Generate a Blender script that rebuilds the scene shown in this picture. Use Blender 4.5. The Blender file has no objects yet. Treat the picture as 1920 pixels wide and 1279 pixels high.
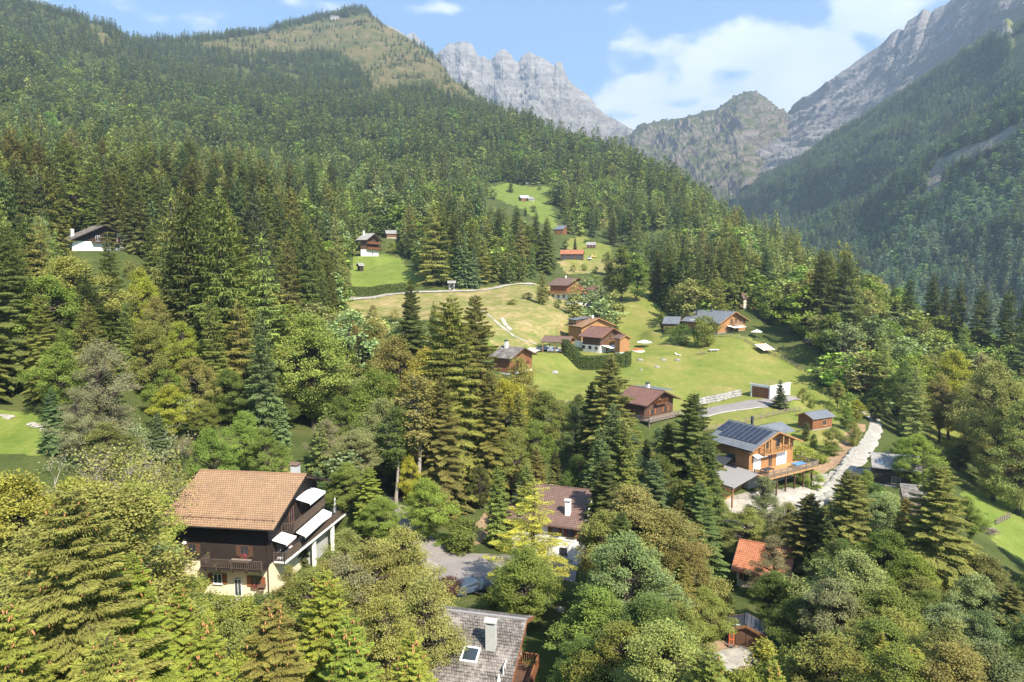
import bpy, math, random
import numpy as np
from mathutils import Vector, Matrix
rng = np.random.default_rng(7)
random.seed(7)
scene = bpy.context.scene
COL = scene.collection

# ------------------------------------------------------------------ camera
W, Hh, F = 1920.0, 1279.0, 1280.0
PITCH = math.radians(6.0)
CP, SP = math.cos(PITCH), math.sin(PITCH)
cam = bpy.data.cameras.new("camera")
cam.sensor_width = 36.0
cam.lens = 36.0 * F / W
cam.clip_start = 0.5
cam.clip_end = 40000
camo = bpy.data.objects.new("camera", cam)
COL.objects.link(camo)
camo.location = (0, 0, 0)
camo.rotation_euler = (math.pi / 2 - PITCH, 0, 0)
scene.camera = camo

# ------------------------------------------------------------------ sun, sky, exposure
SUN_TO = Vector((0.56, -0.83, 0.0)).normalized()
SUN_EL = math.radians(46)
sun_dir = Vector((SUN_TO.x * math.cos(SUN_EL), SUN_TO.y * math.cos(SUN_EL), math.sin(SUN_EL)))
sl = bpy.data.lights.new("sun", 'SUN')
sl.energy = 5.0
sl.angle = math.radians(0.53)
sl.color = (1.0, 0.93, 0.80)
so = bpy.data.objects.new("sun", sl)
COL.objects.link(so)
so.rotation_euler = sun_dir.to_track_quat('Z', 'Y').to_euler()
so.location = (0, 0, 300)

world = bpy.data.worlds.new("World")
scene.world = world
world.use_nodes = True
nt = world.node_tree
nt.nodes.clear()
N = nt.nodes.new
L = nt.links.new
wo = N('ShaderNodeOutputWorld')
bg = N('ShaderNodeBackground')
bg.inputs['Strength'].default_value = 0.13
sky = N('ShaderNodeTexSky')
sky.sky_type = 'NISHITA'
sky.sun_disc = False
sky.sun_elevation = SUN_EL
sky.sun_rotation = math.atan2(SUN_TO.x, SUN_TO.y)
sky.altitude = 1300
sky.air_density = 1.0
sky.dust_density = 1.2
sky.ozone_density = 2.0
tc = N('ShaderNodeTexCoord')

def wmath(op, a, b=None, c=None):
    n = N('ShaderNodeMath')
    n.operation = op
    for i, v in enumerate((a, b, c)):
        if v is None:
            continue
        if isinstance(v, (int, float)):
            n.inputs[i].default_value = v
        else:
            L(v, n.inputs[i])
    return n.outputs[0]

def pdir(px, py):
    u = (px - W / 2) / F
    v = ((Hh / 2) - py) / F
    return Vector((u, CP + v * SP, -SP + v * CP)).normalized()

# clouds: soft blobs in the sky's own directions, broken up by fractal noise
mp = N('ShaderNodeMapping')
mp.inputs['Scale'].default_value = (1.0, 1.0, 1.9)
L(tc.outputs['Generated'], mp.inputs['Vector'])
ns = N('ShaderNodeTexNoise')
ns.inputs['Scale'].default_value = 8.5
ns.inputs['Detail'].default_value = 9.0
ns.inputs['Roughness'].default_value = 0.52
ns.inputs['Distortion'].default_value = 0.25
L(mp.outputs[0], ns.inputs['Vector'])
noise_c = wmath('SUBTRACT', ns.outputs[0], 0.5)
total = None
# px, py, radius x (rad), radius y (rad), weight
CLOUDS = [(1480, 85, .125, .045, 1.0), (1510, 165, .20, .050, .85), (1250, 170, .15, .040, .85), (1160, 118, .045, .05, .60), (1300, 150, .04, .05, .8),
          (1330, 225, .38, .06, .9), (1290, 92, .07, .018, .45), (1650, 12, .10, .055, .85), (1510, 18, .05, .014, .7), (1400, 40, .06, .010, .45),
          (340, 26, .15, .034, .56), (530, 4, .12, .014, .5), (900, 18, .12, .010, .35), (1680, 130, .12, .10, .8),
          (60, 2, .10, .02, .5), (-300, 60, .4, .06, .5), (2300, 60, .5, .1, .6)]
for cx, cy, rx, ry, wt in CLOUDS:
    d = pdir(cx, cy)
    az, el = math.atan2(d.x, d.y), math.asin(d.z)
    sub = N('ShaderNodeVectorMath'); sub.operation = 'SUBTRACT'
    L(tc.outputs['Generated'], sub.inputs[0]); sub.inputs[1].default_value = d
    rt = Vector((math.cos(az), -math.sin(az), 0))
    up = rt.cross(d).normalized()
    if up.z < 0: up = -up
    dx = N('ShaderNodeVectorMath'); dx.operation = 'DOT_PRODUCT'; L(sub.outputs[0], dx.inputs[0]); dx.inputs[1].default_value = rt / rx
    dy = N('ShaderNodeVectorMath'); dy.operation = 'DOT_PRODUCT'; L(sub.outputs[0], dy.inputs[0]); dy.inputs[1].default_value = up / ry
    r2 = wmath('ADD', wmath('MULTIPLY', dx.outputs['Value'], dx.outputs['Value']), wmath('MULTIPLY', dy.outputs['Value'], dy.outputs['Value']))
    g = wmath('MULTIPLY', wmath('POWER', 2.718, wmath('MULTIPLY', r2, -1.0)), wt)
    total = g if total is None else wmath('MAXIMUM', total, g)
dens = wmath('ADD', wmath('SUBTRACT', total, 0.42), wmath('MULTIPLY', noise_c, 2.3))
sm = N('ShaderNodeMapRange'); sm.interpolation_type = 'SMOOTHERSTEP'
L(dens, sm.inputs['Value'])
sm.inputs['From Min'].default_value = -0.10
sm.inputs['From Max'].default_value = 0.36
ns2 = N('ShaderNodeTexNoise'); ns2.inputs['Scale'].default_value = 9.0; ns2.inputs['Detail'].default_value = 5.0
L(mp.outputs[0], ns2.inputs['Vector'])
cr = N('ShaderNodeValToRGB')
cr.color_ramp.elements[0].position = 0.3; cr.color_ramp.elements[0].color = (4.6, 5.3, 6.1, 1)
cr.color_ramp.elements[1].position = 0.66; cr.color_ramp.elements[1].color = (6.2, 6.45, 6.8, 1)
L(ns2.outputs[0], cr.inputs[0])
mix = N('ShaderNodeMixRGB')
L(wmath('MULTIPLY', sm.outputs[0], 0.93), mix.inputs[0])
hs = N('ShaderNodeHueSaturation'); hs.inputs['Saturation'].default_value = 0.98; hs.inputs['Value'].default_value = 1.0
L(sky.outputs[0], hs.inputs['Color'])
sk = N('ShaderNodeMixRGB'); sk.blend_type = 'MULTIPLY'; sk.inputs[0].default_value = 1.0; sk.inputs[2].default_value = (1.02, 1.16, 1.16, 1)
L(hs.outputs[0], sk.inputs[1]); L(sk.outputs[0], mix.inputs[1]); L(cr.outputs[0], mix.inputs[2])
L(mix.outputs[0], bg.inputs['Color'])
L(bg.outputs[0], wo.inputs['Surface'])

scene.view_settings.view_transform = 'Standard'
scene.view_settings.look = 'None'
scene.view_settings.exposure = 1.0
scene.view_settings.gamma = 1.0
scene.view_settings.use_curve_mapping = False
scene.cycles.volume_step_rate = 1.0
scene.cycles.max_bounces = 8
scene.cycles.transparent_max_bounces = 8
scene.cycles.use_denoising = True

# ------------------------------------------------------------------ helpers
def P(px, py, D):
    """world point seen at photo pixel (px,py) at forward distance D"""
    u = (px - W / 2) / F
    v = ((Hh / 2) - py) / F
    dy = CP + v * SP
    return Vector((u / dy * D, D, (-SP + v * CP) / dy * D))

def Pa(px, py, D):
    px, py, D = map(np.asarray, (px, py, D))
    u = (px - W / 2) / F
    v = ((Hh / 2) - py) / F
    dy = CP + v * SP
    return np.stack([u / dy * D, D + 0 * u, (-SP + v * CP) / dy * D], -1)

def proj(x, y, z):
    f = y * CP - z * SP
    u = y * SP + z * CP
    return W / 2 + F * x / f, Hh / 2 - F * u / f

def tag(o, label=None, cat=None, group=None, kind=None):
    if label: o['label'] = label
    if cat: o['category'] = cat
    if group: o['group'] = group
    if kind: o['kind'] = kind
    return o

def empty(name, loc, rz=0.0, label=None, cat=None, group=None, scale=None):
    o = bpy.data.objects.new(name, None)
    COL.objects.link(o)
    o.location = loc
    o.rotation_euler = (0, 0, rz)
    if scale: o.scale = scale
    o.empty_display_size = 0.5
    return tag(o, label, cat, group)

def link(name, me, parent=None, loc=None, rz=None):
    o = bpy.data.objects.new(name, me)
    COL.objects.link(o)
    if parent is not None: o.parent = parent
    if loc is not None: o.location = loc
    if rz is not None: o.rotation_euler = (0, 0, rz)
    return o

def mesh_np(name, verts, faces, mats=(), smooth=False, mat_idx=None):
    """verts (n,3); faces: list of arrays each (k, 3 or 4)"""
    me = bpy.data.meshes.new(name)
    verts = np.ascontiguousarray(verts, dtype=np.float32)
    if isinstance(faces, np.ndarray): faces = [faces]
    faces = [f for f in faces if len(f)]
    nl = sum(f.size for f in faces); nf = sum(len(f) for f in faces)
    me.vertices.add(len(verts)); me.vertices.foreach_set('co', verts.ravel())
    me.loops.add(nl); me.polygons.add(nf)
    me.loops.foreach_set('vertex_index', np.concatenate([f.ravel() for f in faces]).astype(np.int32))
    starts = []; s = 0
    for f in faces:
        starts.append(s + np.arange(len(f)) * f.shape[1]); s += f.size
    me.polygons.foreach_set('loop_start', np.concatenate(starts).astype(np.int32))
    for m in mats: me.materials.append(m)
    if mat_idx is not None: me.polygons.foreach_set('material_index', np.asarray(mat_idx, dtype=np.int32))
    me.polygons.foreach_set('use_smooth', np.full(nf, bool(smooth)))
    me.update(calc_edges=True)
    return me

# fast value noise
_perm = np.random.default_rng(3).permutation(4096)
_pv = np.random.default_rng(4).random(4096).astype(np.float32)
def _h3(i, j, k):
    return _pv[_perm[(_perm[(_perm[i & 4095] + j) & 4095] + k) & 4095]]
def vnoise(p):
    p = np.asarray(p, dtype=np.float64)
    i = np.floor(p).astype(np.int64); f = p - i
    f = f * f * f * (f * (f * 6 - 15) + 10)
    i0, j0, k0 = i[..., 0], i[..., 1], i[..., 2]
    fx, fy, fz = f[..., 0], f[..., 1], f[..., 2]
    def c(a, b, d): return _h3(i0 + a, j0 + b, k0 + d)
    x00 = c(0, 0, 0) * (1 - fx) + c(1, 0, 0) * fx
    x10 = c(0, 1, 0) * (1 - fx) + c(1, 1, 0) * fx
    x01 = c(0, 0, 1) * (1 - fx) + c(1, 0, 1) * fx
    x11 = c(0, 1, 1) * (1 - fx) + c(1, 1, 1) * fx
    return ((x00 * (1 - fy) + x10 * fy) * (1 - fz) + (x01 * (1 - fy) + x11 * fy) * fz) * 2 - 1
def fbm(p, scale, octv=5, rough=0.5, ridged=False, lac=2.03):
    q = np.asarray(p, dtype=np.float64) / scale + 137.3
    a = 1.0; s = 0.0; t = 0.0
    for o in range(octv):
        n = vnoise(q)
        if ridged: n = 1 - 2 * np.abs(n)
        s = s + a * n; t += a
        a *= rough; q = q * lac + 17.1
    return s / t

def inpoly(px, py, poly):
    px = np.asarray(px); py = np.asarray(py)
    r = np.zeros(px.shape, bool)
    n = len(poly)
    j = n - 1
    for i in range(n):
        xi, yi = poly[i]; xj, yj = poly[j]
        c = ((yi > py) != (yj > py)) & (px < (xj - xi) * (py - yi) / ((yj - yi) or 1e-9) + xi)
        r ^= c
        j = i
    return r
# ------------------------------------------------------------------ terrain: control points (px, py, distance)
TC = [
 # strip near the camera
 (-300,1279,30),(0,1279,40),(400,1279,42),(-300,1150,60),(900,1330,46),(1150,1330,46),(1500,1330,48),(1900,1340,48),(2300,1330,50),
 (100,1230,50),(150,1110,62),
 # main chalet
 (430,1128,72),(520,1135,72),(330,1090,75),(600,1060,84),(460,868,101),(560,900,97),(640,925,95),(380,900,95),
 (760,1040,84),(850,1085,79),(850,1040,87),(950,1040,88),(1060,1062,87),(1000,1150,70),(860,1180,64),(1120,1160,70),(950,960,105),(780,950,105),
 (700,900,118),(850,900,120),
 # right near
 (1400,1215,62),(1300,1200,60),(1400,1110,80),(1500,1110,80),(1700,1150,72),(1900,1150,75),(1250,1010,100),(1400,960,110),(1500,935,112),
 (1600,960,108),(1700,930,108),(1870,960,125),(1920,1050,105),(1820,910,140),(2200,1100,100),(2200,900,160),
 (1560,900,122),(1600,868,128),(1625,820,148),(1640,782,170),(1540,806,152),(1400,880,126),(1350,900,118),(1470,800,150),
 (1225,795,152),(1150,850,135),(1040,880,125),(1330,800,150),
 # left near/mid
 (20,800,95),(-100,800,90),(60,900,78),(200,880,85),(200,700,112),(0,650,120),(-200,620,110),(300,760,112),(500,760,130),(600,800,128),
 (350,620,150),(500,640,170),(620,640,200),(230,474,208),(140,476,205),(60,500,190),(-150,470,180),(420,560,200),(550,560,240),(300,500,215),
 (150,400,270),(0,400,260),(-250,380,260),(350,430,290),(500,450,310),(600,480,310),
 # middle slope with lane
 (650,562,262),(780,552,275),(900,545,290),(1000,533,305),(700,600,235),(850,600,215),(800,700,165),(950,730,165),(980,690,190),(1040,600,235),(920,640,205),(1000,655,205),
 (700,520,300),(780,515,305),(695,482,342),(670,505,320),(860,500,330),(980,500,350),(600,420,400),(760,430,420),
 # hill meadow
 (1010,740,168),(1100,740,172),(1200,745,168),(1110,672,214),(1040,660,215),(1180,665,215),(1250,690,200),(1350,700,198),(1300,740,178),
 (1390,745,176),(1460,742,180),(1390,628,232),(1430,650,226),(1500,700,205),(1550,745,186),(1560,765,175),(1330,627,240),(1250,622,248),(1200,630,250),
 (1310,655,222),(1420,770,162),(1520,640,228),(1560,690,205),
 (1480,600,270),(1600,650,235),(1620,720,205),(1700,780,190),(1790,800,190),(1700,700,225),
 (1200,560,290),(1230,540,310),(1085,572,300),(1130,565,300),(1150,610,262),(1060,540,330),
 (1300,580,300),(1400,570,320),(1500,580,330),(1075,489,402),(1120,492,405),(1150,470,430),(1060,440,485),(1125,432,545),(1200,500,400),(1300,520,380),
 (970,377,655),(940,352,740),(1030,356,730),(1040,420,540),(1230,432,560),(900,420,500),
 # slope falling to the valley on the right
 (1400,500,420),(1500,540,400),(1600,590,360),(1700,640,310),(1900,720,260),(2200,760,230),(1800,700,300),
 (1350,420,780),(1400,470,620),(1500,520,520),(1600,600,470),(1750,680,400),(1950,760,360),
 (1400,560,900),(1500,640,800),(1700,760,700),(1950,850,600),(2300,900,500),(1300,500,1200),
 # left mountain
 (100,320,430),(-250,300,420),(300,330,520),(500,350,600),(700,360,650),(850,350,700),
 (100,250,620),(300,260,760),(500,260,880),(700,270,920),(900,290,900),(1050,310,880),
 (100,170,880),(-250,150,800),(300,190,1050),(500,190,1250),(700,190,1350),(850,210,1300),
 (100,95,1250),(300,130,1400),(450,130,1650),(600,130,1750),(700,120,1800),(800,150,1700),
 (-300,-60,1350),(0,15,1400),(100,38,1450),(170,58,1480),(220,80,1500),(300,86,1700),(370,84,1850),(450,76,2000),(540,62,2150),(600,46,2250),(640,36,2300),(690,32,2300),(720,50,2250),
 (760,80,2150),(820,125,1980),(870,175,1750),(920,215,1500),(1000,255,1300),(1060,285,1150),(1130,308,1050),(1200,340,960),(1280,380,860),
 (-300,0,1900),(0,60,1900),(200,140,2000),(450,120,2600),(690,80,2900),(820,190,2600),(920,290,2100),(1060,370,1600),(1130,400,1500),(1200,440,1300),
]
_c = np.array(TC, float)
_pt = Pa(_c[:, 0], _c[:, 1], _c[:, 2])
KA = 2.2
def _feat(x, y):
    return np.stack([x / y * KA, np.log(y)], -1)
_X = _feat(_pt[:, 0], _pt[:, 1]); _S = _pt[:, 2] / _pt[:, 1]
def _phi(r2):
    return 0.5 * r2 * np.log(r2 + 1e-12)
def _solve():
    n = len(_X)
    d2 = ((_X[:, None] - _X[None]) ** 2).sum(-1)
    A = np.zeros((n + 3, n + 3)); A[:n, :n] = _phi(d2) + np.eye(n) * 4e-4
    Q = np.concatenate([np.ones((n, 1)), _X], 1); A[:n, n:] = Q; A[n:, :n] = Q.T
    return np.linalg.solve(A, np.concatenate([_S, np.zeros(3)]))
_w = _solve()
PADS = []            # (x, y, z, radius, feather) flattened building pads
def H0(x, y):
    x = np.atleast_1d(np.asarray(x, float)); y = np.atleast_1d(np.asarray(y, float))
    yc = np.maximum(y, 26.0)
    X = _feat(x, yc); out = np.empty(len(X))
    for s in range(0, len(X), 20000):
        e = X[s:s + 20000]
        d2 = ((e[:, None] - _X[None]) ** 2).sum(-1)
        out[s:s + 20000] = _phi(d2) @ _w[:-3] + _w[-3] + e @ _w[-2:]
    return out * yc
def H(x, y, micro=True):
    x = np.atleast_1d(np.asarray(x, float)).ravel(); y = np.atleast_1d(np.asarray(y, float)).ravel()
    z = H0(x, y)
    if micro:
        p = np.stack([x, y, 0 * x], -1)
        z = z + fbm(p, 9.0, 3) * np.clip(y / 260, .2, 1) * 0.6
        far = np.clip((y - 450) / 900, 0, 1)
        z = z + far * (fbm(p, 170.0, 4, .5, True) * 26 + fbm(p, 45, 3) * 8)
    for (cx, cy, cz, r, fe) in PADS:
        d = np.hypot(x - cx, y - cy)
        k = np.clip((d - r) / fe, 0, 1); k = k * k * (3 - 2 * k)
        z = cz * (1 - k) + z * k
    return z
def Hz(x, y): return float(H(x, y)[0])
def G(px, D):
    """ground point in the photo column px at distance D (column fixed by azimuth at the ground)"""
    py = 700.0
    for _ in range(6):
        p = P(px, py, D); z = Hz(p.x, D)
        py = proj(p.x, D, z)[1]
    return Vector((P(px, py, D).x, D, z))
def hit(px, py, d0=30.0, d1=2600.0, skip=0.0):
    """first ground point seen at photo pixel, searching outward from d0"""
    D = np.exp(np.linspace(math.log(d0), math.log(d1), 900))
    p = Pa(px, py, D); z = H(p[:, 0], D)
    b = np.nonzero(p[:, 2] <= z)[0]
    k = b[0] if len(b) else len(D) - 1
    return Vector((p[k, 0], D[k], z[k]))

# ---- what covers the ground: outlines drawn as seen, bounded in distance (kind, dmin, dmax, outline)
COVER = [
 ('grass',150,262,[(985,665),(1040,652),(1190,650),(1235,638),(1300,632),(1385,624),(1425,638),(1505,690),(1555,735),(1552,756),(1450,768),(1330,790),(1270,785),(1200,742),(1140,742),(1060,752),(1000,730)]),
 ('grass',130,190,[(1300,768),(1460,755),(1600,748),(1590,790),(1480,812),(1330,815)]),
 ('grass',225,350,[(1085,575),(1120,555),(1190,535),(1235,550),(1255,600),(1235,655),(1130,650),(1165,600)]),
 ('dry',190,330,[(640,552),(800,545),(905,540),(980,528),(1045,540),(1065,570),(1060,640),(985,650),(940,655),(900,620),(800,600),(640,590)]),
 ('bright',190,300,[(893,570),(940,590),(985,622),(1008,650),(960,672),(915,650),(905,610)]),
 ('bright',260,360,[(660,480),(722,476),(750,490),(800,520),(790,532),(700,548),(660,548)]),
 ('bright',480,900,[(905,352),(945,345),(1030,354),(1038,390),(1048,425),(1030,432),(1008,415),(980,390),(925,374)]),
 ('grass',360,520,[(1055,452),(1100,440),(1150,462),(1145,492),(1060,500)]),
 ('dry',330,420,[(1045,494),(1150,484),(1165,512),(1060,515)]),
 ('bright',70,125,[(-80,765),(60,770),(85,800),(80,850),(-80,850)]),
 ('grass',88,118,[(395,892),(430,858),(520,860),(555,895)]),
 ('bright',88,165,[(1800,925),(1850,905),(1960,950),(1960,1090),(1875,1025),(1815,975)]),
 ('grass',140,230,[(1715,800),(1760,785),(1830,820),(1810,850),(1740,835)]),
 ('bright',220,330,[(138,380),(168,378),(172,425),(140,422)]),
 ('alp',1350,3000,[(375,82),(450,70),(560,50),(640,33),(700,28),(740,48),(840,130),(905,205),(860,185),(800,165),(745,170),(700,190),(690,145),(650,105),(590,95),(520,100),(450,100),(390,90)]),
 ('alp',1000,2000,[(165,42),(200,60),(212,80),(222,92),(200,82),(170,60)]),
 ('alp',1100,2500,[(525,135),(545,140),(575,165),(550,165)]),
 ('gravel',95,125,[(1350,930),(1500,915),(1560,880),(1640,850),(1640,880),(1560,925),(1520,960),(1370,960)]),
 ('gravel',66,100,[(760,1030),(830,1040),(1000,1040),(1100,1055),(1080,1075),(960,1075),(850,1110),(800,1100)]),
 ('soil',78,110,[(790,1030),(900,1020),(960,960),(900,960),(860,1040)]),
 ('soil',55,72,[(1290,1210),(1420,1190),(1420,1279),(1280,1279)]),
 ('soil',112,160,[(1500,880),(1560,850),(1610,780),(1625,800),(1590,850),(1530,905)]),
 ('grass',62,80,[(400,1110),(560,1110),(560,1150),(400,1150)]),
 ('grass',100,150,[(1440,820),(1600,790),(1600,850),(1500,880)]),
]
COVKINDS = ['grass', 'bright', 'dry', 'alp', 'gravel', 'soil']
def cover_at(x, y, z, warp=True):
    px, py = proj(x, y, z)
    p = np.stack([x, y, 0 * x], -1)
    if warp:
        sc = 1280 / np.maximum(y, 20)
        amp = np.clip(y * 0.012, .6, 14)
        px = px + fbm(p, 14 + y.mean() * 0, 3) * amp * sc
        py = py + fbm(p + 555, 14, 3) * amp * sc * .35
    out = {k: np.zeros(len(x), bool) for k in COVKINDS}
    for (k, a, b, poly) in COVER:
        m = (y > a) & (y < b)
        if m.any():
            out[k][m] |= inpoly(px[m], py[m], poly)
    return out
# ------------------------------------------------------------------ materials
class NB:
    def __init__(s, mat):
        mat.use_nodes = True
        s.t = mat.node_tree; s.t.nodes.clear()
        s.out = s.t.nodes.new('ShaderNodeOutputMaterial')
    def n(s, typ, **kw):
        n = s.t.nodes.new(typ)
        for k, v in kw.items():
            if k in ('ins',):
                for kk, vv in v.items(): s.put(n.inputs[kk], vv)
            else: setattr(n, k, v)
        return n
    def put(s, sock, v):
        if hasattr(v, 'is_output') or isinstance(v, bpy.types.NodeSocket): s.t.links.new(v, sock)
        else: sock.default_value = v
    def math(s, op, a, b=0.0, clamp=False):
        n = s.n('ShaderNodeMath', operation=op, use_clamp=clamp); s.put(n.inputs[0], a); s.put(n.inputs[1], b); return n.outputs[0]
    def mix(s, f, a, b, bt='MIX'):
        n = s.n('ShaderNodeMixRGB', blend_type=bt); s.put(n.inputs[0], f)
        for i, c in ((1, a), (2, b)):
            if isinstance(c, (tuple, list)) and len(c) == 3: c = (*c, 1)
            s.put(n.inputs[i], c)
        return n.outputs[0]
    def noise(s, scale, detail=4, rough=.5, co=None, dist=0.0, dim=None):
        n = s.n('ShaderNodeTexNoise'); n.inputs['Scale'].default_value = scale; n.inputs['Detail'].default_value = detail
        n.inputs['Roughness'].default_value = rough; n.inputs['Distortion'].default_value = dist
        if co is not None: s.put(n.inputs['Vector'], co)
        return n.outputs[0]
    def ramp(s, f, stops):
        n = s.n('ShaderNodeValToRGB'); e = n.color_ramp.elements
        while len(e) > 1: e.remove(e[-1])
        for i, (p, c) in enumerate(stops):
            el = e[0] if i == 0 else e.new(p)
            el.position = p; el.color = (*c, 1) if len(c) == 3 else c
        s.put(n.inputs[0], f); return n.outputs[0]
    def mr(s, v, a, b, c=0.0, d=1.0):
        n = s.n('ShaderNodeMapRange'); s.put(n.inputs[0], v)
        for i, x in zip((1, 2, 3, 4), (a, b, c, d)): n.inputs[i].default_value = x
        return n.outputs[0]
    def mapping(s, co, scale=(1, 1, 1), rot=(0, 0, 0)):
        n = s.n('ShaderNodeMapping'); s.put(n.inputs['Vector'], co)
        n.inputs['Scale'].default_value = scale; n.inputs['Rotation'].default_value = rot; return n.outputs[0]
    def bump(s, h, strength=.5, dist=.05, nrm=None):
        n = s.n('ShaderNodeBump'); n.inputs['Strength'].default_value = strength; n.inputs['Distance'].default_value = dist
        s.put(n.inputs['Height'], h)
        if nrm is not None: s.put(n.inputs['Normal'], nrm)
        return n.outputs[0]
    def attr(s, name, typ='GEOMETRY'):
        n = s.n('ShaderNodeAttribute', attribute_name=name, attribute_type=typ); return n
    def bsdf(s, col, rough=.8, spec=.3, nrm=None, metal=0.0, **kw):
        n = s.n('ShaderNodeBsdfPrincipled')
        if isinstance(col, (tuple, list)) and len(col) == 3: col = (*col, 1)
        s.put(n.inputs['Base Color'], col); s.put(n.inputs['Roughness'], rough)
        n.inputs['Specular IOR Level'].default_value = spec; n.inputs['Metallic'].default_value = metal
        if nrm is not None: s.put(n.inputs['Normal'], nrm)
        for k, v in kw.items(): s.put(n.inputs[k], v)
        return n.outputs[0]
    def done(s, sh): s.t.links.new(sh, s.out.inputs['Surface'])

def newmat(name):
    m = bpy.data.materials.new(name); return m, NB(m)

def co_obj(b): return b.n('ShaderNodeTexCoord').outputs['Object']
def co_pos(b): return b.n('ShaderNodeNewGeometry').outputs['Position']

def mat_simple(name, col, rough=.7, spec=.3, metal=0.0, var=.18, vscale=3.0, bump=0.0):
    m, b = newmat(name); c = co_obj(b)
    n1 = b.noise(vscale, 5, .6, c); n2 = b.noise(vscale * 7, 3, .6, c)
    f = b.math('ADD', b.math('MULTIPLY', n1, .7), b.math('MULTIPLY', n2, .3))
    lo = tuple(x * (1 - var) for x in col); hi = tuple(min(1, x * (1 + var)) for x in col)
    cc = b.ramp(f, [(.3, lo), (.7, hi)])
    nr = b.bump(n2, bump, .02) if bump else None
    b.done(b.bsdf(cc, rough, spec, nr, metal)); return m

def mat_ground():
    m, b = newmat('ground'); pos = co_pos(b)
    n_big = b.noise(.018, 5, .55, pos); n_mid = b.noise(.13, 5, .6, pos); n_fine = b.noise(1.4, 4, .65, pos)
    n_str = b.noise(.5, 4, .6, b.mapping(pos, (1, 1, 3))); n_tuft = b.noise(.42, 4, .7, pos); n_t2 = b.noise(.05, 3, .5, pos)
    floor_c = b.ramp(b.math('ADD', b.math('MULTIPLY', n_mid, .6), b.math('MULTIPLY', n_fine, .4)), [(.3, (.04, .052, .016)), (.5, (.07, .088, .024)), (.65, (.11, .11, .038)), (.8, (.15, .12, .07))])
    grass_c = b.ramp(b.math('ADD', b.math('ADD', b.math('MULTIPLY', n_mid, .3), b.math('MULTIPLY', n_t2, .2)), b.math('ADD', b.math('MULTIPLY', n_fine, .2), b.math('MULTIPLY', n_tuft, .3))),
                     [(.36, (.10, .135, .026)), (.47, (.16, .185, .038)), (.55, (.21, .20, .055)), (.64, (.30, .245, .10))])
    bright_c = b.ramp(b.math('ADD', b.math('MULTIPLY', n_mid, .4), b.math('ADD', b.math('MULTIPLY', n_tuft, .3), b.math('MULTIPLY', n_fine, .3))),
                      [(.38, (.105, .15, .026)), (.52, (.155, .195, .038)), (.66, (.23, .23, .07))])
    dry_c = b.ramp(b.math('ADD', b.math('MULTIPLY', n_mid, .6), b.math('MULTIPLY', n_str, .4)),
                   [(.34, (.12, .16, .035)), (.48, (.20, .19, .06)), (.6, (.33, .25, .12)), (.72, (.44, .33, .2))])
    alp_c = b.ramp(b.math('ADD', b.math('MULTIPLY', n_mid, .3), b.math('MULTIPLY', b.noise(.03, 6, .65, pos), .7)),
                   [(.34, (.055, .068, .02)), (.48, (.11, .105, .036)), (.60, (.18, .135, .065)), (.72, (.26, .21, .15))])
    grav_c = b.ramp(n_fine, [(.3, (.20, .18, .155)), (.6, (.33, .30, .26)), (.8, (.45, .42, .38))])
    soil_c = b.ramp(b.math('ADD', b.math('MULTIPLY', n_mid, .5), b.math('MULTIPLY', n_fine, .5)), [(.3, (.2, .13, .075)), (.6, (.36, .24, .15)), (.8, (.42, .34, .22))])
    c = floor_c
    for nm, cc in (('grass', grass_c), ('bright', bright_c), ('dry', dry_c), ('alp', alp_c), ('soil', soil_c), ('gravel', grav_c)):
        a = b.attr('c_' + nm).outputs['Fac']
        a = b.mr(b.math('ADD', a, b.math('MULTIPLY', b.math('SUBTRACT', n_fine, .5), .5)), .35, .65)
        c = b.mix(a, c, cc)
    nb = b.bump(b.math('ADD', b.math('MULTIPLY', n_fine, .6), n_mid), .6, .5)
    b.done(b.bsdf(c, .95, .1, nb)); return m

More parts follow.
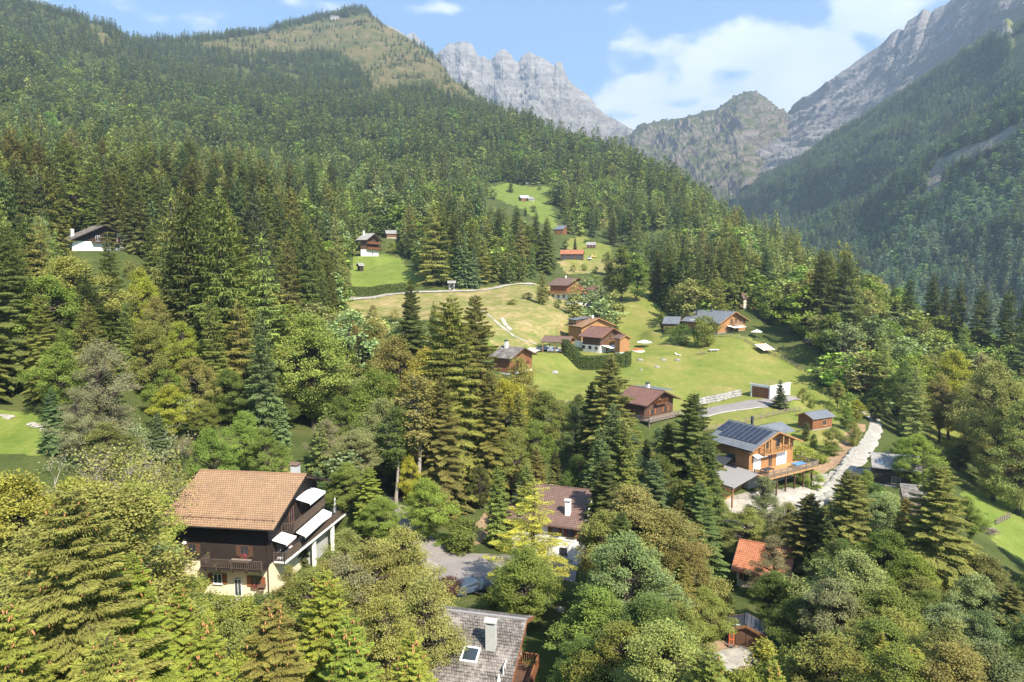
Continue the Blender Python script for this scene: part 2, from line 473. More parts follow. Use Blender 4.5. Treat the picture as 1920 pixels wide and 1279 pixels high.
def mat_rock(name, kind):
    m, b = newmat(name); pos = co_pos(b)
    geo = b.n('ShaderNodeNewGeometry')
    sep = b.n('ShaderNodeSeparateXYZ'); b.put(sep.inputs[0], geo.outputs['Normal'])
    nb_ = b.noise(.0045, 8, .6, pos); nm_ = b.noise(.016, 9, .68, pos, .6); nf_ = b.noise(.07, 6, .7, pos)
    if kind == 'peak':      # pale banded limestone
        band = b.noise(.02, 7, .65, b.mapping(pos, (.12, .12, 1.4), (.25, .35, 0)), .5)
        f = b.math('ADD', b.math('MULTIPLY', band, .55), b.math('MULTIPLY', nm_, .45))
        rock = b.ramp(f, [(.30, (.16, .145, .13)), (.44, (.29, .265, .235)), (.55, (.40, .365, .325)), (.66, (.54, .50, .45)), (.8, (.66, .62, .57))])
        veg = b.ramp(nf_, [(.3, (.12, .13, .07)), (.7, (.22, .21, .13))])
        vf = b.mr(b.math('ADD', b.math('MULTIPLY', sep.outputs[2], .7), b.math('MULTIPLY', nb_, .8)), .93, 1.06)
        vf = b.math('MULTIPLY', vf, .55)
        c = b.mix(vf, rock, veg)
    elif kind == 'hill':    # brown scree with alpine grass
        f = b.math('ADD', b.math('MULTIPLY', nf_, .5), b.math('MULTIPLY', nm_, .5))
        rock = b.ramp(f, [(.32, (.13, .105, .08)), (.5, (.26, .215, .17)), (.64, (.38, .33, .28)), (.8, (.55, .5, .44))])
        veg = b.ramp(nf_, [(.3, (.07, .085, .03)), (.55, (.115, .125, .045)), (.75, (.17, .155, .07))])
        vf = b.mr(b.math('ADD', b.math('MULTIPLY', sep.outputs[2], .55), b.math('MULTIPLY', nm_, .9)), .62, .82)
        c = b.mix(vf, rock, veg)
    else:                   # slab side: smooth grey limestone, streaked down the dip
        st = b.noise(.03, 8, .66, b.mapping(pos, (1.0, .35, .18), (.0, .0, .6)), .4)
        f = b.math('ADD', b.math('MULTIPLY', st, .6), b.math('MULTIPLY', nm_, .4))
        rock = b.ramp(f, [(.3, (.22, .20, .185)), (.5, (.33, .30, .275)), (.66, (.42, .385, .35)), (.8, (.53, .5, .46))])
        veg = b.ramp(nf_, [(.3, (.085, .10, .04)), (.7, (.16, .16, .075))])
        a = b.attr('veg').outputs['Fac']
        vf = b.mr(b.math('ADD', a, b.math('MULTIPLY', b.math('SUBTRACT', nm_, .5), 1.6)), .42, .6)
        c = b.mix(vf, rock, veg)
        sc = b.attr('scree').outputs['Fac']
        c = b.mix(b.mr(b.math('ADD', sc, b.math('MULTIPLY', b.math('SUBTRACT', nf_, .5), .8)), .4, .6), c, b.ramp(nf_, [(.3, (.26, .24, .20)), (.7, (.42, .39, .34))]))
    h = b.math('ADD', b.math('MULTIPLY', nm_, 1.0), b.math('MULTIPLY', nf_, .35))
    nr = b.bump(h, .9, 26.0)
    b.done(b.bsdf(c, .95, .1, nr)); return m
# ------------------------------------------------------------------ building kit
class MB:
    def __init__(s): s.v = []; s.f = []
    def add(s, vs, fs):
        o = len(s.v); s.v += [tuple(v) for v in vs]; s.f += [tuple(i + o for i in f) for f in fs]; return s
    def box(s, x0, x1, y0, y1, z0, z1):
        return s.add([(x0,y0,z0),(x1,y0,z0),(x1,y1,z0),(x0,y1,z0),(x0,y0,z1),(x1,y0,z1),(x1,y1,z1),(x0,y1,z1)],
                     [(0,3,2,1),(4,5,6,7),(0,1,5,4),(1,2,6,5),(2,3,7,6),(3,0,4,7)])
    def beam(s, a, b, w=.1, h=.1):
        a = Vector(a); b = Vector(b); d = (b - a).normalized()
        u = Vector((0, 0, 1)) if abs(d.z) < .95 else Vector((1, 0, 0))
        sd = d.cross(u).normalized() * w / 2; up = sd.cross(d).normalized() * h / 2
        p = [a - sd - up, a + sd - up, a + sd + up, a - sd + up, b - sd - up, b + sd - up, b + sd + up, b - sd + up]
        return s.add(p, [(0,1,2,3),(7,6,5,4),(0,4,5,1),(1,5,6,2),(2,6,7,3),(3,7,4,0)])
    def poly(s, pts, z0, z1):
        n = len(pts)
        s.add([(x, y, z0) for x, y in pts] + [(x, y, z1) for x, y in pts],
              [tuple(range(n))[::-1], tuple(range(n, 2 * n))] + [(i, (i + 1) % n, n + (i + 1) % n, n + i) for i in range(n)]); return s
    def prism_x(s, prof, x0, x1):
        """profile (y,z) extruded along x"""
        n = len(prof)
        return s.add([(x0, y, z) for y, z in prof] + [(x1, y, z) for y, z in prof],
              [tuple(range(n)), tuple(range(n, 2 * n))[::-1]] + [(i, n + i, n + (i + 1) % n, (i + 1) % n) for i in range(n)])
    def cyl(s, x, y, z0, z1, r, n=10, r2=None):
        r2 = r if r2 is None else r2
        v = [(x + r * math.cos(6.2832 * i / n), y + r * math.sin(6.2832 * i / n), z0) for i in range(n)] + [(x + r2 * math.cos(6.2832 * i / n), y + r2 * math.sin(6.2832 * i / n), z1) for i in range(n)]
        return s.add(v, [tuple(range(n))[::-1], tuple(range(n, 2 * n))] + [(i, (i + 1) % n, n + (i + 1) % n, n + i) for i in range(n)])
    def build(s, name, mat, parent=None, label=None, smooth=False):
        me = bpy.data.meshes.new(name); me.from_pydata(s.v, [], s.f); me.materials.append(mat)
        if smooth: me.polygons.foreach_set('use_smooth', [True] * len(me.polygons))
        me.update()
        o = link(name, me, parent)
        if label: o['label'] = label
        return o

def mat_roof(name, c1, c2, cm, row=.33, wid=.24, rough=.75, var=.25, patch=None, spec=.3):
    m, b = newmat(name); co = co_obj(b)
    br = b.n('ShaderNodeTexBrick'); b.put(br.inputs['Vector'], co)
    for k, v in (('Color1', (*c1, 1)), ('Color2', (*c2, 1)), ('Mortar', (*cm, 1)), ('Scale', 1.0), ('Mortar Size', .028), ('Mortar Smooth', .3), ('Bias', 0.0), ('Brick Width', wid), ('Row Height', row)): br.inputs[k].default_value = v
    br.offset = .5
    n1 = b.noise(.55, 5, .65, co); n2 = b.noise(3.5, 4, .6, co)
    g = b.mr(b.math('ADD', b.math('MULTIPLY', n1, .6), b.math('MULTIPLY', n2, .4)), .3, .7, 1 - var, 1 + var)
    sy_ = b.n('ShaderNodeSeparateXYZ'); b.put(sy_.inputs[0], co)
    fr_ = b.math('FRACT', b.math('DIVIDE', sy_.outputs[1], row))
    lap = b.math('LESS_THAN', fr_, .16)
    c = b.mix(1.0, b.mix(b.math('MULTIPLY', lap, .62), br.outputs['Color'], cm), b.n('ShaderNodeCombineXYZ', ins={0: g, 1: g, 2: g}).outputs[0], 'MULTIPLY')
    if patch: c = b.mix(b.math('MULTIPLY', b.mr(b.math('ADD', b.math('MULTIPLY', n1, .55), b.math('MULTIPLY', n2, .45)), .46, .62), .75), c, patch)
    wv = b.n('ShaderNodeTexWave', wave_type='BANDS', bands_direction='Y', wave_profile='SAW'); b.put(wv.inputs['Vector'], co); wv.inputs['Scale'].default_value = .31416 / row; wv.inputs['Distortion'].default_value = 0
    h = b.math('ADD', b.math('MULTIPLY', br.outputs['Fac'], -.5), b.math('MULTIPLY', wv.outputs['Fac'], .5))
    b.done(b.bsdf(c, rough, spec, b.bump(h, .8, .06))); return m
def mat_wood(name, lo, hi, plank=.17, vertical=False, rough=.75):
    m, b = newmat(name); co = co_obj(b)
    gr = b.noise(2.2, 5, .65, b.mapping(co, (.5, .5, 6) if not vertical else (6, 6, .5)))
    big = b.noise(.5, 4, .6, co)
    f = b.math('ADD', b.math('MULTIPLY', gr, .6), b.math('MULTIPLY', big, .4))
    c = b.ramp(f, [(.3, lo), (.7, hi)])
    sx = b.n('ShaderNodeSeparateXYZ'); b.put(sx.inputs[0], co)
    if vertical: q = b.math('ADD', sx.outputs[0], sx.outputs[1])
    else: q = sx.outputs[2]
    fr = b.math('FRACT', b.math('DIVIDE', q, plank))
    gap = b.math('LESS_THAN', fr, .10)
    c = b.mix(b.math('MULTIPLY', gap, .6), c, tuple(x * .3 for x in lo))
    b.done(b.bsdf(c, rough, .25, b.bump(b.math('ADD', b.math('MULTIPLY', gap, -1.0), b.math('MULTIPLY', gr, .3)), .6, .03))); return m
def mat_stone(name, lo, hi, sc=1.2):
    m, b = newmat(name); co = co_obj(b)
    v = b.n('ShaderNodeTexVoronoi', feature='F1'); b.put(v.inputs['Vector'], co); v.inputs['Scale'].default_value = sc
    n2 = b.noise(4, 4, .6, co)
    s_ = b.n('ShaderNodeSeparateXYZ'); b.put(s_.inputs[0], v.outputs['Color'])
    c = b.ramp(b.math('ADD', b.math('MULTIPLY', s_.outputs[0], .7), b.math('MULTIPLY', n2, .3)), [(.2, lo), (.8, hi)])
    c = b.mix(b.mr(v.outputs['Distance'], .38, .6), c, tuple(x * .35 for x in lo))
    b.done(b.bsdf(c, .95, .1, b.bump(b.math('SUBTRACT', 1.0, v.outputs['Distance']), .8, .15))); return m
M = {}
M['tile_terracotta'] = mat_roof('tile_terracotta', (.37, .23, .125), (.31, .19, .105), (.11, .065, .045), .34, .3)
M['tile_brown'] = mat_roof('tile_brown', (.22, .135, .105), (.175, .105, .082), (.06, .04, .035), .34, .3)
M['tile_rust'] = mat_roof('tile_rust', (.25, .13, .10), (.20, .10, .075), (.06, .035, .03), .3, .25)
M['tile_orange'] = mat_roof('tile_orange', (.48, .19, .09), (.36, .135, .065), (.20, .07, .04), .36, .3)
M['shingle_grey'] = mat_roof('shingle_grey', (.20, .175, .155), (.13, .115, .105), (.06, .055, .05), .26, .2, .95, .3, (.36, .32, .29, 1), .1)
M['slate_grey'] = mat_roof('slate_grey', (.20, .215, .235), (.165, .18, .20), (.06, .065, .07), .4, .3, .5)
M['slate_dark'] = mat_roof('slate_dark', (.065, .07, .08), (.05, .055, .065), (.02, .02, .025), .4, .4, .5)
M['slate_light'] = mat_roof('slate_light', (.36, .34, .31), (.30, .28, .26), (.14, .13, .12), .4, .35, .8)
M['felt_grey'] = mat_simple('felt_grey', (.27, .255, .25), .9, .2, var=.12)
M['wood_dark'] = mat_wood('wood_dark', (.022, .016, .013), (.055, .04, .032))
M['wood_brown'] = mat_wood('wood_brown', (.07, .035, .022), (.15, .08, .05))
M['wood_rail'] = mat_wood('wood_rail', (.075, .055, .042), (.14, .105, .08), .3)
M['wood_red'] = mat_wood('wood_red', (.17, .065, .03), (.30, .13, .06))
M['wood_orange'] = mat_wood('wood_orange', (.26, .125, .05), (.46, .24, .10), .3)
M['wood_gold'] = mat_wood('wood_gold', (.34, .18, .07), (.56, .33, .15), .2, True)
M['wood_shed'] = mat_wood('wood_shed', (.15, .075, .04), (.26, .135, .07), .14, True)
M['wood_grey'] = mat_wood('wood_grey', (.16, .125, .10), (.30, .24, .19), .16)
M['plaster'] = mat_simple('plaster', (.80, .77, .70), .9, .2, var=.06, vscale=.8)
M['plaster_cream'] = mat_simple('plaster_cream', (.72, .62, .45), .9, .2, var=.08, vscale=.8)
M['plaster_grey'] = mat_simple('plaster_grey', (.42, .42, .40), .9, .2, var=.1)
M['concrete'] = mat_simple('concrete', (.38, .36, .33), .9, .2, var=.15, vscale=.7)
M['canvas'] = mat_simple('canvas', (.82, .81, .78), .85, .2, var=.03)
M['white'] = mat_simple('white_paint', (.80, .80, .78), .5, .4, var=.03)
M['metal'] = mat_simple('metal', (.30, .30, .31), .4, .5, metal=.7)
M['metal_dark'] = mat_simple('metal_dark', (.05, .05, .055), .5, .5)
M['glass'] = mat_simple('glass', (.03, .04, .05), .08, .9, var=.2)
M['shutter'] = mat_wood('shutter', (.20, .07, .03), (.30, .12, .05), .12)
M['stone'] = mat_stone('stone', (.34, .32, .29), (.66, .63, .58), 1.1)
M['stone_pale'] = mat_stone('stone_pale', (.5, .47, .43), (.80, .77, .72), .8)
M['asphalt'] = mat_simple('asphalt', (.24, .215, .20), .95, .1, var=.18, vscale=.5)
M['paving'] = mat_simple('paving', (.37, .345, .30), .9, .15, var=.2, vscale=.6)
M['gravel'] = mat_simple('gravel', (.36, .33, .285), .95, .1, var=.35, vscale=.9, bump=.5)
M['gravel_path'] = mat_simple('gravel_path', (.36, .33, .28), .95, .1, var=.2, vscale=.7)
M['flower'] = mat_simple('flower', (.60, .04, .10), .6, .2, var=.4, vscale=9)
M['leafy'] = mat_simple('potted_leaf', (.05, .10, .025), .7, .2, var=.4, vscale=9)
M['red'] = mat_simple('red_paint', (.65, .12, .04), .5, .4)
M['blue'] = mat_simple('blue_plastic', (.10, .25, .50), .5, .4)
M['solar'] = None
def mat_solar():
    m, b = newmat('solar_cells'); co = co_obj(b)
    n = b.noise(1.5, 2, .5, co)
    b.done(b.bsdf(b.ramp(n, [(.3, (.016, .020, .034)), (.7, (.028, .034, .052))]), .25, .5)); return m
M['solar'] = mat_solar()

def slope_s(py):
    v = ((Hh / 2) - py) / F
    return (-SP + v * CP) / (CP + v * SP)

def fit_gable(A, B, C, E, DB, pitch0=22, wA=1.0):
    """roof seen in the photo: ridge ends A (left/far), B (right/near), eave corner C in front of B, eave corner E behind B"""
    Bp = P(B[0], B[1], DB)
    def pts(q):
        yaw, Ln, w, pt = q
        d = Vector((math.cos(yaw), math.sin(yaw), 0)); f = Vector((math.sin(yaw), -math.cos(yaw), 0))
        a = Bp - d * Ln; c = Bp + f * w - Vector((0, 0, w * math.tan(pt))); e = Bp - f * w - Vector((0, 0, w * math.tan(pt)))
        return a, c, e
    def res(q):
        a, c, e = pts(q); r = []
        pa = proj(*a); pc = proj(*c); r += [(pa[0] - A[0]) * wA, (pa[1] - A[1]) * wA, pc[0] - C[0], pc[1] - C[1]]
        if E:
            pe = proj(*e); r += [(pe[0] - E[0]) * .7, (pe[1] - E[1]) * .7]
        r.append((q[3] - math.radians(pitch0)) * 60)
        return np.array(r)
    best = None
    for y0 in (-1.2, -.8, -.4, 0, .3):
        q = np.array([y0, 9., 5., math.radians(pitch0)]); lam = 1.
        r = res(q); c0 = r @ r
        for _ in range(60):
            J = np.stack([(res(q + np.eye(4)[i] * 1e-4) - r) / 1e-4 for i in range(4)], 1)
            st = np.linalg.solve(J.T @ J + lam * np.eye(4), -J.T @ r); q2 = q + st
            if q2[1] > 1 and q2[2] > .8:
                r2 = res(q2)
                if r2 @ r2 < c0: q, r, c0, lam = q2, r2, r2 @ r2, lam * .5; continue
            lam *= 3
        if best is None or c0 < best[1]: best = (q, c0)
    q = best[0]
    print('fit', B, 'D', DB, 'yaw %.0f L %.1f w %.1f pitch %.0f err %.1f z %.1f' % (math.degrees(q[0]), q[1], q[2], math.degrees(q[3]), best[1] ** .5, Bp.z))
    return Bp, q

RIDGE = {'shingle_grey': 'felt_grey', 'tile_terracotta': 'ridge_terracotta'}
M['ridge_terracotta'] = mat_simple('ridge_terracotta', (.32, .18, .11), .8, .2)
class House:
    """gable house in its own frame: x along the ridge (+x = the gable seen at the right), -y the seen long side, z=0 the ground"""
    def __init__(s, name, label, fit, base_z=None, ovf=1.2, ovg=1.2, roof='tile_brown', wall='wood_brown', lower=None, split=0.0, back=None, cat='house', group=None, fascia='wood_brown', thick=.2, open_=False, pad=True, sink=2.5, extend=0.0):
        Bp, (yaw, Ln, w, pt) = fit
        Ln = Ln + extend
        s.yaw, s.L, s.w, s.pt = yaw, Ln, w, pt
        mid = Bp - Vector((math.cos(yaw), math.sin(yaw), 0)) * Ln / 2
        if base_z is None: base_z = min(Hz(mid.x, mid.y), mid.z - 3)
        s.base = base_z; s.hr = Bp.z - base_z
        s.o = Vector((mid.x, mid.y, base_z)); s.name = name
        s.root = empty(name, s.o, yaw, label, cat, group)
        s.wb = back or w
        tn = math.tan(pt); s.tn = tn
        s.he = s.hr - w * tn
        hx = Ln / 2; s.hx = hx; s.wx = hx - ovg; s.wy = w - ovf; s.wyb = s.wb - ovf
        if pad: PADS.append((mid.x, mid.y, base_z, max(hx, w) + .5, 5.0))
        t = thick / math.cos(pt)
        r = MB()
        r.prism_x([(-w, s.he), (0, s.hr), (0, s.hr - t), (-w, s.he - t)], -hx, hx)
        r.prism_x([(0, s.hr), (s.wb, s.hr - s.wb * tn), (s.wb, s.hr - s.wb * tn - t), (0, s.hr - t)], -hx, hx)
        s.roof = r.build('roof', M[roof], s.root)
        for sx in (-1, 1):
            x = sx * (hx + .025)
            for y1 in (-w, s.wb):
                MB().beam((x, 0, s.hr - t * .6), (x, y1, s.hr - abs(y1) * tn - t * .6), .05, t * 1.3).build('fascia', M[fascia], s.root)
        MB().beam((-hx, 0, s.hr + .02), (hx, 0, s.hr + .02), .26, .09).build('ridge_cap', M[RIDGE.get(roof, roof)], s.root)
        rt = lambda y: s.hr - abs(y) * tn - t - .01
        if not open_:
            pr = [(-s.wy, split), (s.wyb, split), (s.wyb, rt(s.wyb)), (0, rt(0)), (-s.wy, rt(s.wy))]
            MB().prism_x(pr, -s.wx, s.wx).build('wall', M[wall], s.root)
            if lower: MB().box(-s.wx + .06, s.wx - .06, -s.wy + .06, s.wyb - .06, -sink, split - .01).build('base_wall', M[lower], s.root)
            elif split > 0: pass
        for yy in ():
            pass
    def rt(s, y): return s.hr - abs(y) * s.tn
    def local(s, p):
        d = Vector(p) - s.o; c, q = math.cos(s.yaw), math.sin(s.yaw)
        return Vector((d.x * c + d.y * q, -d.x * q + d.y * c, d.z))
    def on_roof(s, px, py):
        """local point of the front slope seen at the photo pixel"""
        o = s.local((0, 0, 0)); e = s.local(P(px, py, 100.0)); d = e - o
        # plane z = hr + y*tn (front: y<0)
        t = (s.hr + o.y * s.tn - o.z) / (d.z - d.y * s.tn)
        return o + d * t
    def on_plane(s, px, py, axis, val):
        o = s.local((0, 0, 0)); d = s.local(P(px, py, 100.0)) - o
        return o + d * ((val - o[axis]) / d[axis])
    def chimney(s, x, y, w=.6, h=1.6, mat='plaster_grey', cap='slate_dark', d=None):
        z0 = s.rt(y) - .4; d = d or w
        c = MB().box(x - w / 2, x + w / 2, y - d / 2, y + d / 2, z0, z0 + h + .4).build('chimney', M[mat], s.root)
        m = MB()
        for sx in (-1, 1):
            for sy in (-1, 1): m.box(x + sx * w * .4 - .05, x + sx * w * .4 + .05, y + sy * d * .4 - .05, y + sy * d * .4 + .05, z0 + h + .4, z0 + h + .62)
        m.box(x - w * .65, x + w * .65, y - d * .65, y + d * .65, z0 + h + .62, z0 + h + .70)
        m.prism_x([(y - d * .65, z0 + h + .702), (y + d * .65, z0 + h + .702), (y, z0 + h + .9)], x - w * .65, x + w * .65)
        m.build('chimney_cap', M[cap], c); return c
    def window(s, face, u, z, w=.9, h=1.1, shut=None, frame='wood_brown', off=0.0, flower=False, door=False):
        """face F/B long sides, R/L gables; u along the wall, z of the sill"""
        def T(a, dep, zz):
            if face == 'F': return (u + a, -s.wy - off - dep, zz)
            if face == 'B': return (u + a, s.wyb + off + dep, zz)
            if face == 'R': return (s.wx + off + dep, u + a, zz)
            return (-s.wx - off - dep, u + a, zz)
        def bx(m, a0, a1, d0, d1, z0, z1):
            p, q = T(a0, d0, z0), T(a1, d1, z1)
            m.box(min(p[0], q[0]), max(p[0], q[0]), min(p[1], q[1]), max(p[1], q[1]), z0, z1)
        fr = MB(); t = .07
        bx(fr, -w/2, w/2, 0, .07, z, z + t); bx(fr, -w/2, w/2, 0, .07, z + h - t, z + h)
        bx(fr, -w/2, -w/2 + t, 0, .068, z + t, z + h - t); bx(fr, w/2 - t, w/2, 0, .068, z + t, z + h - t)
        bx(fr, -t * .4, t * .4, 0, .066, z + t, z + h - t)
        if not door: bx(fr, -w/2 - .08, w/2 + .08, 0, .16, z - .07, z - .003)
        o = fr.build('door' if door else 'window', M[frame], s.root)
        pn = MB(); bx(pn, -w/2 + t, w/2 - t, .005, .03, z + t, z + h - t); pn.build('pane', M['glass'], o)
        if shut:
            for sg in (-1, 1):
                sh = MB(); c0 = sg * (w/2 + .04); c1 = sg * (w/2 + .04 + w * .5)
                bx(sh, min(c0, c1), max(c0, c1), .02, .07, z, z + h); sh.build('shutter', M[shut], o)
        if flower:
            r = random.Random(int(u * 10 + z * 7)); bxm = MB(); bx(bxm, -w/2, w/2, .10, .30, z - .12, z + .08); fb = bxm.build('flower_box', M['wood_brown'], o)
            for mt, nn, nm in (('leafy', 70, 'box_leaves'), ('flower', 60, 'box_flowers')):
                fm = MB()
                for _ in range(nn):
                    a, dd, zz = r.uniform(-w/2, w/2), r.uniform(.08, .38), z + r.uniform(-.12, .38); p = Vector(T(a, dd, zz)); e = .06
                    fm.add([p + Vector([r.uniform(-e, e) for _ in range(3)]) for _ in range(4)], [(0, 1, 2, 3)])
                tag(fm.build(nm, M[mt], fb), kind='stuff')
        return o
    def railing(s, pts, z, h=1.0, mat='wood_brown', name='railing', parent=None, style='board', gap=.16):
        m = MB()
        for a, b in zip(pts[:-1], pts[1:]):
            a = Vector((*a, z)); b = Vector((*b, z)); L_ = (b - a).length; up = Vector((0, 0, 1))
            m.beam(a + up * h, b + up * h, .10, .07); m.beam(a + up * .12, b + up * .12, .07, .07)
            n = max(1, int(L_ / 1.5))
            for i in range(n + 1): p = a.lerp(b, i / n); m.beam(p - up * .15, p + up * (h + .04), .11, .11)
            if style == 'board':
                k = max(1, int(L_ / gap))
                for i in range(k):
                    p = a.lerp(b, (i + .5) / k); q = a.lerp(b, (i + .5) / k)
                    m.beam(p + up * .1, q + up * (h - .02), .02 if abs(b.x - a.x) < abs(b.y - a.y) else gap * .84, gap * .84 if abs(b.x - a.x) < abs(b.y - a.y) else .02)
            elif style == 'slat':
                k = max(1, int(L_ / gap))
                for i in range(k):
                    p = a.lerp(b, (i + .5) / k); m.beam(p + up * .1, p + up * h, .035, .035)
            else:
                for q in (.38, .62, .84): m.beam(a + up * h * q, b + up * h * q, .05, .10)
        return m.build(name, M[mat], parent or s.root)
# ------------------------------------------------------------------ the ground sheet
def build_ground():
    # fan-shaped grid: fine near, coarse far
    NA, NL = 620, 640
    a = np.linspace(-1.35, 1.35, NA)
    y = np.concatenate([np.linspace(-60, 24, 12)[:-1], np.exp(np.linspace(math.log(24), math.log(3100), NL))])
    A, Y = np.meshgrid(a, y)
    YW = np.maximum(Y, 24)
    X = A * (YW + 20 * (Y < 24))
    x = X.ravel(); yy = Y.ravel()
    z = H(x, np.maximum(yy, 24))
    cov = cover_at(x, np.maximum(yy, 24), z)
    v = np.stack([x, yy, z], -1)
    ny, nx = Y.shape
    idx = np.arange(ny * nx).reshape(ny, nx)
    f = np.stack([idx[:-1, :-1], idx[:-1, 1:], idx[1:, 1:], idx[1:, :-1]], -1).reshape(-1, 4)
    me = mesh_np('ground', v, f, [mat_ground()], smooth=True)
    for k, m in cov.items():
        at = me.attributes.new('c_' + k, 'FLOAT', 'POINT'); at.data.foreach_set('value', m.astype(np.float32))
    o = link('ground', me); tag(o, kind='structure'); return o

def loft(name, rows, mat, nu=400, nv=120, noise=None, attrs=None, kind='structure', pxr=None):
    """rows: far to near list of polylines [(px,py,D)...]; surface between them"""
    lo = min(r[0][0] for r in rows); hi = max(r[-1][0] for r in rows)
    u = np.linspace(0, 1, nu)
    R = []
    for r in rows:
        r = np.array(r, float)
        px = r[0, 0] + (r[-1, 0] - r[0, 0]) * u
        R.append(Pa(px, np.interp(px, r[:, 0], r[:, 1]), np.interp(px, r[:, 0], r[:, 2])))
    R = np.stack(R)                                     # rows, nu, 3
    t = np.linspace(0, len(rows) - 1, nv)
    i = np.minimum(t.astype(int), len(rows) - 2); f = (t - i)[:, None, None]
    V = R[i] * (1 - f) + R[i + 1] * f                    # nv, nu, 3
    U = np.broadcast_to(u[None], (nv, nu)); T = np.broadcast_to((t / (len(rows) - 1))[:, None], (nv, nu))
    if noise is not None:
        du = np.gradient(V, axis=1); dv = np.gradient(V, axis=0)
        n = np.cross(du, dv); n /= np.linalg.norm(n, axis=-1, keepdims=True) + 1e-9
        n[n[..., 2] < 0] *= -1
        V = V + n * noise(V, U, T)[..., None]
    v = V.reshape(-1, 3)
    idx = np.arange(nv * nu).reshape(nv, nu)
    fc = np.stack([idx[:-1, :-1], idx[1:, :-1], idx[1:, 1:], idx[:-1, 1:]], -1).reshape(-1, 4)
    me = mesh_np(name, v, fc, [mat], smooth=True)
    if attrs:
        for k, fn in attrs.items():
            at = me.attributes.new(k, 'FLOAT', 'POINT'); at.data.foreach_set('value', fn(V, U, T).astype(np.float32).ravel())
    o = link(name, me); tag(o, kind=kind)
    o['_'] = 0; del o['_']
    return o, V

def off(row, dy, dD): return [(a, b + dy, c + dD) for a, b, c in row]

PEAK = [(600,60,5200),(690,40,5200),(722,46,5100),(735,50,5100),(748,56,5050),(760,66,5000),(775,60,5000),(786,72,5000),(800,88,4950),(812,104,4900),(822,98,4900),(832,90,4880),(842,80,4880),(852,82,4880),(862,77,4850),(875,78,4850),(886,84,4850),(893,98,4850),(899,108,4850),(906,104,4850),(914,112,4850),(922,112,4850),(928,103,4820),(936,95,4820),(944,91,4820),(953,97,4820),(960,104,4820),(966,116,4820),(972,116,4820),(978,106,4800),(988,99,4800),(995,97,4800),(1003,103,4800),(1013,106,4780),(1025,113,4780),(1035,120,4760),(1040,124,4760),(1043,116,4760),(1052,116,4760),(1056,124,4760),(1060,140,4740),(1072,156,4720),(1085,166,4700),(1100,176,4680),(1110,186,4660),(1118,198,4640),(1130,210,4600),(1145,220,4580),(1160,228,4540),(1180,240,4500),(1195,246,4480),(1240,275,4400)]
HILL = [(1060,330,3700),(1095,300,3700),(1115,285,3650),(1130,276,3650),(1150,267,3600),(1170,258,3600),(1190,250,3560),(1205,238,3560),(1218,234,3540),(1235,233,3520),(1250,232,3500),(1270,225,3500),(1300,217,3480),(1325,210,3460),(1345,208,3460),(1362,199,3440),(1378,190,3440),(1392,182,3420),(1405,179,3420),(1420,181,3400),(1430,188,3400),(1438,196,3400),(1442,205,3400),(1452,211,3380),(1465,218,3360),(1480,222,3340),(1510,226,3300)]
SLAB = [(1380,250,3700),(1440,236,3640),(1475,221,3600),(1495,208,3560),(1512,190,3520),(1525,176,3480),(1540,166,3440),(1560,158,3400),(1575,146,3360),(1590,131,3300),(1605,117,3250),(1620,106,3200),(1635,96,3150),(1650,86,3100),(1660,76,3060),(1672,62,3000),(1684,54,2960),(1692,55,2940),(1696,60,2920),(1701,56,2900),(1702,40,2890),(1712,34,2860),(1722,28,2830),(1732,17,2790),(1740,20,2770),(1746,26,2750),(1754,17,2720),(1764,12,2690),(1775,8,2650),(1790,-6,2600),(1850,-60,2420),(1920,-120,2240),(2020,-200,2050),(2200,-360,1800)]

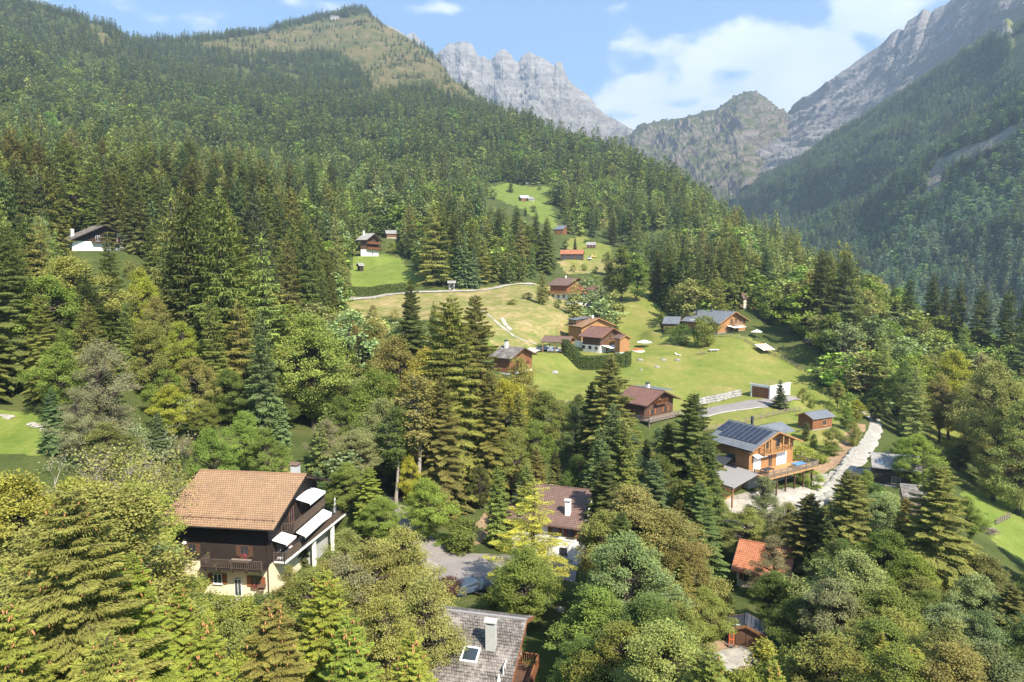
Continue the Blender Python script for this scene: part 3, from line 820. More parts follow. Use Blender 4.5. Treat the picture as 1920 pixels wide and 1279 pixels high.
def build_mountains():
    def pk(V, U, T):
        c = np.abs(T - .25)
        s = 170 * (fbm(V, 520, 6, .55, True) - .35) * np.clip(c * 4, 0.0, 1) + 60 * (fbm(V, 130, 5, .6, True) - .25) * np.clip(c * 6, .02, 1) + 16 * fbm(V, 38, 4, .6, True) * np.clip(c * 10, .12, 1)
        led = np.sin((V[..., 2] + .25 * V[..., 0]) / 34 + 3 * fbm(V, 500, 3)) * 12
        return s + led * np.clip(c * 12, .04, 1)
    loft('rock_peaks', [off(PEAK, 60, 500), PEAK,
          [(600,150,4700),(760,150,4600),(860,190,4500),(1000,205,4350),(1120,262,4200),(1240,300,4200)],
          [(600,250,4200),(760,250,4100),(860,290,4000),(1000,300,3900),(1120,330,3800),(1240,340,3900)],
          [(600,350,3700),(1240,400,3400)]], mat_rock('pale_limestone', 'peak'), 760, 300, pk)
    def hl(V, U, T):
        c = np.abs(T - 1 / 3)
        return (85 * fbm(V, 260, 6, .55, True) * np.clip(c * 6, 0.03, 1) + 34 * fbm(V, 90, 5, .6, True) * np.clip(c * 14, .12, 1) + 12 * fbm(V, 28, 4, .6, True) * np.clip(c * 20, .2, 1))
    loft('alpine_hill', [off(HILL, 50, 500), HILL,
          [(1060,380,3200),(1150,330,3150),(1250,310,3050),(1340,285,3000),(1400,260,3000),(1450,265,3100),(1510,270,3200)],
          [(1060,460,2500),(1250,440,2400),(1400,370,2500),(1510,330,2900)]], mat_rock('brown_scree_and_turf', 'hill'), 560, 240, hl)
    def sb(V, U, T):
        k = np.clip((U - .0) / .30, 0, 1)                       # ribs on the left shoulder, smooth slab to the right
        rib = np.clip((.36 - U) / .12, 0, 1)
        q = np.stack([V[..., 0] + .45 * V[..., 1], V[..., 1] * .25, V[..., 2] * .3], -1)
        a = 70 * fbm(q, 150, 5, .55, True) * rib + 18 * fbm(V, 240, 5, .5, True) + 14 * fbm(q, 50, 5, .65, True)
        return a * np.clip(np.abs(T - 1 / 3) * 9, .10, 1)
    def veg(V, U, T):
        return np.clip((.20 - U) / .12, 0, 1) * .75 + np.clip((T - .80) / .15, 0, 1) * .6
    def scr(V, U, T):
        return np.exp(-((T - .84 - .12 * (U - .3)) / .03) ** 2) * np.clip((.42 - U) / .1, 0, 1) * .9 + np.exp(-((T - .93 - .12 * (U - .3)) / .015) ** 2) * np.clip((.40 - U) / .1, 0, 1) * .8
    loft('limestone_slab_mountain', [off(SLAB, 120, 700), SLAB,
          [(1330,330,3000),(1440,295,2950),(1500,270,2900),(1560,238,2750),(1640,190,2500),(1720,138,2250),(1800,85,2000),(1880,20,1820),(1960,-30,1720),(2200,-200,1500)],
          [(1290,440,2400),(1400,400,2300),(1500,350,2300),(1600,290,2200),(1700,235,2050),(1800,170,1850),(1880,120,1720),(1960,80,1640),(2200,-60,1450)]],
          mat_rock('grey_slab_limestone', 'slab'), 640, 240, sb, {'veg': veg, 'scree': scr})

def build_haze():
    lo = (-5200, -160, -420); hi = (5200, 6400, 1900)
    v = np.array([[x, y, z] for z in (lo[2], hi[2]) for y in (lo[1], hi[1]) for x in (lo[0], hi[0])], float)
    f = np.array([[0, 2, 3, 1], [4, 5, 7, 6], [0, 1, 5, 4], [2, 6, 7, 3], [0, 4, 6, 2], [1, 3, 7, 5]])
    m = bpy.data.materials.new('haze'); m.use_nodes = True; t = m.node_tree; t.nodes.clear()
    o = t.nodes.new('ShaderNodeOutputMaterial'); p = t.nodes.new('ShaderNodeVolumePrincipled')
    p.inputs['Color'].default_value = (.62, .78, 1.0, 1); p.inputs['Density'].default_value = HAZE; p.inputs['Anisotropy'].default_value = 0.25
    t.links.new(p.outputs[0], o.inputs['Volume'])
    return tag(link('haze', mesh_np('haze', v, f, [m])), kind='stuff')
HAZE = 0.00015
# ------------------------------------------------------------------ houses
def awning(root, pts, drop, name='awning', parent=None):
    """pts: inner-left, inner-right, outer-right, outer-left (x,y,z) canvas with a hanging front valance"""
    m = MB(); a = [Vector(p) for p in pts]; t = Vector((0, 0, .04))
    m.add([p for p in a] + [p - t for p in a], [(0,1,2,3),(7,6,5,4),(0,4,5,1),(1,5,6,2),(2,6,7,3),(3,7,4,0)])
    o = m.build(name, M['canvas'], parent or root)
    b = MB(); b.beam(a[3], a[2], .09, .09); b.build('awning_bar', M['white'], o)
    v = MB(); v.beam(a[3] - Vector((0,0,drop*.5)), a[2] - Vector((0,0,drop*.5)), .02, drop); v.build('valance', M['canvas'], o); return o

# 1. the large dark chalet with the terracotta roof
h = House('chalet', 'large dark timber chalet with terracotta tiled roof and white terrace at lower left', fit_gable((375,881),(575,889),(513,993),None,83),
          base_z=-38.1, ovf=1.7, ovg=1.5, roof='tile_terracotta', wall='wood_dark', lower='plaster_cream', split=4.1, back=8.0, fascia='wood_dark')
MAIN = h
zf = 4.1
gut = MB(); gut.beam((-h.hx, -h.w - .08, h.he - .12), (h.hx, -h.w - .08, h.he - .12), .14, .12); gut.beam((h.wx - .3, -h.w - .08, h.he - .2), (h.wx - .2, -h.wy - .1, h.he - .7), .09, .09)
gut.beam((h.wx - .2, -h.wy - .1, h.he - .7), (h.wx - .2, -h.wy - .1, .2), .09, .09); gut.build('gutter', M['wood_dark'], h.root)
sg = MB(); 
for k in range(13): x = -h.hx + .6 + k * (2 * h.hx - 1.2) / 12; y = -h.w + 1.05; sg.box(x - .03, x + .03, y - .03, y + .03, h.rt(y), h.rt(y) + .24)
sg.beam((-h.hx + .3, -h.w + 1.05, h.rt(h.w - 1.05) + .22), (h.hx - .3, -h.w + 1.05, h.rt(h.w - 1.05) + .22), .04, .04)
sg.build('snow_guard', M['wood_brown'], h.root)
c = h.on_roof(533, 887)
h.chimney(5.2, 1.0, .9, 1.1, 'plaster_grey', 'tile_brown')
# front balcony
bal = MB(); bx0, bx1 = -1.8, h.wx - .05; by0 = -h.wy - 1.75
bal.box(bx0, bx1, by0, -h.wy - .003, zf - .22, zf - .02)
for k in range(5): x = bx0 + .3 + k * (bx1 - bx0 - .6) / 4; bal.beam((x, by0 + .1, zf - .34), (x, -h.wy, zf - .34), .14, .2)
bo = bal.build('balcony', M['wood_dark'], h.root)
h.railing([(bx0, -h.wy), (bx0, by0), (bx1, by0)], zf, 1.05, 'wood_rail', parent=bo, gap=.24)
h.window('F', -3.9, zf + .9, .95, 1.1, 'wood_brown'); h.window('F', 2.6, zf + .8, 1.0, 1.3, 'wood_brown', flower=True)
h.window('F', -.9, 1.4, 1.1, 1.2, 'shutter', 'white'); h.window('F', 3.9, 1.3, 1.1, 1.25, 'shutter', 'wood_brown', flower=True)
h.window('F', 1.6, .02, .9, 2.1, None, 'white', door=True)
for x in (-2.3, h.wx - .12): MB().box(x - .12, x + .12, -h.wy - .10, -h.wy - .004, zf, h.rt(h.wy) - .3).build('corner_post', M['wood_dark'], h.root)
for k in range(4): x = -h.wx + .4 + k * (2 * h.wx - .8) / 3; MB().beam((x, -h.wy - .02, h.he + .15), (x, -h.w + .15, h.he - .22), .18, .24).build('eave_beam', M['wood_dark'], h.root)
lm = MB(); lm.box(-4.95, -4.6, -h.wy - .3, -h.wy - .01, zf + 2.0, zf + 2.25); lm.build('wall_lamp', M['white'], h.root)
# big terrace on the right gable
dk = MB(); poly = [(h.wx + .01, -h.wy + .9), (h.wx + 1.4, -h.wy + .9), (h.wx + 2.7, 12.2), (h.wx + .01, 12.2)]
dk.poly(poly, zf - .22, zf); do = dk.build('terrace', M['canvas'], h.root)
h.railing([poly[0], poly[1], poly[2], poly[3]], zf, 1.05, 'wood_rail', parent=do, gap=.26)
ed = MB(); ed.beam((poly[1][0] + .06, poly[1][1], zf - .13), (poly[2][0] + .06, poly[2][1], zf - .13), .08, .26); ed.build('terrace_edge', M['white'], do)
for (x, y) in ((h.wx + 2.4, 11.6), (h.wx + 2.0, 6.4), (h.wx + 1.5, 1.5)): MB().box(x - .2, x + .2, y - .2, y + .2, -1.5, zf - .23).build('pillar', M['plaster'], h.root)
MB().box(h.wx + .02, h.wx + 1.0, 2.0, 11.4, -1.0, zf - .24).build('cellar', M['plaster_grey'], h.root)
# upper balcony
z2 = zf + 2.7
ub = MB(); ub.box(h.wx + .01, h.wx + 1.5, -4.2, 5.2, z2 - .2, z2); uo = ub.build('balcony', M['wood_dark'], h.root)
h.railing([(h.wx, -4.2), (h.wx + 1.5, -4.2), (h.wx + 1.5, 5.2), (h.wx, 5.2)], z2, 1.05, 'wood_rail', parent=uo, gap=.26)
for u in (-5.0, -1.5, 1.5, 4.5): h.window('R', u, zf + .05, 1.3, 2.1, None, 'wood_red', door=True)
for u in (-1.5, 1.8): h.window('R', u, z2 + .05, 1.3, 2.0, None, 'wood_red', door=True)
awning(h.root, [(h.wx + .05, -.4, z2 + 2.75), (h.wx + .05, 4.4, z2 + 2.75), (h.wx + 2.0, 4.4, z2 + 2.25), (h.wx + 2.0, -.4, z2 + 2.25)], .25)
awning(h.root, [(h.wx + .1, -6.9, zf + 2.75), (h.wx + .1, -4.3, zf + 2.75), (h.wx + 1.9, -4.3, zf + 2.3), (h.wx + 1.9, -6.9, zf + 2.3)], .22)
awning(h.root, [(h.wx + 1.56, -3.6, z2 - .25), (h.wx + 1.56, 4.6, z2 - .25), (h.wx + 2.7, 4.6, z2 - .7), (h.wx + 2.7, -3.6, z2 - .7)], .25)
for y in (0, -4, 4): MB().beam((h.wx, y, h.rt(y) - .32), (h.hx - .1, y, h.rt(y) - .32), .2, .26).build('rafter', M['wood_dark'], h.root)
# outside stair at the left
st = MB()
for k in range(11): st.box(-h.wx - .1 + k * .28, -h.wx + .22 + k * .28, -h.wy - 1.4, -h.wy - .3, 3.6 - k * .3, 3.66 - k * .3)
st.beam((-h.wx - .1, -h.wy - 1.4, 4.6), (-h.wx + 3.1, -h.wy - 1.4, 1.3), .07, .12); st.beam((-h.wx - .1, -h.wy - 1.4, 3.5), (-h.wx + 3.1, -h.wy - 1.4, .2), .07, .2)
st.build('outside_stair', M['wood_red'], h.root)

def parasol(loc, r=1.6, ht=2.5, closed=False, label='', mat='canvas', sides=8):
    root = empty('parasol', loc, 0.3, label, 'parasol')
    MB().cyl(0, 0, 0, ht, .03, 8).build('pole', M['white'], root); MB().cyl(0, 0, 0, .08, .28, 12).build('base', M['concrete'], root)
    m = MB()
    if closed: m.cyl(0, 0, .75, ht * .8, .21, 8, .14); m.cyl(0, 0, ht * .801, ht + .1, .14, 8, .02)
    else:
        v = [(0, 0, ht + .1)] + [(r * math.cos(6.2832 * i / sides), r * math.sin(6.2832 * i / sides), ht - r * .28) for i in range(sides)]
        v += [(x, y, z - .04) for x, y, z in v]
        n = sides + 1
        m.add(v, [(0, i, i % sides + 1) for i in range(1, n)] + [(n, n + i % sides + 1, n + i) for i in range(1, n)] + [(i, n + i, n + i % sides + 1, i % sides + 1) for i in range(1, n)])
    m.build('canopy', M[mat], root); return root
def in_house(h, x, y, z):
    c, q = math.cos(h.yaw), math.sin(h.yaw); return Vector((h.o.x + x * c - y * q, h.o.y + x * q + y * c, h.o.z + z))
parasol(in_house(h, h.wx + 1.7, 8.2, zf + .005), ht=2.9, closed=True, label='closed white parasol standing on the long white terrace')

# 2. grey shingled roof, bottom middle
h = House('chalet', 'chalet with weathered grey shingle roof, skylight and tall chimney at the bottom', fit_gable((838,1144),(988,1162),(955,1300),None,52),
          ovf=.9, ovg=.8, roof='shingle_grey', wall='wood_brown', lower='plaster', split=2.2, back=2.8, fascia='wood_red', extend=1.2)
GREY = h
q = h.on_roof(921, 1214); h.chimney(q.x, q.y, .75, 1.9, 'plaster_grey', 'plaster_grey', .6)
def skylight(h, px, py, w=1.15, l=1.3, label=None):
    q = h.on_roof(px, py); c, s_ = math.cos(h.pt), math.sin(h.pt)
    def T(a, b, n): return (q.x + a, q.y + b * c - n * s_, q.z + b * s_ + n * c)
    def bx(a0, a1, b0, b1, n0, n1, m):
        p = [T(a, b, n) for n in (n0, n1) for (a, b) in ((a0, b0), (a1, b0), (a1, b1), (a0, b1))]
        m.add(p, [(0,3,2,1),(4,5,6,7),(0,1,5,4),(1,2,6,5),(2,3,7,6),(3,0,4,7)])
    m = MB(); t = .13
    bx(-w/2, w/2, -l/2, -l/2 + t, .0, .12, m); bx(-w/2, w/2, l/2 - t, l/2, 0, .12, m); bx(-w/2, -w/2 + t, -l/2 + t, l/2 - t, 0, .12, m); bx(w/2 - t, w/2, -l/2 + t, l/2 - t, 0, .12, m)
    o = m.build('skylight', M['white'], h.root); g = MB(); bx(-w/2 + t, w/2 - t, -l/2 + t, l/2 - t, .02, .07, g); g.build('pane', M['glass'], o); return o
skylight(h, 882, 1228, 1.35, 1.35)
q = h.on_roof(826, 1202); MB().cyl(q.x, q.y, q.z - .1, q.z + .55, .09, 8).build('vent_pipe', M['white'], h.root)
q = h.on_roof(935, 1276); MB().cyl(q.x, q.y, q.z - .1, q.z + .5, .16, 10, .05).build('vent_cowl', M['plaster'], h.root)
bl = MB(); bz = h.he - .9; bl.box(h.wx + .01, h.hx + 1.1, -6.2, -.8, bz - .18, bz); bo = bl.build('balcony', M['wood_brown'], h.root)
h.railing([(h.wx, -.8), (h.hx + 1.1, -.8), (h.hx + 1.1, -6.2), (h.wx, -6.2)], bz, 1.0, 'wood_red', parent=bo, gap=.16)
b2 = MB(); b2.box(h.wx + .01, h.hx + 2.2, -9.4, -4.4, -.2, .0); b2o = b2.build('terrace', M['paving'], h.root)
h.railing([(h.hx + 2.2, -4.6), (h.hx + 2.2, -9.4)], 0, 1.0, 'wood_red', parent=b2o)
for u in (-4.2, -2.0): h.window('R', u, bz + .1, 1.1, 1.9, None, 'white', door=True)
h.window('R', 0.6, .4, 1.0, 1.1, 'shutter')

# 3. brown tiled roof with white walls
h = House('house', 'white walled house with brown tiled roof behind the golden larch', fit_gable((975,905),(1113,919),(1088,992),None,95),
          ovf=.9, ovg=1.0, roof='tile_brown', wall='plaster', lower='plaster', split=2.6, fascia='wood_dark')
WHITE = h
q = h.on_roof(1065, 964); h.chimney(q.x, q.y, .7, 1.7, 'plaster', 'plaster_grey')
for u in (-4, -1.2, 1.8, 4): h.window('F', u, 3.2, 1.0, 1.1, 'shutter')
for u in (-3, 0, 3): h.window('F', u, .6, 1.0, 1.0, None)
bl = MB(); bl.box(h.wx + .01, h.wx + 1.4, -5.5, 2.5, 2.5, 2.68); bo = bl.build('balcony', M['plaster'], h.root)
h.railing([(h.wx, -5.5), (h.wx + 1.4, -5.5), (h.wx + 1.4, 2.5)], 2.68, .95, 'wood_red', parent=bo)
for u in (-3, 0): h.window('R', u, 2.75, 1.2, 2.0, None, 'white', door=True, flower=False)
h.window('R', -1.0, .8, 1.1, 1.1, 'shutter', flower=True)
st = MB()
for k in range(12): st.box(h.wx + 1.5, h.wx + 2.6, -8.2 + k * .27, -7.9 + k * .27, .1 + k * .2, .18 + k * .2)
st.beam((h.wx + 1.5, -8.2, .1), (h.wx + 1.5, -4.9, 2.5), .1, .25); st.beam((h.wx + 2.6, -8.2, .1), (h.wx + 2.6, -4.9, 2.5), .1, .25)
st.build('outside_stair', M['wood_brown'], h.root)
MB().box(h.wx + .02, h.wx + 1.4, -7.6, -5.6, -1, 2.3).build('stair_wall', M['plaster'], h.root)

# 4. orange roof
h = House('house', 'small house with bright orange tiled roof half hidden among trees', fit_gable((1385,1018),(1492,1030),(1478,1090),None,84, wA=1),
          ovf=.7, ovg=.6, roof='tile_orange', wall='plaster_cream', lower='plaster_cream', split=1.0, fascia='wood_dark')
h.window('F', -1.5, 1.0, 1.0, 1.1, 'shutter'); h.window('F', 1.8, 1.0, 1.0, 1.1, 'shutter')
# 5. garden shed
h = House('garden_shed', 'brown garden shed with black gable roof and double doors', fit_gable((1402,1150),(1399,1172),(1362,1181),(1438,1192),61, 20),
          base_z=P(1400, 1216, 61).z, ovf=.25, ovg=.3, roof='slate_dark', wall='wood_shed', lower='wood_shed', split=.02, fascia='wood_shed', cat='shed')
SHED = h
for sg_ in (-1, 1):
    d_ = MB(); d_.box(h.wx + .01, h.wx + .05, sg_ * .46 - .43, sg_ * .46 + .43, .1, 1.95); d_.build('door', M['wood_brown'], h.root)
MB().box(h.wx + .02, h.wx + .12, -.9, -.55, 2.05, 2.13).build('lamp', M['white'], h.root)
# 6. the new chalet with solar panels
h = House('chalet', 'new honey coloured timber chalet with solar panels on slate grey roof', fit_gable((1366,789),(1461,809),(1411,846),(1508,825),114),
          base_z=P(1450, 930, 112).z + 1.2, ovf=.9, ovg=1.3, roof='slate_grey', wall='wood_orange', lower='concrete', split=2.3, fascia='wood_orange')
SOL = h; zf = 3.0
def solar_array(h, x0, x1, y0, y1, n, rows=2, name='solar_panel'):
    c, s_ = math.cos(h.pt), math.sin(h.pt)
    for i in range(n):
        for j in range(rows):
            a0 = x0 + (x1 - x0) * i / n + .03; a1 = x0 + (x1 - x0) * (i + 1) / n - .03
            b0 = y0 + (y1 - y0) * j / rows + .02; b1 = y0 + (y1 - y0) * (j + 1) / rows - .02
            m = MB(); pts = []
            for n_ in (.06, .11):
                for (a, b) in ((a0, b0), (a1, b0), (a1, b1), (a0, b1)): pts.append((a, b - n_ * s_ * 0, h.rt(b) + n_ / c))
            m.add(pts, [(0,3,2,1),(4,5,6,7),(0,1,5,4),(1,2,6,5),(2,3,7,6),(3,0,4,7)])
            o = m.build(name, M['solar'], h.root)
            f = MB()
            for (p, q) in ((4, 5), (5, 6), (6, 7), (7, 4)): f.beam(pts[p], pts[q], .035, .03)
            f.build('panel_frame', M['metal'], o)
pA = h.on_roof(1347, 818); pB = h.on_roof(1414, 836)
solar_array(h, -h.hx + 1.9, h.hx - .7, -h.w + 1.9, -.5, 8)
solar_array(h, -h.hx + .25, -h.hx + 1.85, -h.w + 3.2, -.5, 1)
h.chimney(-h.hx + 4.6, .7, .35, 1.2, 'metal_dark', 'metal_dark')
# rear wing roof to the right
wg = MB(); wx0, wx1, wy0, wy1 = -h.hx + .6, h.hx - 4.2, .0, h.w + 3.6
wl = MB(); wl.box(wx0 + .8, wx1 - .6, h.wyb - .5, wy1 - .9, -1, h.hr - 3.2); wl.build('wing_wall', M['wood_orange'], h.root)
xm = (wx0 + wx1) / 2; hw_ = (wx1 - wx0) / 2
zt_ = h.hr - .9
pts = [(wx0, wy0 + 2.2, zt_ - hw_ * h.tn), (xm, wy0 + 2.2, zt_), (wx1, wy0 + 2.2, zt_ - hw_ * h.tn), (wx0, wy1, zt_ - hw_ * h.tn), (xm, wy1, zt_), (wx1, wy1, zt_ - hw_ * h.tn)]
wg.add(pts + [(a, b, c - .2) for a, b, c in pts], [(0,1,4,3),(1,2,5,4),(6,9,10,7),(7,10,11,8),(3,4,10,9),(4,5,11,10),(0,6,7,1),(1,7,8,2),(0,3,9,6),(2,8,11,5)])
wg.build('wing_roof', M['slate_grey'], h.root)
for k in range(3): # panels on the wing
    m = MB(); a0, a1 = xm - hw_ * .85, xm - .4; b0 = wy0 + 3.2 + k * 2.1; b1 = b0 + 2.0
    zf_ = lambda a: zt_ - abs(a - xm) * h.tn + .08
    pp = [(a0, b0, zf_(a0)), (a1, b0, zf_(a1)), (a1, b1, zf_(a1)), (a0, b1, zf_(a0))]
    m.add(pp + [(a, b, c + .05) for a, b, c in pp], [(0,3,2,1),(4,5,6,7),(0,1,5,4),(1,2,6,5),(2,3,7,6),(3,0,4,7)]); m.build('solar_panel', M['solar'], h.root)
# gable: purlins, balcony, shuttered doors, awning
for y in (-4.6, 0, 4.6): MB().beam((h.wx, y, h.rt(y) - .35), (h.hx - .05, y, h.rt(y) - .35), .24, .3).build('purlin', M['wood_gold'], h.root)
for y in (-3.2, -1.6, 1.6, 3.2): MB().box(h.wx + .9, h.wx + 1.1, y - .11, y + .11, zf + 2.9, h.rt(y) - .45).build('gable_post', M['wood_gold'], h.root)
ub = MB(); ub.box(h.wx + .01, h.wx + 1.2, -3.6, 3.6, zf + 2.62, zf + 2.8); uo = ub.build('balcony', M['wood_gold'], h.root)
h.railing([(h.wx, -3.6), (h.wx + 1.2, -3.6), (h.wx + 1.2, 3.6), (h.wx, 3.6)], zf + 2.8, .95, 'wood_orange', parent=uo, style='slat', gap=.3)
for u in (-1.5, 1.5): h.window('R', u, zf + 2.9, 1.2, 1.9, None, 'wood_gold', door=True)
for u, w in ((-3.9, 1.9), (2.6, 2.7)):
    o = MB().box(h.wx + .01, h.wx + .09, u - w / 2, u + w / 2, zf + .05, zf + 2.25).build('rolling_shutter', M['white'], h.root)
h.window('R', -.4, zf + .05, 1.0, 2.1, None, 'wood_gold', door=True)
awning(h.root, [(h.wx + .1, -5.2, zf + 2.75), (h.wx + .1, -2.4, zf + 2.75), (h.wx + 1.0, -2.4, zf + 2.5), (h.wx + 1.0, -5.2, zf + 2.5)], .12)
h.window('F', .6, zf + .7, 1.6, 1.2, None, 'wood_gold')
# deck on posts
dk = MB(); dk.box(h.wx + .02, h.wx + 4.2, -h.wy - .5, h.wyb + 1.2, zf - .3, zf - .02); do = dk.build('deck', M['wood_gold'], h.root)
h.railing([(h.wx + 1.5, -h.wy - .5), (h.wx + 4.2, -h.wy - .5), (h.wx + 4.2, h.wyb + 1.2), (h.wx, h.wyb + 1.2)], zf, 1.0, 'wood_grey', parent=do, style='rail')
for k in range(6): 
    y = -h.wy + k * (2 * h.wy) / 5; MB().box(h.wx + 3.7, h.wx + 3.9, y - .1, y + .1, -2.2, zf - .32).build('post', M['wood_brown'], h.root)
# garage wing at the near left corner
g = MB(); gx0, gx1, gy0, gy1 = h.wx - 4.5, h.wx + 2.2, -h.wy - 6.5, -h.wy - .3
gz = 2.9
pts = [(gx0, gy0, gz - .9), (gx1, gy0, gz - .9), (gx1, gy1, gz + .5), (gx0, gy1, gz + .5)]
g.add(pts + [(a, b, c - .25) for a, b, c in pts], [(0,1,2,3),(7,6,5,4),(0,4,5,1),(1,5,6,2),(2,6,7,3),(3,7,4,0)]); g.build('garage_roof', M['felt_grey'], h.root)
g = MB(); g.prism_x([(gy0 + .5, -1.6), (gy1, -1.6), (gy1, gz + .15), (gy0 + .5, gz - 1.15)], gx0 + .5, gx1 - 3.2); g.build('garage_wall', M['wood_gold'], h.root)
for x in (gx1 - .4, gx1 - 3.1): MB().box(x - .1, x + .1, gy0 + .3, gy0 + .5, -1.6, gz - 1.1).build('post', M['wood_orange'], h.root)
lr = MB(); pts = [(-h.wx + .4, -h.wy - 2.8, zf + .9), (-h.wx + 5.2, -h.wy - 2.8, zf + .9), (-h.wx + 5.2, -h.wy - .01, zf + 2.2), (-h.wx + .4, -h.wy - .01, zf + 2.2)]
lr.add(pts + [(a, b, c - .18) for a, b, c in pts], [(0,1,2,3),(7,6,5,4),(0,4,5,1),(1,5,6,2),(2,6,7,3),(3,7,4,0)]); lr.build('porch_roof', M['slate_dark'], h.root)
for x in (-h.wx + .7, -h.wx + 4.9): MB().box(x - .09, x + .09, -h.wy - 2.6, -h.wy - 2.42, -1, zf + .75).build('post', M['wood_orange'], h.root)

# 7. cabin above the road
h = House('cabin', 'little timber cabin with pale slate roof above the new chalet', fit_gable((1508,775),(1550,768),(1565,782),None,150),
          base_z=P(1540, 806, 146).z, ovf=.4, ovg=.5, roof='slate_grey', wall='wood_red', lower='concrete', split=.2, fascia='wood_orange')
h.window('F', .6, .8, 1.2, 1.2, None, 'wood_gold')
# 8. long grey roof on the right + shed roof before it
h = House('house', 'low house with long pale grey roof and two skylights beside the road', fit_gable((1632,852),(1724,857),(1729,885),None,116, 14),
          ovf=.5, ovg=.5, roof='slate_light', wall='wood_dark', lower='concrete', split=.3, fascia='wood_grey')
q = h.on_roof(1664, 858); h.chimney(q.x, q.y + .4, .5, .5, 'plaster_grey', 'slate_dark'); q = h.on_roof(1712, 860); h.chimney(q.x, q.y + .4, .5, .5, 'plaster_grey', 'slate_dark')
skylight(h, 1650, 867, .8, .8); skylight(h, 1693, 870, 1.5, .9)
h.window('F', 0, .6, 1.4, 1.2, None, 'wood_grey')
h = House('shed', 'weathered grey board roof of a shed under the dead-topped spruce', fit_gable((1688,903),(1737,912),(1745,935),None,100, 24),
          ovf=.4, ovg=.4, roof='shingle_grey', wall='wood_grey', lower='wood_grey', split=.1, fascia='wood_grey', cat='shed')
# 9. brown chalet below the meadow
h = House('chalet', 'dark brown chalet with rust red roof and orange balcony below the meadow', fit_gable((1183,724),(1246,733),(1212.5,761),(1278,748),150),
          base_z=P(1225, 789, 148).z, ovf=1.1, ovg=1.4, roof='tile_rust', wall='wood_brown', lower='concrete', split=.4, fascia='wood_brown')
BR = h
h.chimney(-1.0, 1.4, .7, 1.2, 'plaster', 'metal_dark')
m = MB(); pts = [(-h.hx - .4, 1.0, h.rt(1) + .25), (h.hx - 2.5, 1.0, h.rt(1) + .25), (h.hx - 2.5, h.w + .4, h.rt(1) - .4), (-h.hx - .4, h.w + .4, h.rt(1) - .4)]
m.add(pts + [(a, b, c - .2) for a, b, c in pts], [(0,1,2,3),(7,6,5,4),(0,4,5,1),(1,5,6,2),(2,6,7,3),(3,7,4,0)]); m.build('metal_roof', M['slate_grey'], h.root)
ub = MB(); ub.box(h.wx + .01, h.wx + .9, -2.1, 2.1, 3.3, 3.45); uo = ub.build('balcony', M['wood_red'], h.root)
h.railing([(h.wx, -2.1), (h.wx + .9, -2.1), (h.wx + .9, 2.1), (h.wx, 2.1)], 3.45, .95, 'wood_red', parent=uo)
h.window('R', -.7, 3.55, 1.0, 1.2, 'shutter'); h.window('R', 2.4, 1.2, 1.2, 1.1, 'shutter'); h.window('R', -2.4, 1.2, 1.2, 1.1, 'shutter'); h.window('F', 1.5, 1.2, 1.0, 1.0, 'shutter')
dk = MB(); dk.box(h.wx + .02, h.wx + 2.6, -h.wy - 1.6, h.wyb, .3, .48); do = dk.build('terrace', M['wood_grey'], h.root)
h.railing([(h.wx - 2, -h.wy - 1.6), (h.wx + 2.6, -h.wy - 1.6), (h.wx + 2.6, h.wyb)], .48, 1.0, 'wood_grey', parent=do, style='rail')
for y in (-h.wy - 1.4, 0, h.wyb - .3): MB().box(h.wx + 2.3, h.wx + 2.5, y - .1, y + .1, -2.5, .3).build('post', M['wood_grey'], h.root)

# 10. white garage cut into the slope
def garage():
    p = P(1448, 747, 172); z0 = p.z; yaw = math.radians(38)
    r = empty('garage', (p.x - .6, p.y, z0), yaw, 'white flat roofed garage with brown door cut into the grassy slope', 'garage')
    # local: x along the long white side (going away right), -y faces the camera right side; door end at x=0 facing -x
    Ln, Wd, Ht = 9.5, 5.6, 3.0
    MB().box(.35, Ln, 0, Wd, -1, Ht).build('wall', M['plaster'], r)
    MB().box(0, .35, 0, .35, -1, Ht).build('door_pier', M['plaster'], r); MB().box(0, .35, Wd - .35, Wd, -1, Ht).build('door_pier', M['plaster'], r)
    MB().box(0, .349, .352, Wd - .352, Ht - .45, Ht).build('lintel', M['plaster'], r)
    MB().box(.12, .345, .36, Wd - .36, -.5, Ht - .455).build('door', M['wood_red'], r)
    MB().box(-.15, Ln + .1, -.15, Wd + .15, Ht + .002, Ht + .22).build('roof', M['white'], r)
    t = MB(); t.box(.1, Ln - .1, .1, Wd - .1, Ht + .222, Ht + .34); t.build('turf_roof', MGRASSPATCH, r)
    PADS.append((p.x + 3, p.y + 3.5, z0, 3.5, 4.0))
MGRASSPATCH = mat_simple('turf', (.20, .20, .06), .95, .1, var=.3, vscale=1.5)
garage()

# 11. the two linked chalets, carport
h = House('chalet', 'chalet with red brown roof and white awning behind the clipped hedge', fit_gable((1107,610),(1151,614.5),(1133,633),(1182,633),213),
          base_z=P(1135, 662, 210).z, ovf=.9, ovg=1.2, roof='tile_rust', wall='wood_brown', lower='plaster', split=2.3, fascia='wood_red')
TW = h
bl = MB(); bl.box(h.wx + .01, h.wx + 1.2, -3.2, 3.2, 2.5, 2.7); bo = bl.build('balcony', M['wood_orange'], h.root)
h.railing([(h.wx, -3.2), (h.wx + 1.2, -3.2), (h.wx + 1.2, 3.2)], 2.7, 1.0, 'wood_orange', parent=bo)
for u in (-1.6, 1.2): h.window('R', u, 3.0, 1.1, 1.5, None, 'wood_gold'); h.window('R', u, .4, 1.5, 1.7, None, 'wood_gold')
for u in (-3, -.5, 2): h.window('F', u, 1.0, 1.1, .9, None, 'wood_brown')
awning(h.root, [(h.wx + .1, -5.0, 2.35), (h.wx + .1, 4.4, 2.35), (h.wx + 3.6, 4.4, 1.75), (h.wx + 3.6, -5.0, 1.75)], .15)
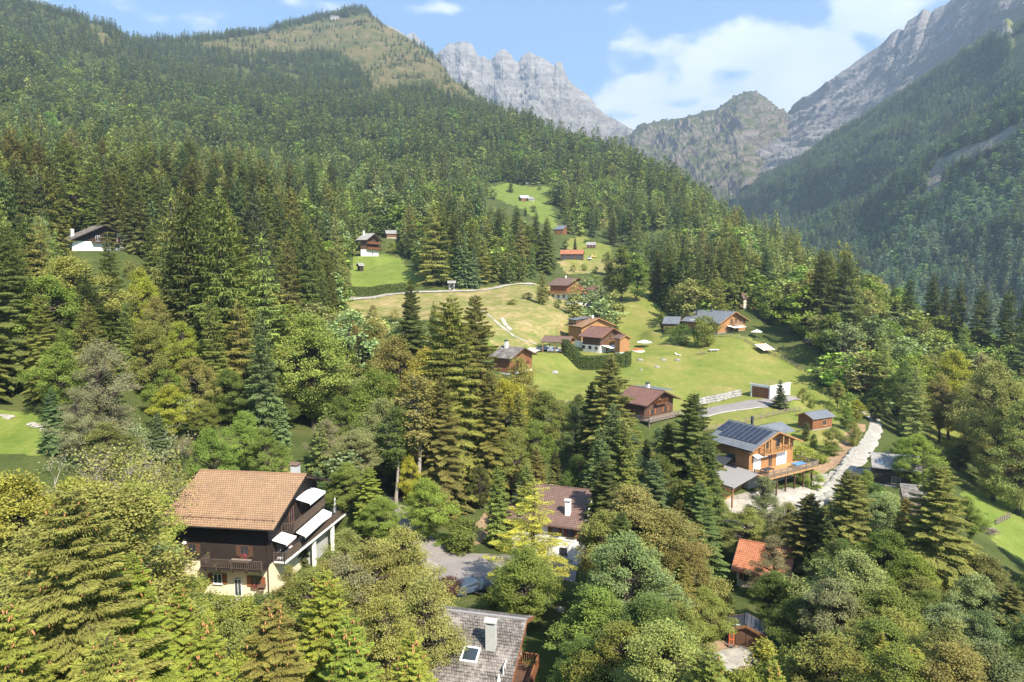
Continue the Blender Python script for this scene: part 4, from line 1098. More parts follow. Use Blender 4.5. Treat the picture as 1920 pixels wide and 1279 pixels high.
m = MB(); xr, yr = h.wx + .5, h.w * .8
hA = h
h = House('chalet', 'chalet with orange brown roof and dormer standing behind the hedge chalet', fit_gable((1092,593),(1123,596),(1086,613),(1150,608),226),
          base_z=P(1135, 662, 210).z, ovf=.9, ovg=1.0, roof='tile_terracotta', wall='wood_orange', lower='plaster', split=2.3, fascia='wood_orange')
h.window('R', -2.2, 4.0, 1.1, 1.4, None, 'wood_gold'); h.window('R', 1.5, 4.0, 1.1, 1.4, None, 'wood_gold'); h.window('F', -1.5, 1.5, 1.2, 1.1, 'white')
h.chimney(h.hx * .4, -.6, .5, 1.0, 'plaster', 'slate_dark')
dm = MB(); dy0 = -h.w * .86; dz = h.rt(dy0); dm.prism_x([(dy0, dz), (dy0, dz + 1.5), (-1.0, dz + 2.0), (-1.0, dz)], -h.hx + .8, -h.hx + 5.2); do = dm.build('dormer', M['wood_brown'], h.root)
dr = MB(); pts = [(-h.hx + .5, dy0 - .4, dz + 1.52), (-h.hx + 5.5, dy0 - .4, dz + 1.52), (-h.hx + 5.5, -.8, dz + 2.12), (-h.hx + .5, -.8, dz + 2.12)]
dr.add(pts + [(a, b, c + .12) for a, b, c in pts], [(0,3,2,1),(4,5,6,7),(0,1,5,4),(1,2,6,5),(2,3,7,6),(3,0,4,7)]); dr.build('dormer_roof', M['slate_grey'], do)
MB().box(-h.hx + 1.1, -h.hx + 4.9, dy0 - .04, dy0 - .003, dz + .5, dz + 1.3).build('dormer_window', M['glass'], do)
h = House('chalet_annex', 'small orange timber annex at the right end of the hedge chalet', fit_gable((1160,625),(1174,628),(1163,636),(1186,634),208, 24),
          base_z=P(1135, 662, 210).z, ovf=.5, ovg=.6, roof='tile_brown', wall='wood_orange', lower='plaster', split=.5, fascia='wood_orange', pad=False)
h = House('carport', 'open carport with brown shingle roof beside the hedge', fit_gable((1021,626),(1074,631),(1068,643),None,207, 18),
          base_z=P(1040, 660, 207).z, ovf=.4, ovg=.4, roof='tile_brown', open_=True, fascia='wood_red', cat='carport')
for x in (-h.hx + .6, 0, h.hx - .6):
    for y in (-h.w + .5, h.w - .5):
        o = MB().box(x - .1, x + .1, y - .1, y + .1, -1, h.rt(y) - .3).build('post', M['wood_orange'], h.root)
MB().box(h.hx - 2.6, h.hx - .5, -h.w + .8, h.w - .6, -.5, h.rt(h.w) - .35).build('store_room', M['wood_orange'], h.root)
CARP = h

# 12. slate chalet on the knoll
h = House('chalet', 'wide grey slate roofed chalet with timber gable on top of the knoll', fit_gable((1306,578),(1380,584),(1347,608),(1401,597),238),
          base_z=P(1365, 622, 236).z - .4, ovf=1.0, ovg=1.4, roof='slate_grey', wall='wood_orange', lower='concrete', split=.2, fascia='wood_orange')
KN = h
bl = MB(); bl.box(h.wx + .01, h.wx + 1.8, -1.5, 4.2, 2.5, 2.7); bo = bl.build('balcony', M['wood_gold'], h.root)
h.railing([(h.wx, -1.5), (h.wx + 1.8, -1.5), (h.wx + 1.8, 4.2), (h.wx, 4.2)], 2.7, .95, 'wood_grey', parent=bo, style='rail')
for u in (-.3, 2.4): h.window('R', u, 2.8, 1.3, 1.9, None, 'wood_gold', door=True); h.window('R', u, .3, 1.6, 1.8, None, 'wood_gold', door=True)
h.window('R', -3.6, .6, 1.2, 1.2, None, 'wood_gold')
awning(h.root, [(h.wx + .1, -3.5, 2.4), (h.wx + .1, 4.0, 2.4), (h.wx + 3.2, 4.0, 1.9), (h.wx + 3.2, -3.5, 1.9)], .15)
h.chimney(-1, -1.2, .3, 1.6, 'metal_dark', 'metal_dark'); h.chimney(h.hx * -.6, -4.5, .3, 1.4, 'metal_dark', 'metal_dark')
skylight(h, 1298, 600, 1.2, 1.0)
h = House('annex', 'low grey roofed annex at the left of the knoll chalet', fit_gable((1246,595),(1277,594),(1273,607),None,244, 16),
          base_z=P(1262, 624, 240).z, ovf=.4, ovg=.4, roof='slate_grey', wall='wood_brown', lower='concrete', split=.2, fascia='wood_grey')
# 13. chalet at the left end of the meadow
h = House('chalet', 'brown chalet with grey shingle roof and white chimney left of the meadow', fit_gable((941,650),(984,652),(963,672),(1016,667),186),
          base_z=P(985, 702, 184).z, ovf=.8, ovg=1.3, roof='shingle_grey', wall='wood_red', lower='plaster', split=.6, fascia='wood_brown')
h.chimney(-h.hx * .45, -.8, .8, 1.7, 'plaster', 'slate_dark')
bl = MB(); bl.box(h.wx + .01, h.wx + 1.0, -2.4, 2.4, 2.3, 2.45); bo = bl.build('balcony', M['wood_red'], h.root); h.railing([(h.wx, -2.4), (h.wx + 1.0, -2.4), (h.wx + 1.0, 2.4)], 2.45, .9, 'wood_red', parent=bo)
h.window('R', 0, 2.7, 1.2, 1.3, 'shutter'); h.window('R', -2, .7, 1.2, 1.2, 'shutter'); h.window('R', 2, .7, 1.2, 1.2, 'shutter')
# 14. chalet with the long terrace
h = House('chalet', 'brown roofed chalet above a long stone terrace with pergola and deck', fit_gable((1046,515),(1085,521),(1064,537),(1102,530),300),
          base_z=P(1085, 561, 298).z, ovf=.8, ovg=1.2, roof='tile_brown', wall='wood_red', lower='plaster', split=2.6, fascia='wood_brown')
C14 = h
h.chimney(-1, -.4, .5, 1.1, 'plaster', 'slate_dark')
bl = MB(); bl.box(h.wx + .01, h.wx + 2.4, -h.wy - 1.5, 6.0, 2.5, 2.7); bl.box(-h.wx, h.wx, -h.wy - 1.5, -h.wy - .01, 2.5, 2.7); bo = bl.build('balcony', M['wood_gold'], h.root)
h.railing([(-h.wx, -h.wy - 1.5), (h.wx + 2.4, -h.wy - 1.5), (h.wx + 2.4, 6.0)], 2.7, .95, 'wood_orange', parent=bo)
for u in (-3, 0, 3): h.window('F', u, .5, 1.6, 1.6, None, 'white'); 
for u in (-2.5, 1): h.window('R', u, .3, 1.5, 1.9, None, 'white'); h.window('R', u, 3.0, 1.3, 1.6, None, 'wood_gold')
h = House('pergola', 'open timber pergola with brown roof right of the terrace chalet', fit_gable((1106,537),(1122,537),(1118,543),(1138,546),296, 22),
          base_z=C14.base, ovf=.4, ovg=.4, roof='tile_rust', open_=True, fascia='wood_red', cat='pergola', pad=False)
for x in (-h.hx + .4, h.hx - .4):
    for y in (-h.w + .4, h.w - .4): MB().box(x - .09, x + .09, y - .09, y + .09, -1, h.rt(y) - .25).build('post', M['wood_red'], h.root)
# 15. red roofed barn, 16 others up the valley
h = House('barn', 'long timber barn with orange red roof and open front', fit_gable((1051,468),(1095,468.5),(1094,476),None,396), base_z=P(1075, 487, 394).z, ovf=.5, ovg=.4, roof='tile_orange', wall='wood_brown', lower='wood_brown', split=.1, fascia='wood_brown', cat='barn')
for u in (-4, 0, 4): MB().box(u - 1.4, u + 1.4, -h.wy - .05, -h.wy - .004, .1, 2.6).build('shaded_opening_sheet', M['metal_dark'], h.root)  # dark sheets on the closed wall, painting the shade of open bays
FARH = [
 ('chalet','dark timber chalet with blue grey roof below the far meadow',(1046,424),(1064,422.5),(1058,430),(1074,431),480,'slate_grey','wood_red',None,440),
 ('chalet','red brown roofed chalet above the flowered bank',(1118,409),(1137,408.5),(1133,416),(1141,413),540,'tile_terracotta','wood_brown','plaster',430),
 ('chalet','small chalet whose pale roof shows right of the twin firs',(1210,398),(1219,396),(1222,401),None,600,'slate_light','wood_brown','plaster',407),
 ('house','grey roofed white house at the edge of the wooded shoulder',(1232,415),(1246,414),(1250,420),None,560,'slate_grey','plaster','plaster',425),
 ('barn','pale roofed barn standing in the far green meadow',(974,368),(991,367),(994,371),None,640,'canvas','wood_red','wood_red',376.5),
 ('barn','right hand barn of the pair in the far green meadow',(988,371),(1000,369.5),(1003,374),None,636,'slate_light','wood_red','plaster',377.5),
 ('hut','wooden hut with grey roof at the top left edge of the far meadow',(985,339),(994,339),(995,344),None,740,'slate_light','wood_grey','wood_grey',349),
 ('hut','wooden hut with brown gable half hidden by the dark tree above the meadow',(1026,339.5),(1034,339.5),(1037,344),None,735,'slate_light','wood_brown','wood_brown',348),
 ('chalet','chalet glimpsed between the spruces behind the tower house',(722,434),(744,432),(746,438),None,372,'slate_light','wood_red','plaster',447),
 ('chalet','yellow walled chalet peeping out between dark spruces',(731,420),(745,418),(747,423),None,395,'slate_light','plaster_cream','plaster_cream',432),
 ('hut','tiny pale roof among the trees high above the red roofed chalet',(1147,356),(1155,355.5),(1156,359),None,800,'slate_light','wood_grey','plaster',361),
 ('hut','tiny tiled roof showing below the tiny pale one',(1143,373),(1152,372.5),(1154,376),None,760,'tile_rust','wood_grey','plaster',379),
 ('house','rose roofed house corner left of the maroon tree',(1388,552),(1398,549),(1403,559),None,262,'tile_brown','plaster_cream','plaster_cream',580),
 ('hut','small grey roof hut right of the terrace slope among conifers',(1508,636),(1524,634),(1528,641),None,218,'slate_light','wood_brown','wood_brown',648),
 ('shed','low shed with grey roof below the flowered bank',(1099,454),(1118,454),(1118,459),None,440,'slate_light','wood_brown','wood_brown',466),
 ('house','red timber house wall between the round bush and the dark maple',(1618,706),(1632,704),(1634,712),None,185,'tile_brown','wood_red','wood_red',735),
]
for (nm, lb, A_, B_, C_, E_, DD, rf_, wl_, lo_, pb) in FARH:
    M.setdefault('canvas', M['white'])
    h = House(nm, lb, fit_gable(A_, B_, C_, E_, DD, 22), base_z=P((A_[0] + B_[0]) / 2, pb, DD - 2).z, ovf=.5, ovg=.5, roof=rf_, wall=wl_, lower=lo_ or wl_, split=.3, fascia='wood_brown', cat=nm)
    for u in (-1.2, 1.2): h.window('F', u, 1.0, 1.0, 1.0, None, 'wood_gold')
    h.window('R', 0, 1.0, 1.1, 1.1, None, 'wood_gold')
# 17. tower chalet + granary
h = House('chalet', 'tall narrow dark chalet with white base at the top of the left meadow', fit_gable((682,436.5),(703,437.5),(688,451),(717,449),338),
          base_z=P(697, 481, 337).z, ovf=1.6, ovg=1.6, roof='slate_light', wall='wood_brown', lower='plaster', split=3.4, fascia='wood_brown')
for z in (3.4, 6.0):
    bl = MB(); bl.box(h.wx + .01, h.wx + 1.1, -h.wy, h.wyb, z, z + .16); bo = bl.build('balcony', M['wood_red'], h.root)
    h.railing([(h.wx, -h.wy), (h.wx + 1.1, -h.wy), (h.wx + 1.1, h.wyb)], z + .16, .9, 'wood_red', parent=bo)
h.window('R', 0, 1.0, .5, 1.4, None, 'wood_dark'); h.window('R', 2.0, 4.0, .9, 1.1, None, 'wood_dark')
h.chimney(-h.hx * .6, -2.2, .6, 1.6, 'plaster', 'plaster')
h = House('granary', 'tiny raised timber granary on the left meadow below the tall chalet', fit_gable((670,493.5),(681,493),(684,498),None,322),
          base_z=P(677, 509, 321).z, ovf=.5, ovg=.5, roof='slate_light', wall='wood_dark', lower='wood_dark', split=.9, fascia='wood_grey', cat='granary', sink=.5)
# 18. white chalet on the left
h = House('chalet', 'broad gabled chalet with dark timber top and white walls at left', fit_gable((172,424),(198,421.5),(136,451),(272,455),206, 24),
          base_z=P(240, 471, 204).z, ovf=.9, ovg=1.6, roof='shingle_grey', wall='wood_dark', lower='plaster', split=2.9, fascia='wood_dark')
LW = h
m = MB(); pr = [(3.4, 2.9), (h.wyb, 2.9), (h.wyb, h.rt(h.wyb) - .35), (3.4, h.rt(3.4) - .35)]; m.prism_x(pr, h.wx + .01, h.wx + .06); m.build('white_wall_panel', M['plaster'], h.root)
bl = MB(); bl.box(h.wx + .07, h.wx + 1.3, -3.5, 3.8, 2.6, 2.78); bo = bl.build('balcony', M['wood_brown'], h.root); h.railing([(h.wx, -3.5), (h.wx + 1.3, -3.5), (h.wx + 1.3, 3.8), (h.wx, 3.8)], 2.78, .95, 'wood_brown', parent=bo)
for u in (-1.8, 1.4): h.window('R', u, 2.95, 1.2, 1.7, None, 'white')
h.chimney(-h.hx * .3, -h.w * .7, .8, 1.6, 'plaster', 'plaster')
# village roofs high in the forest
VIL = [(296,125,1350),(311,132,1345),(352,133,1400),(368,139,1400),(378,141,1390),(405,146,1420),(553,163,1700),(588,163,1720),(611,169,1700),(626,171,1690),(640,174,1680),(684,173,1700),(712,171,1650),(165,43,1470)]
for i, (x, y, D) in enumerate(VIL):
    p = P(x, y, D); b = Hz(p.x, p.y) 
    h = House('mountain_hut', ['small pale roof','low grey roof','bright tin roof'][i % 3] + ' among the high forest at ' + ['the far left ridge','left'][0], (p, (random.uniform(-.5, .3), random.uniform(9, 15), random.uniform(4, 5.5), .38)),
              base_z=p.z - 7, ovf=.6, ovg=.6, roof='slate_light' if i % 2 else 'shingle_grey', wall='plaster' if i % 3 == 0 else 'wood_grey', cat='hut', group='huts in the high forest', pad=False, sink=9)
    h.root['label'] = 'tiny house roof high in the distant forest, number ' + str(i)
    h.root['_i'] = i; del h.root['_i']
    VIL[i] = (x, y, D, h.root)
_ws = ['lone hut on the bare notch of the left ridge', ]
VLAB = {0:'leftmost tiny white roof in the high forest of the left mountain',1:'second tiny roof from the left in the high forest',2:'tiny tin roof above the pair in the middle of the high forest',3:'tiny grey roof in the middle of the high forest',
 4:'tiny roof touching the grey one in the middle of the high forest',5:'tiny roof standing alone right of the high forest hamlet',6:'tiny roof left of the orange crane',7:'first tiny roof right of the orange crane',8:'second tiny roof right of the orange crane',
 9:'third tiny roof right of the orange crane',10:'fourth tiny roof right of the orange crane',11:'tiny house on the brown clearing high on the mountain',12:'tiny house right of the brown clearing high on the mountain',13:'hut on the bare notch of the left ridge line'}
for i, v in enumerate(VIL): v[3]['label'] = VLAB[i]
PADS_DONE = True
build_ground(); build_mountains(); build_haze()
# ------------------------------------------------------------------ foliage materials
def mat_leaf(name, hueshift=0.0, tipcol=None, trans=.22):
    m, b = newmat(name)
    tint = b.attr('tint', 'INSTANCER').outputs['Color']
    lv = b.attr('lv').outputs['Fac']; tip = b.attr('tip').outputs['Fac']
    g = b.mr(lv, 0, 1, .6, 1.4)
    c = b.mix(1.0, tint, b.n('ShaderNodeCombineXYZ', ins={0: g, 1: g, 2: g}).outputs[0], 'MULTIPLY')
    # outer growth is a little yellower and paler than the old needles / leaves
    yel = b.mix(1.0, c, (1.20, 1.20, .85, 1), 'MULTIPLY')
    c = b.mix(b.math('MULTIPLY', tip, .85), c, yel)
    if tipcol:
        rnd = b.noise(.35, 3, .5, co_pos(b))
        f = b.math('MULTIPLY', b.mr(b.math('ADD', rnd, b.math('MULTIPLY', lv, .25)), .58, .80), b.mr(tip, .3, .8))
        c = b.mix(f, c, tipcol)
    p = b.bsdf(c, .62, .18)
    t = b.n('ShaderNodeBsdfTranslucent'); b.put(t.inputs[0], b.mix(1.0, c, (1.25, 1.3, .6, 1), 'MULTIPLY'))
    mx = b.n('ShaderNodeMixShader'); mx.inputs[0].default_value = trans
    b.t.links.new(p, mx.inputs[1]); b.t.links.new(t.outputs[0], mx.inputs[2])
    b.done(mx.outputs[0]); return m
def mat_bark(name, lo, hi, sc=2.0):
    m, b = newmat(name)
    n = b.noise(sc, 5, .65, b.mapping(co_obj(b), (3, 3, .6)))
    b.done(b.bsdf(b.ramp(n, [(.3, lo), (.7, hi)]), .95, .1, b.bump(n, .6, .05))); return m

LEAF = mat_leaf('foliage')
LEAF_NEEDLE = mat_leaf('needle_foliage', trans=.15)
LEAF_ORANGE = mat_leaf('turning_foliage', tipcol=(.27, .19, .06, 1))
BARK = mat_bark('bark_brown', (.045, .034, .026), (.12, .095, .075))
BARK_PALE = mat_bark('bark_pale', (.20, .17, .14), (.42, .37, .32))
CONE = mat_simple('spruce_cone', (.36, .17, .07), .8, .2, var=.35, vscale=6)

# ------------------------------------------------------------------ foliage geometry
def nrm(v): return v / (np.linalg.norm(v, axis=-1, keepdims=True) + 1e-9)
def diamonds(c, d, n, ln, wd, bend=.0):
    """leaf-shaped quads: base, side, tip, side"""
    d = nrm(d); s = nrm(np.cross(d, n)); n2 = np.cross(s, d)
    ln = np.asarray(ln).reshape(-1, 1); wd = np.asarray(wd).reshape(-1, 1)
    a = c; b = c + d * ln * .45 + s * wd * .5; t = c + d * ln + n2 * (-bend) * ln; e = c + d * ln * .45 - s * wd * .5
    return np.stack([a, b, t, e], 1).reshape(-1, 3)
def tubes(paths, sides=5):
    """paths: list of (pts (k,3), radii (k,))"""
    V = []; Fq = []; o = 0
    for pts, rad in paths:
        pts = np.asarray(pts, float); k = len(pts)
        t = np.gradient(pts, axis=0); t = nrm(t)
        ref = np.where(np.abs(t[:, 2:3]) > .9, np.array([[1., 0, 0]]), np.array([[0, 0, 1.]]))
        s = nrm(np.cross(t, ref)); u = np.cross(s, t)
        an = np.linspace(0, 2 * math.pi, sides, endpoint=False)
        ring = pts[:, None] + (s[:, None] * np.cos(an)[None, :, None] + u[:, None] * np.sin(an)[None, :, None]) * np.asarray(rad)[:, None, None]
        V.append(ring.reshape(-1, 3))
        i = np.arange(k - 1)[:, None] * sides + np.arange(sides)[None]
        j = np.arange(k - 1)[:, None] * sides + (np.arange(sides)[None] + 1) % sides
        Fq.append((np.stack([i, j, j + sides, i + sides], -1).reshape(-1, 4)) + o); o += k * sides
    return np.concatenate(V), np.concatenate(Fq)

def finish(name, lv_verts, lv, tip, wood, leafmat, barkmat, merged=False):
    nq = len(lv_verts) // 4
    q = np.arange(nq * 4).reshape(-1, 4)
    def addattr(me, pad=0):
        for k, a in (('lv', lv), ('tip', tip)):
            at = me.attributes.new(k, 'FLOAT', 'FACE')
            at.data.foreach_set('value', np.concatenate([a, np.zeros(pad)]).astype(np.float32))
    wv, wf = wood
    if merged:
        me = mesh_np(name, np.concatenate([lv_verts, wv]), np.concatenate([q, wf + nq * 4]), [leafmat, barkmat], False, np.concatenate([np.zeros(nq), np.ones(len(wf))]))
        addattr(me, len(wf)); return me
    cm = mesh_np(name + '_crown', lv_verts, q, [leafmat]); addattr(cm)
    wm = mesh_np(name + '_trunk', wv, wf, [barkmat], True)
    return cm, wm

def conifer(seed, H=24., R=4.0, whorl=.45, nb=6, dens=60, tl=.42, tw=.13, hang=.35, z0=.10, prof=.85, airy=0., up=.25, droop=.35,
            leafmat=None, barkmat=None, name='spruce', merged=False, limbs=True, lean=0.0, deadtop=0.0):
    r = np.random.default_rng(seed)
    leafmat = leafmat or LEAF_NEEDLE; barkmat = barkmat or BARK
    zs = np.arange(z0 * H, H * .985, whorl); zs = zs + r.uniform(-.3, .3, len(zs)) * whorl
    C = []; Dr = []; Nn = []; Ln = []; Wd = []; LV = []; TP = []; paths = []; tips = []
    side_bias = r.uniform(0, 6.28)
    for z in zs:
        t = z / H
        rad = R * (1 - t) ** prof * (1 - .35 * np.exp(-(t - z0) / .06)) + .12
        if deadtop and t > 1 - deadtop: dn = .25
        else: dn = 1.0
        nbr = max(3, int(round(nb * (.55 + .45 * (1 - t)))))
        a0 = r.uniform(0, 6.28)
        for b in range(nbr):
            az = a0 + b * 6.283 / nbr + r.normal(0, .22)
            L_ = rad * r.uniform(.68, 1.18) * (1 + .12 * math.cos(az - side_bias))
            if airy and r.random() < airy: continue
            h = np.array([math.cos(az), math.sin(az), 0]); sd = np.array([-h[1], h[0], 0])
            e = up * (t * 2.2 - .6) + r.normal(0, .07)
            dr = droop * (1 - t) * r.uniform(.6, 1.3)
            n = max(3, int(dens * L_ * (.45 + .35 * L_) * dn))
            s = r.random(n) ** .75
            hw = .34 * L_ * np.minimum(1, (1 - s) * 1.5 + .10) * (0.35 + .65 * np.minimum(1, s * 3))
            w = r.uniform(-1, 1, n)
            zz = L_ * (e * s - dr * s ** 2 + .22 * dr * s ** 4) - np.abs(w) * hw * .28
            p = h * (L_ * s)[:, None] + sd * (w * hw)[:, None]; p[:, 2] = z + zz
            d = h * (.75 + .2 * r.random(n))[:, None] + sd * (np.sign(w) * r.uniform(.15, .9, n))[:, None]
            d[:, 2] += (e - 2 * dr * s) * .8 + r.uniform(-.25, .1, n)
            hm = r.random(n) < hang
            d[hm] = d[hm] * .35 + np.array([0, 0, -1.]) * r.uniform(.6, 1.2, (hm.sum(), 1))
            nn = np.array([0, 0, 1.]) + r.normal(0, .38, (n, 3)); nn[hm] = h + r.normal(0, .5, (hm.sum(), 3))
            ln = tl * r.uniform(.6, 1.35, n) * (1 - .25 * s); ln[hm] *= 1.25
            C.append(p); Dr.append(d); Nn.append(nn); Ln.append(ln); Wd.append(tw * r.uniform(.7, 1.3, n))
            bl = r.normal(0, .13)
            LV.append(np.clip(.5 + bl + r.normal(0, .17, n) - .12 * hm, 0, 1)); TP.append(np.clip(s * 1.15 - .25 + (t - .5) * .2, 0, 1))
            if limbs and L_ > .5:
                ss = np.linspace(0, .95, 5)
                pp = h * (L_ * ss)[:, None]; pp[:, 2] = z + L_ * (e * ss - dr * ss ** 2 + .22 * dr * ss ** 4)
                paths.append((pp, np.linspace(.018 + .012 * L_, .006, 5)))
            if t > .45 and L_ > .4: tips.append((h[0] * L_ * .93, h[1] * L_ * .93, z + L_ * (e * .9 - dr * .7) - .05))
    # the leader
    n = 14; zz = np.linspace(H * .965, H, n)
    C.append(np.stack([0 * zz, 0 * zz, zz], -1)); d = r.normal(0, .45, (n, 3)); d[:, 2] = .9; Dr.append(d); Nn.append(r.normal(0, 1, (n, 3)))
    Ln.append(np.full(n, tl * .9)); Wd.append(np.full(n, tw)); LV.append(np.full(n, .6)); TP.append(np.full(n, .9))
    C = np.concatenate(C); dd = np.concatenate(Dr)
    vv = diamonds(C, dd, np.concatenate(Nn), np.concatenate(Ln), np.concatenate(Wd), .12)
    k = 9; zt = np.linspace(-1.5, H * .985, k)
    trunk = (np.stack([0.06 * np.sin(zt * .5 + seed), .06 * np.cos(zt * .4 + seed), zt], -1), np.interp(zt, [-1.5, 0, H], [.46 * H / 24, .36 * H / 24, .015]))
    wv, wf = tubes([trunk], 8 if not merged else 4)
    if paths and limbs:
        w2, f2 = tubes(paths, 3); wf = np.concatenate([wf, f2 + len(wv)]); wv = np.concatenate([wv, w2])
    m = finish(name, vv, np.concatenate(LV), np.concatenate(TP), (wv, wf), leafmat, barkmat, merged)
    return (m, np.array(tips)) if not merged else m

def broadleaf(seed, H=15., R=5.0, ncl=60, nleaf=150, ls=.34, lw=.26, base=.2, shape=1.0, clr=1.25, leafmat=None, barkmat=None, name='tree',
              merged=False, limbs=True, droop=0., up=0.35, lobes=5, top=.5):
    """crown of leaf clumps on limbs; shape<1 = columnar, top = height of the widest part (0..1 of the crown)"""
    r = np.random.default_rng(seed)
    leafmat = leafmat or LEAF; barkmat = barkmat or BARK
    zb = base * H; hc = (H - zb) / 2
    lob = [(r.uniform(0, 6.28), r.uniform(-.6, .8), r.uniform(.12, .3)) for _ in range(lobes)]
    cl = []
    tries = 0
    while len(cl) < ncl and tries < ncl * 60:
        tries += 1
        az = r.uniform(0, 6.283); q = r.uniform(0, 1)
        # crown profile
        pr = (math.sin(math.pi * min(1, max(0, q)) ** (math.log(.5) / math.log(max(.08, min(.92, top)))))) ** .62
        k = 1.0
        for la, lz, lw_ in lob:
            k += 1.7 * lw_ * math.exp(-((math.atan2(math.sin(az - la), math.cos(az - la))) ** 2) / .5 - ((q * 2 - 1 - lz) ** 2) / .25)
        zq = q * 6.28 * 1.4 + lob[0][0] if lob else 0
        pr *= 1 + .16 * math.sin(zq)
        rr = R * pr * (.64 + .0 * k) * k * (1 - .6 * r.random() ** 2.2)
        c = np.array([math.cos(az) * rr, math.sin(az) * rr, zb + q * 2 * hc * .97])
        rc = clr * (r.uniform(.7, 1.25) if r.random() < .6 else r.uniform(.35, .7))
        c[:2] *= r.uniform(.9, 1.18)
        c[2] = min(c[2], H - rc * .6)
        if cl and min(np.linalg.norm(c - o[0]) for o in cl) < rc * .62: continue
        cl.append((c, rc))
    C = []; D = []; Nn = []; LV = []; TP = []; Ln = []; Wd = []; paths = []
    zc = zb + hc
    for c, rc in cl:
        n = max(4, int(nleaf * (rc / clr) ** 2))
        d = nrm(r.normal(0, 1, (n, 3))); d[:, 2] = d[:, 2] * .8 + .22
        rad = rc * (r.random(n) ** .5) * np.where(r.random(n) < .14, r.uniform(1.0, 1.5, n), 1) * (1 + .25 * np.sin(d[:, 0] * 5 + seed) * np.sin(d[:, 1] * 6))
        p = c + d * rad[:, None] * np.array([1.1, 1.1, .8])
        out = nrm(p - np.array([0, 0, zc - hc * .3]))
        nn = nrm(out * .55 + np.array([0, 0, .55]) + r.normal(0, .5, (n, 3)))
        ld = r.normal(0, 1, (n, 3)); ld[:, 2] = ld[:, 2] * .4 - droop - .1
        C.append(p); Nn.append(nn); D.append(ld)
        LV.append(np.clip(.5 + r.normal(0, .12) + r.normal(0, .16, n), 0, 1))
        TP.append(np.clip((rad / rc) * 1.1 - .35, 0, 1) * np.clip(.35 + (np.linalg.norm(c[:2]) / R + max(0, (c[2] - zc) / hc)) * .6, 0, 1))
        Ln.append(ls * r.uniform(.65, 1.3, n)); Wd.append(lw * r.uniform(.65, 1.3, n))
    vv = diamonds(np.concatenate(C) , np.concatenate(D), np.concatenate(Nn), np.concatenate(Ln), np.concatenate(Wd), .1)
    zt = np.linspace(-1.0, zb + hc * 1.2, 6)
    bend = np.stack([.02 * H * np.sin(zt * .35 + seed), .02 * H * np.cos(zt * .3 + seed * 2) - .02 * H, zt], -1)
    wv, wf = tubes([(bend, np.interp(zt, [-1, 0, zt[-1]], [.026 * H, .019 * H, .004 * H]))], 7 if not merged else 4)
    if limbs:
        for c, rc in cl[::1 if not merged else 4]:
            h0 = min(c[2] - .25 * np.linalg.norm(c[:2]) * r.uniform(1, 2.2), zt[-1]); h0 = max(h0, zb * .55)
            s0 = np.array([np.interp(h0, zt, bend[:, 0]), np.interp(h0, zt, bend[:, 1]), h0])
            mid = s0 * .5 + c * .5 + np.array([0, 0, .08 * H * r.uniform(-.1, .5)])
            paths.append((np.array([s0, mid, c, c + (c - mid) * .25]), np.array([.007 * H, .0045 * H, .002 * H, .001 * H])))
        w2, f2 = tubes(paths, 4 if not merged else 3); wf = np.concatenate([wf, f2 + len(wv)]); wv = np.concatenate([wv, w2])
    return finish(name, vv, np.concatenate(LV), np.concatenate(TP), (wv, wf), leafmat, barkmat, merged)

def bare_tree(seed, H=9., name='bare_tree', leaves=500, spread=.8):
    """branching dead or thin-leaved crown: forked twigs"""
    r = np.random.default_rng(seed); paths = []; ends = []
    def grow(p, d, l, rad, lev):
        pts = [p]; q = p.copy(); dd = d.copy()
        for i in range(4):
            dd = nrm(dd + r.normal(0, .16, 3) + np.array([0, 0, .03])); q = q + dd * l / 4; pts.append(q)
        paths.append((np.array(pts), np.linspace(rad, rad * .55, 5)))
        if lev == 0: ends.append(q); return
        for k in range(r.integers(2, 5)):
            j = r.integers(1, 5)
            nd = nrm(dd + r.normal(0, spread, 3) * np.array([1, 1, .7]) + np.array([0, 0, .15]))
            grow(pts[j], nd, l * r.uniform(.6, .85), rad * .55, lev - 1)
    for k in range(4):
        a = r.uniform(0, 6.28)
        grow(np.array([0, 0, -.4]), nrm(np.array([math.cos(a) * .55, math.sin(a) * .55, 1.])), H * .42, H * .014, 4)
    wv, wf = tubes(paths, 3)
    e = np.array(ends); i = r.integers(0, len(e), leaves)
    c = e[i] + r.normal(0, .3, (leaves, 3))
    vv = diamonds(c, r.normal(0, 1, (leaves, 3)), r.normal(0, 1, (leaves, 3)) + np.array([0, 0, .6]), np.full(leaves, .2), np.full(leaves, .14))
    return finish(name, vv, r.random(leaves), r.random(leaves), (wv, wf), LEAF, BARK_PALE)

# ------------------------------------------------------------------ prototypes (mesh data only; (crown, trunk), native height)
PR = {}
def proto(kind, lod, make, n, H):
    PR[(kind, lod)] = [(make(i), H) for i in range(n)]
def _pair(m): return m[0] if isinstance(m[0], tuple) else m
SP_TIPS = {}
def _sp0(i):
    m, tips = conifer(11 + i, 26, 4.6, .42, 6, 190, .30, .075, .6, .05, .62, droop=.5, up=.22, name='spruce_near')
    SP_TIPS[i] = tips; return m
proto('spruce', 0, _sp0, 3, 26)
proto('spruce', 1, lambda i: conifer(31 + i, 26, (4.6, 4.0, 5.0, 3.7)[i], .55, 6, 34, .55, .17, .35, (.05, .12, .08, .1)[i], (.66, .58, .72, .62)[i], droop=.4, name='spruce_mid')[0], 4, 26)
proto('spruce', 2, lambda i: conifer(51 + i, 26, (4.4, 3.8, 4.9, 4.2)[i], .95, 5, 7, 1.05, .42, .3, .06, (.68, .6, .75, .64)[i], droop=.38, name='spruce_far', merged=True, limbs=False), 4, 26)
